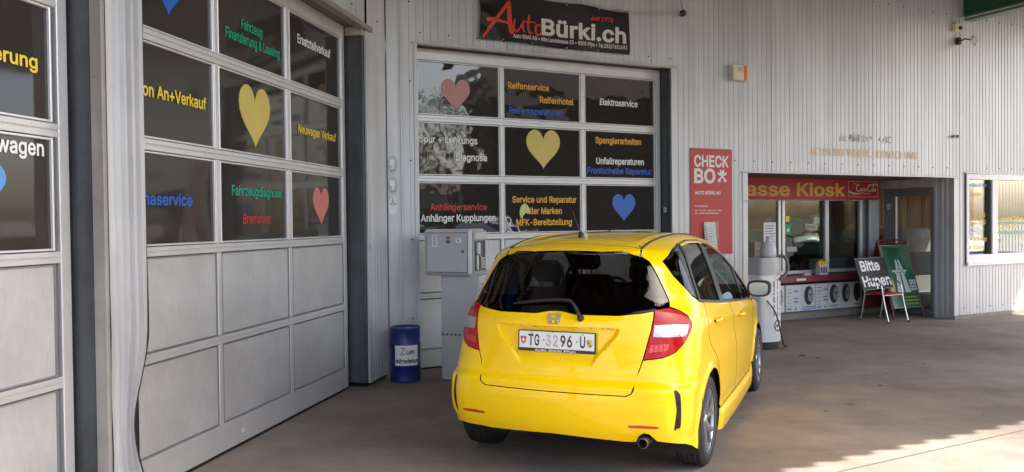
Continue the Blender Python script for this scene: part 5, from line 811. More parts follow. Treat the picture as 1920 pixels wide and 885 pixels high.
# floodlight, junction box, sensor tap, small plates
fl = thing('wall_floodlight', 'white square floodlight angled out from the wall below the green fascia', 'floodlight', PM(12.02, OFF-.16, 4.42), A_M)
MB().box(-.035, .035, .10, .16, -.05, .06, .006).tube([(0, .10, 0), (0, .02, .02), (.05, -.03, .0)], .012, 8).build('bracket', BLACK, fl)
hd = MB().box(-.085, .085, -.018, .018, -.065, .065, .008).build('lamp_head', WHITE, fl); hd.location = (.10, -.06, -.02); hd.rotation_euler = (R(-28), R(-32), R(18))
MB().box(-.072, .072, -.021, -.0185, -.052, .052).build('lamp_glass', mat('lamp_glass', (.85, .85, .82), .15), hd)
jb = thing('junction_box', 'small cream motion sensor box above the floodlight', 'sensor', PM(11.97, OFF-.07, 4.63), A_M)
MB().box(-.08, .08, 0, .07, -.06, .06, .01).build('housing', CRM, jb); MB().lathe([(.001, -.03), (.03, -.02), (.035, 0)], 14, 'y', (.03, 0, -.01)).build('sensor_eye', BLACK, jb)
MB().tube([(-.05, .05, .06), (-.05, .055, .75)], .008, 8).build('conduit', ALU, jb); MB().tube([(.06, .03, -.06), (.07, .02, -.12), (.06, .05, -.18)], .004, 6).build('cable', BLACK, jb)
fc = thing('outdoor_sensor', 'small grey swivel sensor on the wall above the kiosk corner', 'sensor', PM(11.93, OFF-.04, 2.915), A_M)
MB().box(-.02, .02, 0, .04, -.02, .02, .004).lathe([(.001, -.02), (.022, -.015), (.028, .0), (.022, .02)], 12, 'y', (.055, 0, 0)).lathe([(.001, -.02), (.018, -.015), (.022, .0), (.018, .02)], 12, 'y', (-.045, 0, 0)).build('body', mat('sensor_grey', (.28, .27, .26), .5), fc)
sw = thing('key_switch_plate', 'small steel key switch plate on the dark reveal right of the door', 'switch', PM(6.331, -.12, 1.73), A_M)
MB().box(-.010, .0, 0, .055, 0, .07, .003).build('plate', mat('plate_steel', (.6, .6, .58), .35, .5), sw); MB().lathe([(.001, -.014), (.008, -.014), (.008, -.010)], 10, 'x', (0, .028, .035)).build('key_cylinder', BLACK, sw)
sk = []
for z, kind in ((2.25, 0), (2.03, 0), (1.81, 1)):
    t = thing('oval_wall_sticker', ['', 'white drop shaped sticker with dark name, lowest of three at the wall corner'][kind] or ('clear round sticker with white figure, uppermost at the wall corner' if z > 2.2 else 'clear round sticker with white figure, middle one at the wall corner'), 'sticker', PM(2.655, OFF-.0045, z), A_M, 'stickers at the wall corner')
    P = ell(0, 0, .052, .096, 28)
    MB().prism(P, 0, .001).build('film', mat('sticker_film%d' % kind, ((.42, .43, .43), (.74, .74, .73))[kind], .3), t)
    if not kind:
        MB().prism([(-.03, .055), (.018, .055), (.022, .0), (.005, -.045), (-.015, -.05), (-.01, -.01), (-.035, .0)], -.001, 0).build('figure', WHITE, t)
        flat([(-.03, -.062), (.03, -.062), (.03, -.066), (-.03, -.066)], -.001, 'caption', PRINTB, t)
    else:
        text('UNGTWIES', -.042, .042, .018, .016, PRINTB, t, y=-.001, bold=.03); flat([(-.04, .006), (.04, .006), (.04, .003), (-.04, .003)], -.001, 'caption', mat('grey_print', (.2, .25, .3), .5), t)
        script_tube([[(-.005, .085), (.0, .05), (-.015, .05)]], .005, 'hook_mark', STEEL, t, y=-.001)
# turquoise letter on the left flashing
tq = text('e', -.02, .02, 1.375, .05, mat('turquoise_print', (.0, .42, .45), .5), None, y=-.003, bold=.02, name='turquoise_letter_sticker'); tq.location = PL(7.445, OFF-.006); tq.rotation_euler = (0, 0, A_L); tag(tq, 'small turquoise letter e sticker on the flashing beside the corner', 'sticker')

# ---------------------------------------------------------------- payment terminal
pu = thing('fuel_card_terminal', 'grey upright fuel card terminal with wide head in front of the middle door', 'payment terminal', (-.745, 8.20, 0), R(-21))
GP = mat('terminal_grey', (.50, .505, .50), .4, .1, var=(3, .05)); GP2 = mat('terminal_light', (.60, .60, .585), .35, .1, var=(3, .04))
MB().box(0, .43, 0, .34, .0, 1.08, .008).build('column', GP, pu)
MB().box(.432, .438, .03, .30, .3, 1.02, .003).build('side_panel', GP2, pu)
HX0, HX1 = -.165, .375
hdm = MB().box(HX0, HX1, -.06, .34, 1.08, 1.56, .028).build('head', GP2, pu)
MB().box(HX0+.04, HX1-.045, -.068, -.06, 1.12, 1.52, .003).build('service_door', GP, pu)
MB().box(HX0+.034, HX1-.039, -.063, -.0605, 1.114, 1.526).build('door_gap', SEAL, pu)
MB().lathe([(.001, -.082), (.012, -.080), (.012, -.068)], 14, 'y', (.29, 0, 1.33)).build('door_lock', STEEL, pu)
for a, b, c, d, m_ in ((-.06, .00, 1.38, 1.50, PAPER), (.10, .145, 1.455, 1.485, mat('red_card', (.45, .10, .05), .4)), (.10, .145, 1.415, 1.447, mat('blue_card', (.04, .10, .32), .4)), (.21, .27, 1.42, 1.465, PAPER)):
    MB().box(a, b, -.0692, -.0682, c, d).build('sticker', m_, pu)
for k in range(6): MB().box(-.05, -.01-.004*(k % 2), -.0702, -.0694, 1.485-.018*k, 1.491-.018*k).build('sticker_print', PRINTB, pu)
MB().box(.232, .245, -.0702, -.0694, 1.43, 1.455).build('sticker_print', PRINTB, pu)
# keypad side (faces +x)
MB().box(HX1+.001, HX1+.012, -.03, .33, 1.10, 1.54, .004).build('fascia_frame', mat('fascia_grey', (.32, .32, .31), .4), pu)
MB().box(HX1+.013, HX1+.018, .0, .30, 1.455, 1.52, .002).build('display', mat('display_pale', (.55, .56, .52), .25), pu)
MB().box(HX1+.013, HX1+.016, .0, .30, 1.13, 1.44).build('recess_plate', mat('recess_dark', (.07, .07, .07), .4), pu)
MB().box(HX1+.017, HX1+.045, .03, .09, 1.30, 1.42, .006).box(HX1+.017, HX1+.03, .03, .07, 1.14, 1.29, .004).build('card_slot', GP2, pu)
for i in range(3):
    for j in range(4): MB().box(HX1+.017, HX1+.024, .15+.035*i, .175+.035*i, 1.15+.03*j, 1.172+.03*j, .003).build('key', GP2, pu)
MB().box(HX1+.017, HX1+.032, .25, .29, 1.13, 1.44, .004).build('side_rail', GP2, pu)
MB().tube([(HX1+.03, .10, 1.30), (HX1+.06, .13, 1.2), (HX1+.03, .12, 1.14)], .005, 6).build('cord', GP2, pu)
for a, b, m_ in ((.95, 1.0, mat('teal_label', (.02, .25, .2), .5)), (.86, .93, PAPER), (.76, .84, PAPER)): MB().box(.4385, .4395, .06, .20, a, b).build('side_label', m_, pu)
for k in range(2): MB().box(.4397, .4402, .10, .15, .88-.1*k, .91-.1*k).build('side_symbol', PRINTB, pu)
for k in range(8):
    a = .012+.048*k; flat([(a, .455), (a+.030, .470), (a, .485)], -.002, 'arrow_mark', PRINTB, pu)
# ---------------------------------------------------------------- blue barrel
BB = mat('blue_drum_paint', (.006, .02, .15), .38, 0, coat=.2, var=(4, .12), wear=(18, .70, (.02, .05, .25)))
ba = thing('blue_barrel', 'blue steel drum with handwritten white note standing in the wall corner', 'barrel', (-1.115, 8.165, 0), R(-12))
rb = .155; prof = [(.001, .025), (rb-.012, .025), (rb-.012, .0), (rb, .0), (rb+.003, .012), (rb-.001, .03)]
for z in (.19, .38): prof += [(rb-.001, z-.018), (rb+.006, z-.006), (rb+.006, z+.006), (rb-.001, z+.018)]
prof += [(rb-.001, .53), (rb+.004, .545), (rb+.004, .557), (rb-.008, .560), (rb-.010, .545), (.001, .543)]
MB().lathe(prof, 48).build('drum', BB, ba); MB().lathe([(.0, .552), (.025, .552), (.027, .544)], 16, 'z', (.05, -.05, 0)).build('bung', mat('bung_white', (.5, .5, .5), .4), ba)
MB().lathe([(rb+.0035, .196), (rb+.0035, .202)], 48).build('white_line', mat('drum_line', (.5, .5, .55), .4), ba)
def wrapc(o, r_, a0, off=.0):     # bend a flat x-z print round the drum
    for v in o.data.vertices:
        a = a0+v.co.x/r_; y = v.co.y; v.co.x = (r_+off-y)*math.sin(a); v.co.y = -(r_+off-y)*math.cos(a)
    o.data.update(); return o
V = []; nx = 14
for j in range(4):
    for i in range(nx+1): V.append((-.118+.236*i/nx, 0, .178+.205*j/3))
mb = MB(); mb.add(V, [(j*(nx+1)+i, j*(nx+1)+i+1, (j+1)*(nx+1)+i+1, (j+1)*(nx+1)+i) for j in range(3) for i in range(nx)]); nt_ = link('paper_note', mesh_keep(mb, 'paper_note'), ba, PAPER); wrapc(nt_, rb, .42, .010)
HW = [[(0, .06), (.035, .06), (.0, .0), (.04, .0)], [(.055, .036), (.055, .01), (.065, .002), (.078, .01), (.08, .036), (.08, .0)], [(.092, .035), (.092, .0), (.094, .028), (.105, .034), (.108, .0), (.11, .028), (.122, .033), (.125, .0)]]
o = script_tube([[(x-.055, z+.295) for x, z in Q] for Q in HW], .0036, 'handwriting', PRINTB, nt_, y=0); wrapc(o, rb, .42, .0125)
HW2 = [[(0, .03), (0, 0), (.003, .025), (.012, .03), (.014, 0), (.016, .025), (.026, .03), (.028, 0)], [(.036, .028), (.036, 0)], [(.036, .040), (.0365, .042)], [(.046, .045), (.046, .004), (.052, 0)], [(.041, .03), (.054, .03)],
       [(.062, .03), (.062, 0), (.065, .026), (.076, .03), (.078, 0)], [(.086, .015), (.100, .018), (.096, .03), (.088, .028), (.086, .01), (.094, 0), (.102, .004)], [(.110, .05), (.110, 0), (.113, .026), (.122, .03), (.124, 0)],
       [(.132, .03), (.132, 0), (.135, .026), (.143, .03), (.145, 0), (.147, .026), (.156, .03), (.158, 0)], [(.166, .015), (.180, .018), (.176, .03), (.168, .028), (.166, .01), (.174, 0), (.182, .004)], [(.190, .03), (.190, 0), (.193, .026), (.202, .03), (.204, 0)]]
o = script_tube([[(x*1.06-.105, z+.205) for x, z in Q] for Q in HW2], .0034, 'handwriting', PRINTB, nt_, y=0); wrapc(o, rb, .42, .0125)
# ---------------------------------------------------------------- vacuum column
vc = thing('vacuum_cleaner_column', 'silver car vacuum column with grey hose standing right of the car', 'vacuum', PM(7.325, -.87), A_M)
SV = mat('silver_column', (.74, .74, .74), .35, .3, var=(4, .05)); SV2 = mat('grey_cap', (.42, .42, .42), .4, .3)
def dshape(w, d, n=14): return [(w/2*math.cos(math.pi+math.pi*i/n), d*math.sin(math.pi+math.pi*i/n)) for i in range(n+1)]+[(w/2, .16), (-w/2, .16)]
MB().prism(dshape(.36, .10), .10, .93, 'z').build('column_shell', SV, vc)
MB().prism(dshape(.37, .105), .93, 1.10, 'z').prism(dshape(.34, .09), 1.10, 1.15, 'z').build('top_cap', SV2, vc)
MB().prism(dshape(.30, .08), .0, .10, 'z').build('base', BLACK, vc)
hose = [(.13, -.02, 1.12), (.18, -.05, 1.17), (.225, -.08, 1.12), (.23, -.10, 1.03), (.18, -.13, .96), (.10, -.15, .91), (.04, -.15, .88)]
def smooth(P, k=6):
    S = []; n = len(P)
    for i in range(n-1):
        p0, p1, p2, p3 = [Vector(P[j]) for j in (max(i-1, 0), i, i+1, min(i+2, n-1))]
        for q in range(k):
            t = q/k; S.append(.5*((2*p1)+(-p0+p2)*t+(2*p0-5*p1+4*p2-p3)*t*t+(-p0+3*p1-3*p2+p3)*t**3))
    S.append(Vector(P[-1])); return S
S = smooth(hose, 9); MB().tube(S, [.019+.002*(i % 2) for i in range(len(S))], 12).build('hose', mat('grey_hose', (.11, .11, .115), .5), vc)
S = smooth([(-.12, -.10, .62), (-.06, -.16, .50), (.0, -.17, .35), (.05, -.16, .2), (.12, -.14, .06), (.2, -.1, .02), (.26, -.05, .03)], 8); MB().tube(S, .009, 10).build('hose', BLACK, vc)
Mv = Matrix.Rotation(R(90), 4, 'Y')
def vtext(body, x, z0, z1, cap, m):
    me = text(body, 0, z1-z0, 0, cap, m, vc, y=0, bold=.01)
    for v in me.data.vertices:
        a, c = v.co.x, v.co.z; v.co.x = x-c; v.co.z = z0+a; xx = v.co.x/.20; v.co.y = -.10*math.sqrt(max(0, 1-xx*xx))-.003
    me.data.update()
vtext('mit für alle Kunden', .01, .42, .86, .035, PRINTB); vtext('sale pour toutes les marques', .065, .42, .88, .028, PRINTB); vtext('Nur für Staubsauger benutzen', .105, .42, .90, .018, mat('grey_print2', (.3, .3, .3), .6))
S = [(.06+.055*math.cos(a), .30+.065*math.sin(a)) for a in np.linspace(.6, 5.7, 18)]
o = script_tube([S], .008, 'round_logo', PRINTB, vc, y=0)
for v in o.data.vertices: v.co.y = -.10*math.sqrt(max(0, 1-(v.co.x/.20)**2))-.003
o2 = text('abu', .03, .095, .285, .035, PRINTB, vc, y=-.101, bold=.03); 
for v in o2.data.vertices: v.co.y = -.10*math.sqrt(max(0, 1-(v.co.x/.20)**2))-.004
jug = thing('plastic_canister', 'translucent white plastic canister standing on top of the vacuum column', 'canister', PM(7.35, -.85, 1.151), A_M)
MB().lathe([(.001, 0), (.088, 0), (.098, .02), (.098, .08), (.085, .14), (.05, .19), (.03, .21), (.028, .235), (.001, .235)], 20).build('bottle', mat('milky_plastic', (.52, .52, .52), .35), jug)
MB().lathe([(.001, .262), (.026, .262), (.028, .235)], 14).build('cap', mat('cap_grey', (.45, .45, .45), .4), jug)
gb = thing('cardboard_pack', 'small brown grey carton beside the canister on the vacuum column', 'box', PM(7.21, -.76, 1.151), A_M)
MB().box(-.06, .06, -.06, .06, 0, .19, .004).build('carton', mat('brown_card', (.22, .18, .15), .7), gb); MB().box(-.02, .02, -.0605, -.0600, .1, .12).build('carton_tape', mat('tape', (.4, .3, .2), .4), gb)

# ---------------------------------------------------------------- chair, horn sign, poster stand
ch = thing('red_stacking_chair', 'red seated chair with chromed tube legs and arms, holding the black sign', 'chair', PM(10.86, .22), A_M)
CH = mat('chrome_tube', (.62, .61, .60), .25, .8); RC = mat('red_seat', (.33, .02, .025), .5, var=(9, .1))
for sx in (-1, 1):
    x = sx*.225; P = smooth([(x, -.25, 0), (x, -.17, .30), (x, -.13, .52), (x, -.10, .60), (x, -.02, .635), (x, .10, .635), (x, .17, .59), (x, .18, .50), (x, .22, .25), (x, .27, 0)], 4)
    MB().tube(P, .0115, 10).build('leg_and_arm_frame', CH, ch)
    for y_ in (-.25, .27): MB().lathe([(.001, 0), (.015, 0), (.014, .03)], 10, 'z', (x, y_, 0)).build('foot_cap', BLACK, ch)
MB().tube([(-.225, -.15, .425), (.225, -.15, .425)], .010, 8).tube([(-.225, .17, .425), (.225, .17, .425)], .010, 8).build('seat_rail', CH, ch)
nx = 8; V = []
for j in range(nx+1):
    for i in range(nx+1): u, v = i/nx*2-1, j/nx*2-1; V.append((.215*u, .01+.19*v, .452-.012*(1-u*u)*(1-v*v)+.006*v*v))
mb = MB(); n = len(V); mb.add(V+[(a, b, c-.018) for a, b, c in V], [(j*(nx+1)+i, j*(nx+1)+i+1, (j+1)*(nx+1)+i+1, (j+1)*(nx+1)+i) for j in range(nx) for i in range(nx)]+[(n+j*(nx+1)+i, n+(j+1)*(nx+1)+i, n+(j+1)*(nx+1)+i+1, n+j*(nx+1)+i+1) for j in range(nx) for i in range(nx)]+
    [(i, i+1, n+i+1, n+i) for i in range(nx)]+[(nx*(nx+1)+i, n+nx*(nx+1)+i, n+nx*(nx+1)+i+1, nx*(nx+1)+i+1) for i in range(nx)]+[(i*(nx+1), n+i*(nx+1), n+(i+1)*(nx+1), (i+1)*(nx+1)) for i in range(nx)]+[(i*(nx+1)+nx, (i+1)*(nx+1)+nx, n+(i+1)*(nx+1)+nx, n+i*(nx+1)+nx) for i in range(nx)])
mb.build('seat', RC, ch)
MB().box(-.20, .20, .275, .295, .60, .84, .008).build('backrest', RC, ch); MB().tube(smooth([(-.21, .18, .45), (-.205, .27, .62), (-.19, .30, .86), (.19, .30, .86), (.205, .27, .62), (.21, .18, .45)], 5), .010, 8).build('back_frame', CH, ch)
hs = thing('black_horn_sign', 'black board with white German words leaning on the red chair', 'sign', PM(10.85, .32, .497), A_M)
hs.rotation_euler = (0, 0, A_M)
Mh = Matrix.Rotation(R(-18), 4, 'X') @ Matrix.Rotation(R(-1.5), 4, 'Y')
o = MB().box(-.36, .35, 0, .012, 0, .53, .004).build('board', mat('chalk_black', (.012, .012, .014), .5, 0, spec=.25, var=(4, .3)), hs); o.matrix_local = Mh
WL = mat('bold_white_letters', (.80, .80, .80), .5)
for body, a, b, z in (('Bitte', -.27, .17, .315), ('Hupen', -.31, .33, .065)):
    q = text(body, a, b, z, .165, WL, hs, y=-.003, bold=.04); q.matrix_local = Mh
MB().box(-.355, .345, -.002, -.0002, .006, .012).box(-.355, .345, -.002, -.0002, .518, .524).build('edge_line', mat('edge_grey', (.3, .3, .3), .5), hs).matrix_local = Mh
ps = thing('folding_poster_stand', 'dark red tubular A frame stand with green motorway toll poster', 'poster stand', PM(11.53, .28), A_M)
DR = mat('dark_red_tube', (.16, .015, .02), .4)
Ma = Matrix.Rotation(R(-15), 4, 'X')
o = MB().tube(smooth([(-.36, 0, .0), (-.355, 0, .6), (-.345, 0, 1.22), (-.30, 0, 1.30), (.30, 0, 1.30), (.345, 0, 1.22), (.355, 0, .6), (.36, 0, 0)], 5), .014, 10).build('front_frame', DR, ps); o.matrix_local = Ma
Mb_ = Matrix.Translation((0, .68, 0)) @ Matrix.Rotation(R(15), 4, 'X')
o = MB().tube([(-.34, 0, 0), (-.34, 0, 1.27)], .014, 10).tube([(.34, 0, 0), (.34, 0, 1.27)], .014, 10).box(-.33, .33, -.004, .004, .12, 1.25).build('rear_frame', DR, ps); o.matrix_local = Mb_
o = MB().box(-.335, .335, -.020, -.006, .17, 1.22, .003).build('poster_frame', mat('poster_edge', (.35, .33, .30), .5), ps); o.matrix_local = Ma
PG = mat('poster_green', (.02, .11, .055), .25, 0, var=(1.5, .15)); 
po = MB().box(-.325, .325, -.0225, -.0205, .18, 1.21).build('poster', PG, ps); po.matrix_local = Ma
yy = -.024
WP_ = mat('poster_white', (.55, .62, .58), .3)
def pf(P, m_, nm): return flat(P, yy, nm, m_, po)
pf([(-.06, .97), (-.03, .97), (-.015, .80), (-.085, .80)], WP_, 'road_symbol'); pf([(.0, .97), (.03, .97), (.085, .80), (.01, .80)], WP_, 'road_symbol')
pf([(-.19, .765), (.16, .765), (.16, .795), (-.19, .795)], WP_, 'bridge_symbol'); pf([(-.125, .73), (-.105, .73), (-.095, .764), (-.125, .764)], WP_, 'bridge_symbol'); pf([(.095, .73), (.115, .73), (.125, .764), (.10, .764)], WP_, 'bridge_symbol')
pf([(-.095, .755), (-.02, .755), (-.01, .42), (-.16, .42)], WP_, 'road_symbol'); pf([(.005, .755), (.075, .755), (.16, .42), (.03, .42)], WP_, 'road_symbol')
for i in range(2):
    for j in range(2):
        a, b = .165+.078*i, .45+.095*j; pf([(a, b), (a+.066, b), (a+.066, b+.08), (a, b+.08)], WP_, 'vehicle_tile')
        flat([(a+.01, b+.03), (a+.05, b+.03), (a+.04, b+.055), (a+.02, b+.055)], yy-.0015, 'vehicle_symbol', PG, po)
pf([(-.325+.02, .42), (-.21, .42), (-.21, .66), (-.305, .66)], mat('poster_ochre', (.50, .36, .12), .3), 'sticker_field')
DG = mat('poster_dark_print', (.006, .05, .02), .3)
text('VERKAUF VIGNETTE', -.29, .29, 1.125, .05, DG, po, y=yy, bold=.01); text('PEDAGGIO TOLL', -.27, .30, 1.045, .05, DG, po, y=yy, bold=.01)
YP = mat('poster_yellow_print', (.45, .40, .08), .4)
for k, bd in enumerate(('Autobahn Vignette', 'Contrassegno Suisse', 'Vignette Suisse')): text(bd, -.02, .28, .33-.055*k, .028, YP, po, y=yy, bold=.0)
# ---------------------------------------------------------------- the yellow hatchback
def herm(xs, ys):
    xs = np.array(xs, float); ys = np.array(ys, float); d = np.diff(ys)/np.diff(xs); m = np.empty_like(ys); m[0] = d[0]; m[-1] = d[-1]
    w = np.diff(xs); m[1:-1] = (d[:-1]*w[1:]+d[1:]*w[:-1])/(w[1:]+w[:-1])
    def f(x):
        x = np.clip(x, xs[0], xs[-1]); i = np.clip(np.searchsorted(xs, x)-1, 0, len(xs)-2); h = xs[i+1]-xs[i]; t = (x-xs[i])/h
        return ys[i]*(2*t**3-3*t*t+1)+h*m[i]*(t**3-2*t*t+t)+ys[i+1]*(3*t*t-2*t**3)+h*m[i+1]*(t**3-t*t)
    return f
A_ = herm([.10, .15, .25, .30, .40, .55, .70, .85, .95, 1.02, 1.10, 1.25, 1.40, 1.50, 1.56], [.80, .812, .822, .822, .833, .842, .847, .842, .830, .812, .782, .722, .655, .602, .57])
T_ = herm([-.75, -.55, -.35, 0, .6, 1.6, 2.4, 2.9, 3.2], [.955, .97, .982, .996, 1., .995, .975, .94, .89])
Yr = herm([.15, .27, .34, .45, .56, .62, .645, .70, .80, .95, 1.05, 1.15, 1.30, 1.41, 1.44, 1.50, 1.6], [-.575, -.60, -.632, -.655, -.655, -.64, -.618, -.61, -.605, -.59, -.56, -.50, -.41, -.345, -.325, -.24, -.1])
CR = herm([.15, .5, .62, .70, 1.05, 1.40, 1.6], [.16, .16, .16, .20, .26, .28, .3])
Zr = herm([-.8, -.45, -.30, 0, .5, 1.0, 1.4, 1.75, 2.1, 2.4, 2.75, 3.0, 3.15, 3.4], [1.35, 1.445, 1.478, 1.512, 1.543, 1.540, 1.495, 1.36, 1.17, 1.03, .93, .85, .76, .5])
Yf = herm([.15, .3, .5, .7, .85, 1.0], [3.12, 3.2, 3.22, 3.19, 3.1, 2.9])
KR = herm([.15, .5, .7, 1.0, 1.2, 1.5], [.20, .20, .27, .34, .32, .24])
def smax(a, b, k):
    h = np.maximum(k-np.abs(a-b), 0)/k; return np.maximum(a, b)+h*h*k*.25
def sst(x, a, b): t = np.clip((x-a)/(b-a), 0, 1); return t*t*(3-2*t)
WY0, WY1, WR = .10, 2.60, .298
def Fd(p):
    x, y, z = p[..., 0], p[..., 1], p[..., 2]; ax = np.sqrt(x*x+1e-6); e = .01
    a = A_(z)*T_(y); da = (A_(z+e)-A_(z-e))/(2*e)
    # door panels: shoulder crease, scallop below it, sill skirt step
    zl = .93-.045*(y-.3); side = sst(ax, .6, .75)
    a = a-.012*np.exp(-((z-zl+.12)/.09)**2)*sst(y, -.3, .2)+.006*np.exp(-((z-zl)/.03)**2)*sst(y, -.1, .3)*(1-sst(y, 2.2, 2.7))
    a = a+.022*(1-sst(z, .235, .275))*sst(y, .50, .62)*(1-sst(y, 2.15, 2.25))
    for wy in (WY0, WY1):
        r_ = np.sqrt((y-wy)**2+(z-.29)**2); a = a+.014*np.exp(-((r_-.355)/.035)**2)*(z > .1)
    # rear corner wings beside the vents
    a = a+.010*np.exp(-((z-.42)/.16)**2)*np.exp(-((y+.42)/.10)**2)
    dA = (ax-a)/np.sqrt(1+da*da)
    ry = (Yr(z+e)-Yr(z-e))/(2*e)
    yr = Yr(z)+CR(z)*x*x
    # number plate recess: sharp ledge above, angled cheeks, fading out downwards
    hw = .235+.16*sst(z, .72, .97); inn = 1-sst(ax, hw-.012, hw+.022)
    rec = inn*(1-sst(z, .955, .967))*sst(z, .715, .80)
    yr = yr+.034*rec-.012*(sst(z, .958, .972)*(1-sst(z, 1.0, 1.06)))*(1-sst(ax, .36, .50))
    # emblem swelling in the glass edge, bumper shelf, lower lip
    yr = yr-.006*np.exp(-((z-.615)/.02)**2)*(1-sst(ax, .70, .80))
    yr = yr-.009*sst(ax, .752, .772)*(1-sst(z, .60, .635))*sst(z, .33, .37)+.010*np.exp(-((ax-.738)/.018)**2)*(1-sst(z, .60, .63))*sst(z, .35, .38)
    # roof spoiler lip
    yr = yr-.035*sst(z, 1.415, 1.43)*(1-sst(z, 1.445, 1.5))*(1-sst(ax, .42, .52))
    dR = (yr-y)/np.sqrt(1+ry*ry)
    rz = (Zr(y+e)-Zr(y-e))/(2*e)
    dT = (z-Zr(y)+.11*x*x+.006*np.exp(-((ax-.435)/.012)**2)*(y < 1.6))/np.sqrt(1+rz*rz)
    dF = y-Yf(z)+.22*x*x
    s = smax(dA, dR, KR(z)); s = smax(s, dT, .10); return smax(s, dF, .3)
def grad(P):
    e = 2e-3; G = np.stack([(Fd(P+np.eye(3)[i]*e)-Fd(P-np.eye(3)[i]*e))/(2*e) for i in range(3)], -1); return G/np.linalg.norm(G, axis=-1, keepdims=True)
def snap(P, d):
    """slide points along direction d (towards the body) until they meet the skin; first crossing from outside"""
    P = np.array(P, float); d = np.array(d, float); d /= np.linalg.norm(d)
    B = P-np.outer((P-np.array([0, 1.3, .8])) @ d, d); t = np.full(len(P), -3.2); best = t.copy()
    for _ in range(90): t = t+np.clip(Fd(B+t[:, None]*d), -.1, .25)*.7
    return B+t[:, None]*d
cxy = (0.50186, 5.48608); TH = .42736
car = thing('yellow_hatchback', 'bright yellow compact hatchback car parked with its tail towards the camera', 'car', (*cxy, 0), -TH)
def paint_mat():
    m = mat('yellow_car_paint', (1.0, .64, .0), .36, 0, coat=.8, spec=.15); t = m.node_tree; N = t.nodes.new
    out = [x for x in t.nodes if x.type == 'OUTPUT_MATERIAL'][0]; b = t.nodes['Principled BSDF']
    gm = N('ShaderNodeNewGeometry'); df = N('ShaderNodeBsdfDiffuse'); df.inputs[0].default_value = (.012, .012, .012, 1); mx = N('ShaderNodeMixShader')
    t.links.new(gm.outputs['Backfacing'], mx.inputs[0]); t.links.new(b.outputs[0], mx.inputs[1]); t.links.new(df.outputs[0], mx.inputs[2]); t.links.new(mx.outputs[0], out.inputs[0])
    return m
PAINT = paint_mat()
def patch_data(curve, d, step=.03, off=0., lip=.014):
    """closed 3-D outline -> gridded skin patch (verts, faces, normals) hugging the body, with an inward lip"""
    d = np.array(d, float); d /= np.linalg.norm(d); up = np.array([0, 0, 1.]) if abs(d[2]) < .9 else np.array([0, 1., 0])
    e1 = np.cross(up, -d); e1 /= np.linalg.norm(e1); e2 = np.cross(-d, e1)
    C_ = np.array(curve, float)
    C2 = []
    n = len(C_)
    for i in range(n):
        a, b = C_[i], C_[(i+1) % n]; k = max(1, int(np.linalg.norm(a-b)/step)); C2 += [a+(b-a)*j/k for j in range(k)]
    C2 = np.array(C2); U = np.stack([C2 @ e1, C2 @ e2], 1)
    bm = bmesh.new(); vs = [bm.verts.new((u, v, 0)) for u, v in U]
    for t_ in fill_ear([(u, v) for u, v in U]):
        try: bm.faces.new([vs[i] for i in t_])
        except ValueError: pass
    lo, hi = U.min(0), U.max(0)
    for ax_ in (0, 1):
        x = math.floor(lo[ax_]/step)*step
        while x < hi[ax_]:
            no = (1, 0, 0) if ax_ == 0 else (0, 1, 0); co = (x, 0, 0) if ax_ == 0 else (0, x, 0)
            bmesh.ops.bisect_plane(bm, geom=bm.verts[:]+bm.edges[:]+bm.faces[:], plane_co=co, plane_no=no, dist=1e-5); x += step
    bmesh.ops.remove_doubles(bm, verts=bm.verts[:], dist=2e-4)
    # merge the triangulation's diagonals back into the grid
    dis = [e for e in bm.edges if len(e.link_faces) == 2 and not (abs(e.verts[0].co.x-e.verts[1].co.x) < 1e-4 or abs(e.verts[0].co.y-e.verts[1].co.y) < 1e-4)]
    bmesh.ops.dissolve_edges(bm, edges=dis, use_verts=False); bmesh.ops.triangulate(bm, faces=[f for f in bm.faces if len(f.verts) > 4])
    bm.verts.index_update(); P = np.array([v.co[:] for v in bm.verts]); W3 = P[:, :1]*e1+P[:, 1:2]*e2
    S = snap(W3, d); G = grad(S); S = S+G*off
    Fc = [[v.index for v in f.verts] for f in bm.faces]
    edges = [(e.verts[0].index, e.verts[1].index, e.link_faces[0]) for e in bm.edges if len(e.link_faces) == 1]
    # orient outwards
    F2 = []
    for f in Fc:
        a, b, c = S[f[0]], S[f[1]], S[f[2]]; F2.append(f if np.dot(np.cross(b-a, c-a), G[f[0]]) > 0 else f[::-1])
    n0 = len(S); bset = sorted({i for e in edges for i in e[:2]}); mp = {b: n0+k for k, b in enumerate(bset)}; mp2 = {b: n0+len(bset)+k for k, b in enumerate(bset)}
    L0 = S[bset]; L1 = S[bset]-G[bset]*lip
    if lip > 0:
        V = np.concatenate([S, L0, L1]); NN = np.concatenate([G, G[bset], G[bset]])
        for a, b, _ in edges: F2.append([mp[a], mp[b], mp2[b], mp2[a]])
    else: V, NN = S, G
    nl = len(edges) if lip > 0 else 0
    bm.free(); return V, F2, NN, nl
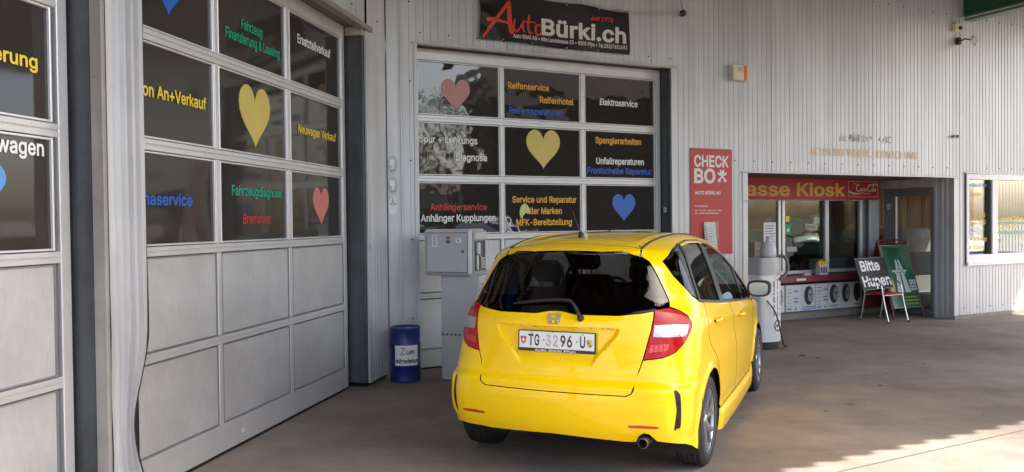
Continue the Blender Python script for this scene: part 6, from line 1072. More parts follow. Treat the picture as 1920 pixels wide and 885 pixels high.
def skin(name, parts, m, parent=None, label=None, mirror=False):
    """parts: list of (curve, dir, kw); mirror adds the left-hand copy to the same mesh"""
    V, Fc, NN, lipf = [], [], [], []
    k = 0
    for curve, d, kw in parts:
        v, f, nn, nl = patch_data(curve, d, **kw)
        for s in ((1, -1) if mirror else (1,)):
            vv, n2 = v.copy(), nn.copy()
            if s < 0: vv[:, 0] *= -1; n2[:, 0] *= -1
            V.append(vv); NN.append(n2); Fc += [[i+k for i in (q if s > 0 else q[::-1])] for q in f]; lipf += [0]*(len(f)-nl)+[1]*nl; k += len(vv)
    V = np.concatenate(V); NN = np.concatenate(NN)
    me = bpy.data.meshes.new(name); me.from_pydata(V.tolist(), [], Fc)
    me.polygons.foreach_set('use_smooth', [not l for l in lipf]); me.update()
    nv = []
    ln = np.zeros((len(me.loops), 3))
    for p, l in zip(me.polygons, lipf):
        for li in p.loop_indices: ln[li] = NN[me.loops[li].vertex_index] if not l else p.normal
    me.normals_split_custom_set(ln.tolist())
    return link(name, me, parent or car, m, label)
def mir(curve): return [(-x, y, z) for x, y, z in curve][::-1]
def both(name, parts, m, label=None):
    a = skin(name, parts, m, label=label); b = skin(name, [(mir(c), (-d[0], d[1], d[2]), kw) for c, d, kw in parts], m, label=label); return a, b
DR_, DS_, DC_, DU_ = (0, 1, 0), (-1, 0, 0), (-.62, .78, 0), (0, 0, -1)
def rp(L): return snap([(x, -2, z) for x, z in L], DR_).tolist()      # rear view (x,z) onto the skin
def spp(L): return snap([(2, y, z) for y, z in L], DS_).tolist()      # side view (y,z)
def offset_in(curve, dist):      # shrink a closed curve a little for the panel gap
    C_ = np.array(curve); c = C_.mean(0); d = c-C_; l = np.linalg.norm(d, axis=1, keepdims=True); return (C_+d/l*dist).tolist()
# --- rear glass and tailgate
half = [(0, 1.066), (.04, 1.065), (.085, 1.057), (.13, 1.048), (.40, 1.046), (.53, 1.060), (.667, 1.082), (.662, 1.12), (.630, 1.18), (.572, 1.285), (.524, 1.357), (.47, 1.392), (.403, 1.409), (.232, 1.423), (0, 1.429)]
glassc = rp(half+[(-x, z) for x, z in half[-2:0:-1]])
CG = glass('car_privacy_glass', (.14, .13, .128), r0=.045); CGF = glass('car_side_glass', (.62, .68, .65), r0=.08)
rg_ = skin('rear_window', [(glassc, DR_, dict(step=.035, off=-.001, lip=.01))], CG)
TLin = [(.600, 1.072), (.603, 1.029), (.596, .955), (.579, .876), (.558, .782)]
tg = [(0, 1.060), (.04, 1.059), (.085, 1.051), (.13, 1.042), (.40, 1.040), (.53, 1.054), (.594, 1.064), (.597, 1.029), (.590, .955), (.573, .876), (.553, .79), (.527, .705), (.511, .627), (.500, .590), (.470, .574), (.30, .573), (0, .573)]
tgc = rp(tg); tgc[0][0] = 0; tgc[-1][0] = 0
tgm = skin('tailgate', [(tgc, DR_, dict(step=.018))], PAINT, mirror=True)
spo = [(0, 1.434), (.232, 1.428), (.403, 1.414), (.462, 1.398)]
sc_ = rp(spo)+snap([(.462, -.215, 3), (.40, -.225, 3), (.285, -.24, 3), (.12, -.228, 3), (0, -.225, 3)], DU_).tolist()
skin('tailgate_spoiler', [(sc_, (0, .75, -.66), dict(step=.02))], PAINT, mirror=True)
# --- tail lights
TLo = [(.667, -.34, 1.080), (.726, -.292, 1.056), (.765, -.262, 1.022), (.783, -.242, .989), (.789, -.262, .955), (.787, -.284, .930), (.768, -.348, .874), (.723, -.425, .821), (.663, -.482, .796), (.558, -.534, .782)]
TLi = rp(TLin)
TLo_ = [tuple(v) for v in snap(TLo, DC_)]
LR = mat('red_lens', (.42, .002, .006), .25, 0, coat=.35, spec=.15, var=(18, .10)); LW = mat('clear_lens', (.42, .36, .36), .16, .65, coat=.8, bump=(45, .35, .01), var=(25, .15)); LR2 = mat('bright_red_lens', (.62, .03, .015), .15, 0, coat=1.0, bump=(120, .4, .01))
def lamp(sgn):
    c = [tuple(p) for p in TLi]+TLo_[::-1][1:-0] if False else [tuple(p) for p in TLi]+[p for p in TLo_[::-1][1:]]
    dd = DC_
    if sgn < 0: c = mir(c); dd = (-DC_[0], DC_[1], 0)
    base = skin('tail_light', [(c, dd, dict(step=.02, off=.003, lip=.02))], LR)
    band = [(.607, 0, .985), (.70, 0, .983), (.776, 0, .972), (.772, 0, .925), (.758, 0, .908), (.70, 0, .910), (.600, 0, .917)]
    b = snap([(p[0]+.0, p[1], p[2]) for p in band[:2]+band[-2:]], DR_)
    band3 = [tuple(v) for v in snap([(.607, -2, .985), (.70, -2, .984)], DR_)]+[(.777, -.276, .974), (.773, -.315, .926), (.762, -.345, .909)]+[tuple(v) for v in snap([(.70, -2, .911), (.604, -2, .917)], DR_)]
    if sgn < 0: band3 = mir(band3)
    link_ = skin('reverse_lens', [(band3, dd, dict(step=.02, off=.0045, lip=.002))], LW, parent=base)
    lowc = [tuple(v) for v in snap([(.592, -2, .868), (.69, -2, .873), (.685, -2, .835), (.583, -2, .822)], DR_)]
    if sgn < 0: lowc = mir(lowc)
    skin('brake_lens', [(lowc, dd, dict(step=.02, off=.0045, lip=.002))], LR2, parent=base)
    for k in range(3):
        x = .612+.024*k; q = [tuple(v) for v in snap([(x, -2, .87), (x+.004, -2, .87), (x+.002, -2, .826), (x-.002, -2, .826)], DR_)]
        if sgn < 0: q = mir(q)
        skin('lens_rib', [(q, dd, dict(step=.03, off=.006, lip=.001))], LR, parent=base)
lamp(1); lamp(-1)
# --- bumper (one piece, right half mirrored)
arch = lambda a, r_=.345, wy=WY0: (wy+r_*math.cos(a), .292+r_*1.02*math.sin(a))
bt = rp([(0, .567), (.30, .567), (.474, .568), (.505, .586), (.517, .625), (.533, .705), (.556, .776)])
bt2 = [tuple(v) for v in snap([(.663, -.482, .790), (.723, -.425, .815), (.7635, -.3528, .8652)], DC_)]
bs = spp([(-.3227, .8073), (-.2727, .7243), (-.2286, .6245), (-.1986, .5245)])
ba_ = spp([arch(R(a)) for a in (155, 165, 175, 185, 193, 197)])
bl_ = spp([(-.26, .200), (-.34, .240), (-.42, .268)])
bb = rp([(.70, .290), (.64, .300), (.60, .345), (.565, .350), (.535, .325), (.515, .288), (.45, .285), (.30, .290)]+[(0, z) for z in np.linspace(.30, .55, 14)])
bc = bt+bt2+bs+ba_+bl_+bb; bc = [list(p) for p in bc]; 
for q_ in bc[-14:]+bc[:1]: q_[0] = 0
bbL = rp([(.70, .290), (.62, .290), (.515, .288), (.45, .285), (.30, .290)])
bL = [list(p) for p in bt+bt2+bs+ba_+bl_+bbL]+bc[-14:]; bL[0][0] = 0
bump_ = skin('rear_bumper', [(bc, DC_, dict(step=.02, lip=.03)), (mir(bL), (.62, .78, 0), dict(step=.02, lip=.03))], PAINT)
BK = mat('gloss_black_trim', (.008, .008, .009), .25)
for s in (1, -1):
    # vent slots, reflectors
    c = [tuple(v) for v in snap([(.739, -.522, .606), (.752, -.511, .608), (.765, -.497, .585), (.767, -.496, .49), (.765, -.497, .386), (.741, -.520, .362), (.738, -.523, .38), (.746, -.515, .49)], DC_)]
    if s < 0: c = [tuple(v) for v in snap([(x-.028, y-.012, z) for x, y, z in c], DC_)]
    q = c if s > 0 else mir(c); dd = DC_ if s > 0 else (.62, .78, 0)
    skin('bumper_vent', [(q, dd, dict(step=.02, off=.0015, lip=.004))], BK, parent=bump_)
    mb = MB(); P = np.array([c[1], c[2], c[3]]); P[:, 0] *= s
    c = rp([(.475, .393), (.56, .399), (.655, .395), (.660, .387), (.64, .381), (.49, .380)]); q = c if s > 0 else mir(c)
    skin('rear_reflector', [(q, dd, dict(step=.02, off=.003, lip=.006))], mat('reflector_red', (.50, .03, .01), .2, coat=1, bump=(200, .3, .004)), parent=bump_)
c = rp([(.515+.034*math.cos(a), .452+.034*math.sin(a)) for a in np.linspace(0, 2*math.pi, 20, endpoint=False)])
skin('tow_eye_cover', [(c, DR_, dict(step=.02, off=.0012, lip=.003))], PAINT, parent=bump_)
# --- body side
roofl = snap([(.468, -.215, 3), (.475, -.02, 3), (.485, .3, 3), (.492, .65, 3), (.50, 1.0, 3), (.515, 1.3, 3)], DU_).tolist()
DQ = (-.72, .45, -.53)
gl_edge = rp([(.672, 1.090), (.667, 1.12), (.636, 1.18), (.578, 1.287), (.529, 1.362), (.474, 1.397)])
TLtop = [tuple(v) for v in snap([(.783, -.237, .995), (.77, -.255, 1.030), (.728, -.287, 1.062)], DC_)]
seam_low = spp([(-.322, .808), (-.272, .725), (-.228, .625), (-.198, .525)])
TLside = [tuple(v) for v in snap([(.764, -.352, .866), (.793, -.280, .930), (.795, -.255, .957), (.789, -.236, .992)], DC_)]
archq = spp([arch(R(a)) for a in (150, 135, 120, 105, 90, 75, 60, 45, 30, 18)])
dlo_low = [(.0, 1.108), (-.071, 1.138), (-.143, 1.225), (-.169, 1.266), (-.185, 1.355), (-.12, 1.385), (0, 1.425), (.226, 1.457), (.50, 1.468), (.863, 1.460), (1.241, 1.392), (1.511, 1.312), (1.706, 1.215), (1.893, 1.100), (2.05, .985), (2.16, .915)]
dlo = spp(dlo_low)
sil_ = spp([(.44, .30), (.475, .245), (.50, .15)])

# uniside: quarter panel with D pillar, then the roof side rail running to the A pillar
q1 = TLside+TLtop+gl_edge+roofl+snap([(2, 1.50, 1.40), (2, 1.75, 1.26), (2, 2.0, 1.11), (2, 2.20, .985), (2, 2.28, .93)], DS_).tolist()
q2 = spp([(2.10, .93), (1.90, 1.105), (1.714, 1.222), (1.518, 1.320), (1.245, 1.400), (.866, 1.468), (.50, 1.476), (.226, 1.465), (0, 1.433), (-.12, 1.393), (-.192, 1.362), (-.177, 1.266), (-.151, 1.222), (-.077, 1.132), (-.005, 1.100), (.125, 1.072)])

rdoor_rear = spp([(.128, 1.070), (.095, .98), (.088, .88), (.16, .78), (.30, .695), (.395, .60), (.445, .50), (.47, .40)])
aq = spp([arch(R(a)) for a in (18, 30, 45, 60, 75, 90, 105, 120, 135, 148)])
uni = q1+q2+rdoor_rear+aq[0:]+seam_low[::-1]
both('body_side', [(uni, DQ, dict(step=.025))], PAINT)
# doors
belt = lambda L: spp(L)
rd = belt([(.136, 1.070), (.103, .98), (.096, .88), (.167, .785), (.306, .70), (.402, .603), (.452, .50), (.478, .40), (.51, .315), (.56, .285), (1.222, .290), (1.232, .42), (1.15, .76), (.992, .985), (.975, 1.008), (.69, 1.030), (.143, 1.074)])
rdoor = both('rear_door', [(rd, DS_, dict(step=.025))], PAINT)
fd = belt([(1.230, .290), (2.10, .292), (2.22, .34), (2.31, .46), (2.32, .60), (2.29, .72), (2.20, .885), (2.17, .90), (1.392, .978), (.985, 1.008), (1.0, .985), (1.158, .76), (1.240, .42)])
fdoor = both('front_door', [(fd, DS_, dict(step=.025))], PAINT)
sk_ = belt([(.485, .245), (.515, .278), (1.3, .282), (2.10, .284), (2.215, .325), (2.23, .25), (2.19, .145), (1.4, .115), (.70, .105), (.515, .125)])
both('side_skirt', [(sk_, DS_, dict(step=.02, lip=.05))], PAINT)
ff = belt([(2.225, .34), (2.318, .46), (2.328, .60), (2.298, .72), (2.21, .887), (2.20, .905), (2.5, .87), (2.8, .79), (2.95, .70), (2.98, .55)]+[arch(R(a), wy=WY1) for a in (25, 40, 60, 80, 100, 120, 140, 160, 175)])
both('front_fender', [(ff, (-.9, -.3, -.3), dict(step=.03))], PAINT)
# roof, bonnet, windscreen
hr = [(0, -.220), (.12, -.223), (.285, -.235), (.40, -.220), (.455, -.208), (.462, -.02), (.472, .3), (.480, .65), (.488, 1.0), (.505, 1.33), (.3, 1.37), (0, 1.40)]
rc_ = snap([(x, y, 3) for x, y in hr], DU_).tolist(); rc_[0][0] = 0; rc_[-1][0] = 0
roof = skin('roof', [(rc_, DU_, dict(step=.03))], PAINT, mirror=True)
ws_ = snap([(x, y, 3) for x, y in [(0, 1.41), (.3, 1.38), (.51, 1.34), (.60, 1.62), (.68, 1.95), (.74, 2.22), (.4, 2.36), (0, 2.40)]], DU_).tolist(); ws_[0][0] = 0; ws_[-1][0] = 0
skin('windscreen', [(ws_, (0, -.5, -.86), dict(step=.05, lip=0))], glass('windscreen_glass', (.78, .86, .82)), mirror=True)
bo = snap([(x, y, 3) for x, y in [(0, 2.41), (.4, 2.37), (.74, 2.24), (.77, 2.5), (.70, 2.8), (.5, 2.98), (0, 3.06)]], DU_).tolist(); bo[0][0] = 0; bo[-1][0] = 0
skin('bonnet', [(bo, (0, -.35, -.93), dict(step=.05))], PAINT, mirror=True)
fb = snap([(x, 6, z) for x, z in [(.35, .72), (.62, .66), (.74, .60), (.78, .50), (.79, .30), (.7, .2)]+[(0, z) for z in np.linspace(.18, .74, 14)]], (0, -1, 0)).tolist(); 
for q_ in fb[-14:]: q_[0] = 0
skin('front_bumper', [(fb, (-.3, -.95, 0), dict(step=.04))], PAINT, mirror=True)
hl = snap([(x, 6, z) for x, z in [(.40, .76), (.60, .80), (.72, .82), (.75, .70), (.62, .67), (.42, .73)]], (0, -1, 0)).tolist()
both('headlight', [(hl, (-.3, -.9, -.3), dict(step=.04, off=.002))], LW)
# glasshouse: black frame trim and panes
qg = spp([(.01, 1.116), (-.065, 1.146), (-.135, 1.228), (-.160, 1.268), (-.176, 1.350), (-.115, 1.377), (0, 1.416), (.195, 1.444), (.085, 1.26), (.035, 1.118)])
both('quarter_window', [(qg, DS_, dict(step=.04, off=-.004, lip=.006))], CG)
rgw = spp([(.075, 1.095), (.12, 1.24), (.245, 1.440), (.50, 1.452), (.80, 1.448), (.74, 1.25), (.665, 1.045)])
both('rear_door_window', [(rgw, DS_, dict(step=.04, off=-.006, lip=.006))], CG)
fgw = spp([(.79, 1.036), (.86, 1.25), (.935, 1.440), (1.235, 1.380), (1.50, 1.300), (1.66, 1.215), (1.615, 1.0), (1.6, .972)])
both('front_door_window', [(fgw, DS_, dict(step=.04, off=-.006, lip=.006))], CGF)
fqw = spp([(1.655, .968), (1.672, 1.0), (1.715, 1.190), (1.885, 1.085), (2.03, .975), (2.06, .935)])
both('front_quarter_window', [(fqw, DS_, dict(step=.04, off=-.006, lip=.006))], CGF)
BT = mat('satin_black_trim', (.012, .012, .013), .38)
both('pillar_trim', [(spp([(.035, 1.110), (.085, 1.26), (.195, 1.447), (.255, 1.450), (.125, 1.24), (.078, 1.090)]), DS_, dict(step=.05, off=.001, lip=.008))], BT)
both('pillar_trim', [(spp([(.655, 1.038), (.735, 1.25), (.800, 1.458), (.940, 1.448), (.865, 1.25), (.795, 1.030)]), DS_, dict(step=.05, off=.002, lip=.01))], BT)
both('pillar_trim', [(spp([(1.595, .972), (1.612, 1.0), (1.658, 1.222), (1.72, 1.192), (1.675, 1.0), (1.66, .966)]), DS_, dict(step=.05, off=.001, lip=.008))], BT)
both('belt_moulding', [(spp([(-.0, 1.108), (.05, 1.100), (.69, 1.036), (1.39, .984), (2.10, .930), (2.10, .918), (1.39, .966), (.69, 1.018), (.05, 1.082), (-.0, 1.094)]), DS_, dict(step=.05, off=.004, lip=.012))], BT)
both('upper_door_frame', [(spp([(.235, 1.466), (.50, 1.476), (.866, 1.470), (.95, 1.455), (.95, 1.440), (.80, 1.452), (.50, 1.456), (.24, 1.444)]), DS_, dict(step=.04, off=.003, lip=.01))], PAINT)
both('window_edge_trim', [(spp([(-.15, 1.375), (0, 1.430), (.226, 1.462), (.50, 1.482), (.87, 1.475), (1.245, 1.405), (1.52, 1.325), (1.714, 1.228), (1.90, 1.11), (2.12, .94), (2.09, .935), (1.885, 1.098), (1.70, 1.213), (1.505, 1.305), (1.235, 1.385), (.95, 1.440), (.95, 1.452), (.866, 1.466), (.50, 1.474), (.226, 1.455), (0, 1.420), (-.14, 1.367)]), DS_, dict(step=.05, off=.0035, lip=.008))], BT)
# roof ditch mouldings with raised yellow lip
for s in (1, -1):
    P = snap([(s*x, y, 3) for x, y in [(.462, -.205), (.466, -.02), (.476, .3), (.484, .65), (.492, 1.0), (.51, 1.32)]], DU_); G = grad(P)
    MB().tube([tuple(p+g*.002) for p, g in zip(smooth_np(P), grad(smooth_np(P)))] if False else [tuple(p+g*.001) for p, g in zip(P, G)], .009, 8).build('roof_moulding', BT, car)
    P2 = snap([(s*(x-.022), y, 3) for x, y in [(.462, -.175), (.466, -.02), (.476, .3), (.484, .65), (.492, 1.0)]], DU_); G2 = grad(P2)
    MB().tube([tuple(p-g*.003) for p, g in zip(P2, G2)], .011, 8).build('roof_rail', PAINT, car)
# --- emblem, wiper, washer jet, antenna
CHR = mat('chrome_emblem', (.75, .75, .76), .12, 1.0)
ey = snap([(0, -2, 1.018)], DR_)[0]; en = grad(ey[None])[0]
em = bpy.data.objects.new('rear_emblem', None); COL.objects.link(em); em.parent = car; em.location = (0.0, ey[1]-.004, 1.016); em.rotation_euler = (R(-14), 0, 0); em.empty_display_size = .05
def rr_ring(w, h, r_, t0, t1, n=5):
    def loop(k):
        o = []
        for cx_, cz_, a0 in ((w/2-r_, h/2-r_, 0), (-w/2+r_, h/2-r_, 90), (-w/2+r_, -h/2+r_, 180), (w/2-r_, -h/2+r_, 270)):
            for i in range(n): a = R(a0+90*i/(n-1)); o.append((cx_+(r_-k)*math.cos(a), cz_+(r_-k)*math.sin(a)))
        return o
    A0, B0 = loop(0), loop(.0055); n_ = len(A0); mb = MB()
    taper = lambda p: (p[0]*(1+.12*p[1]/h), p[1])
    A0 = [taper(p) for p in A0]; B0 = [taper(p) for p in B0]
    mb.add([(x, t0, z) for x, z in A0]+[(x, t1, z) for x, z in A0]+[(x, t1, z) for x, z in B0]+[(x, t0, z) for x, z in B0], [(i+a*n_, (i+1) % n_+a*n_, (i+1) % n_+(a+1) % 4*n_, i+(a+1) % 4*n_) for i in range(n_) for a in range(4)])
    return mb
rr_ring(.088, .072, .020, .004, -.006).build('emblem_ring', CHR, em)
H_ = MB().prism([(-.034, .030), (-.020, .030), (-.015, .004), (.015, .004), (.020, .030), (.034, .030), (.025, -.030), (.011, -.030), (.013, -.008), (-.013, -.008), (-.011, -.030), (-.025, -.030)], -.007, .003); H_.build('emblem_letter', CHR, em)
wp = snap([(.172, -2, 1.020), (.135, -2, 1.075), (.095, -2, 1.112), (.0, -2, 1.117), (-.15, -2, 1.105), (-.30, -2, 1.088)], DR_); wg = grad(wp)
pts = wp+wg*np.array([.015, .03, .035, .03, .028, .02])[:, None]
wi = MB().tube([tuple(p) for p in pts[:4]], [.014, .011, .009, .007], 10).tube([tuple(p) for p in pts[2:]], [.009, .007, .006, .004], 8).build('rear_wiper', mat('wiper_black', (.022, .022, .023), .5), car)
MB().lathe([(.001, -.012), (.016, -.012), (.020, .0), (.020, .02)], 14, 'y', (pts[0][0], pts[0][1]+.0, pts[0][2]-.004)).build('wiper_pivot', BLACK, wi)
MB().tube([tuple(p+g*.008) for p, g in zip(wp[2:], wg[2:])], .004, 6).build('wiper_blade', SEAL, wi)
wj = snap([(0, -.26, 3)], (0, .5, -.86))[0]; MB().lathe([(.001, -.01), (.008, -.009), (.010, 0), (.010, .01)], 12, 'y', (0, wj[1]-.004, wj[2])).build('washer_jet', BLACK, car)
az = snap([(-.03, .02, 3)], DU_)[0]
MB().lathe([(.024, az[2]-.004), (.024, az[2]+.006), (.016, az[2]+.026), (.008, az[2]+.034)], 16, 'z', (az[0], az[1], 0)).tube([(az[0], az[1], az[2]+.02), (az[0]-.015, az[1]-.05, az[2]+.10), (az[0]-.03, az[1]-.09, az[2]+.185)], [.0055, .0035, .0025], 8).build('roof_antenna', BLACK, car)
# --- number plate
NP = bpy.data.objects.new('rear_number_plate', None); COL.objects.link(NP); NP.parent = car; py_ = float(snap([(0, -2, .84)], DR_)[0][1]); NP.location = (.010, py_-.012, .872); NP.rotation_euler = (R(-4), 0, 0); NP.empty_display_size = .05
MB().box(-.262, .262, -.002, .010, -.068, .064, .006).build('plate_frame', BLACK, NP)
PLW = mat('plate_white', (.72, .72, .71), .3, 0, bump=(40, .15, .003))
MB().box(-.252, .252, -.0045, -.001, -.048, .058, .002).build('plate_field', PLW, NP)
FG = mat('faded_digit', (.42, .42, .42), .5); PK = mat('plate_black', (.02, .02, .022), .4)
for b, a, c, m_ in (('T', -.188, -.152, PK), ('G', -.146, -.112, PK), ('3', -.068, -.034, FG), ('2', -.020, .014, FG), ('9', .030, .064, PK), ('6', .074, .108, PK), ('U', .160, .194, PK)):
    text(b, a, c, -.030, .070, m_, NP, y=-.0055, bold=-.002, name='plate_character')
for x in (-.086, .134): flat([(x, -.0), (x+.008, -.0), (x+.008, .008), (x, .008)], -.0055, 'plate_dot', PK, NP)
sh = [(-.019, .022), (.019, .022), (.019, -.004), (.012, -.020), (0, -.028), (-.012, -.020), (-.019, -.004)]
flat([(x-.222, z+.002) for x, z in sh], -.0055, 'swiss_shield', mat('shield_red', (.50, .02, .03), .4), NP)
flat([(-.2255, -.016), (-.2185, -.016), (-.2185, .018), (-.2255, .018)], -.0068, 'shield_cross', PLW, NP); flat([(-.236, -.0025), (-.208, -.0025), (-.208, .0045), (-.236, .0045)], -.0072, 'shield_cross', PLW, NP)
SG = mat('shield_green', (.02, .22, .05), .4)
flat([(x+.226, z) for x, z in sh], -.0055, 'canton_shield', SG, NP); flat([(.207, .022), (.245, .022), (.245, .004), (.24, -.015)], -.0066, 'canton_field', mat('shield_pale', (.6, .6, .5), .4), NP)
flat([(.209, .019), (.216, .021), (.240, -.014), (.233, -.019)], -.0072, 'canton_lion', mat('lion_gold', (.65, .45, .02), .4), NP); flat([(.222, .016), (.238, .018), (.236, .004), (.228, .002)], -.0072, 'canton_lion', mat('lion_gold', (.65, .45, .02), .4), NP); flat([(.214, -.006), (.222, -.004), (.226, -.020), (.218, -.018)], -.0072, 'canton_lion', mat('lion_gold', (.65, .45, .02), .4), NP)
text('Auto Bürki Pfyn', -.145, .130, -.0655, .0125, PLW, NP, y=-.003, bold=.02)
for x, z in ((-.165, .050), (.178, .050), (-.02, .056)): MB().lathe([(.001, -.007), (.004, -.007), (.004, -.004)], 8, 'y', (x, 0, z)).build('plate_screw', STEEL, NP)
# --- door handles
for s, dr in ((1, rdoor[0]), (-1, rdoor[1])):
    pass
for (y0, z0, pair) in ((.27, .935, rdoor), (1.32, .868, fdoor)):
    for s, dr in zip((1, -1), pair):
        P = snap([(3*1, y0+t*.19, z0-.004*t) for t in (0, .25, .5, .75, 1)], DS_); G = grad(P); o_h = np.array([.004, .024, .030, .024, .006])[:, None]
        Q = P+G*o_h; Q[:, 0] *= s
        MB().tube([tuple(q) for q in Q], [.010, .013, .0135, .013, .010], 10).build('door_handle', PAINT, dr)
        cup = [tuple(v) for v in snap([(3, y0+.10+.062*math.cos(a), z0-.004+.026*math.sin(a)) for a in np.linspace(0, 2*math.pi, 14, endpoint=False)], DS_)]
        if s < 0: cup = mir(cup)
        skin('handle_recess_shade', [(cup, (-s, 0, 0), dict(step=.03, off=.0006, lip=.001))], mat('recess_shade_yellow', (.70, .44, .004), .4, coat=.6), parent=dr)  # patch lies flush; the cup's shade is put into a darker yellow
# fuel flap outline on the left is out of view; mirrors
for s, dr in zip((1, -1), fdoor):
    mb = MB(); c0 = (s*.950, 1.74, 1.045)
    bm = bmesh.new(); bmesh.ops.create_icosphere(bm, subdivisions=3, radius=1)
    for v in bm.verts:
        x, y, z = v.co; y2 = max(y, -.25); q = 1 if y > -.25 else 1
        v.co = Vector((c0[0]+x*.090*(1+.05*z), c0[1]+y2*.085*(1 if y > 0 else .75), c0[2]+z*.067*(1-.06*abs(x))))
    bmh = bm; mb.bm(bmh, True); hs_ = mb.build('mirror_housing', PAINT, dr)
    P = [(x*.094*(1+.05*z), z*.068) for x, z in [(math.copysign(abs(math.cos(a))**.62, math.cos(a)), math.copysign(abs(math.sin(a))**.62, math.sin(a))) for a in np.linspace(0, 2*math.pi, 28, endpoint=False)]]
    MB().prism([(x+c0[0], z+c0[2]) for x, z in P], c0[1]-.052, c0[1]+.02).build('mirror_surround', BLACK, hs_)
    mg = MB().prism([(x*.80, z*.76) for x, z in P], -.002, .002).build('mirror_glass', mat('mirror_silver', (.50, .56, .63), .02, 1.0), hs_); mg.location = (c0[0], c0[1]-.066, c0[2]); mg.rotation_euler = (R(-3), 0, R(8)*s)
    MB().tube([(s*.80, 1.80, .975), (s*.86, 1.77, 1.0), (s*.90, 1.75, 1.02)], [.035, .026, .022], 10).build('mirror_arm', BLACK, hs_)
# --- exhaust
MB().lathe([(.027, -.625), (.031, -.625), (.032, -.62), (.030, -.58), (.029, -.35)], 24, 'y', (.572, 0, .298)).build('exhaust_pipe', mat('exhaust_steel', (.16, .13, .11), .4, .8), car)
MB().lathe([(.0265, -.62), (.026, -.50), (.001, -.50)], 20, 'y', (.572, 0, .298)).build('exhaust_bore', DARK, car)
# --- wheels
TYRE = mat('tyre_rubber', (.018, .017, .017), .7, 0, bump=(70, .3, .004), var=(9, .25)); ALLOY = mat('machined_alloy', (.40, .41, .43), .34, .8); POCK = mat('dark_rim_paint', (.07, .075, .08), .35, .5)
def wheel(x, y, s):
    w = bpy.data.objects.new('wheel', None); COL.objects.link(w); w.parent = car; w.location = (x, y, WR); w.empty_display_size = .1
    r_ = WR; hw = .096; prof = [(.208, -hw+.012), (.222, -hw), (.262, -hw-.002), (.284, -hw+.008), (.294, -hw+.024)]
    for k in range(5):
        a = -hw+.030+k*(2*hw-.06)/4
        prof += [(r_-.001, a-.010), (r_, a), (r_-.001, a+.012)] + ([(r_-.008, a+.0135), (r_-.008, a+.0185)] if k < 4 else [])
    prof += [(.294, hw-.024), (.284, hw-.008), (.262, hw+.002), (.222, hw), (.208, hw-.012)]
    MB().lathe([(a, b*s) for a, b in prof], 56, 'x').build('tyre', TYRE, w)
    f = hw*s
    MB().lathe([(.214, f-.004*s), (.218, f-.002*s), (.217, f-.010*s), (.207, f-.012*s), (.203, f-.016*s), (.200, f-.03*s)], 56, 'x').build('rim_lip', ALLOY, w)
    MB().lathe([(.201, f-.028*s), (.190, f-.09*s), (.185, f-.16*s)], 40, 'x').lathe([(.001, f-.10*s), (.15, f-.10*s), (.19, f-.12*s)], 40, 'x').build('rim_barrel', POCK, w)
    MB().lathe([(.001, f-.075*s), (.135, f-.075*s), (.135, f-.085*s)], 40, 'x').build('brake_disc', mat('brake_steel', (.22, .2, .19), .4, .8), w)
    mb = MB(); mk = MB()
    for k in range(6):
        for sg in (-1, 1):
            a0 = 2*math.pi*k/6+.26; ai = a0+sg*.10; ao = a0+sg*.235; wi_, wo = .012, .0115
            P = []
            for r1, an, ww, dep in ((.045, ai, .014, -.026), (.12, a0+sg*.15, wi_, -.018), (.204, ao, wo, -.010)):
                t = Vector((0, -math.sin(an), math.cos(an))); rad = Vector((0, math.cos(an), math.sin(an)))
                P.append([rad*r1+t*ww, rad*r1-t*ww, dep])
            V = []
            for A1, A2, dep in P:
                V += [(f+dep*s, A1.y, A1.z), (f+dep*s, A2.y, A2.z), (f+(dep-.026)*s, A2.y, A2.z), (f+(dep-.026)*s, A1.y, A1.z)]
            mb.add(V, [(4*i+j, 4*i+(j+1) % 4, 4*i+4+(j+1) % 4, 4*i+4+j) for i in range(2) for j in range(4)]+[(0, 1, 2, 3), (8, 9, 10, 11)])
    mb.build('spokes', ALLOY, w)
    MB().lathe([(.001, f-.020*s), (.028, f-.020*s), (.034, f-.028*s), (.052, f-.032*s), (.055, f-.06*s)], 24, 'x').build('hub_cap', mat('hub_silver', (.45, .45, .46), .3, .8), w)
    for k in range(4):
        a = 2*math.pi*k/4+.5; MB().lathe([(.001, f-.026*s), (.007, f-.026*s), (.007, f-.05*s)], 8, 'x', (0, .042*math.cos(a), .042*math.sin(a))).build('wheel_nut', STEEL, w)
for x, y, s in ((.738, WY0, 1), (-.762, WY0-.06, -1), (.738, WY1, 1), (-.738, WY1, -1)): wheel(x, y, s)
# wheel wells, floor, underbody
UB = mat('underbody_black', (.010, .010, .010), .8)
for s in (1, -1):
    for wy in (WY0, WY1):
        mb = MB(); n = 20; r_ = .362
        V = [(s*xx, wy+r_*math.cos(a), .292+r_*math.sin(a)) for xx in (.50, .822) for a in np.linspace(R(-22), R(202), n)]
        mb.add(V, [(i, i+1, n+i+1, n+i) for i in range(n-1)]); mb.add(V[:n], [tuple(range(n))]); mb.build('wheel_arch_liner', UB, car)
MB().box(-.70, .70, .50, 2.15, .17, .26, .02).box(-.56, .56, -.50, .50, .33, .40, .02).box(-.50, .50, 2.15, 3.0, .2, .3, .02).build('underbody', UB, car)
MB().tube([(-.66, WY0, .27), (.66, WY0, .27)], .04, 10).build('rear_axle', UB, car)
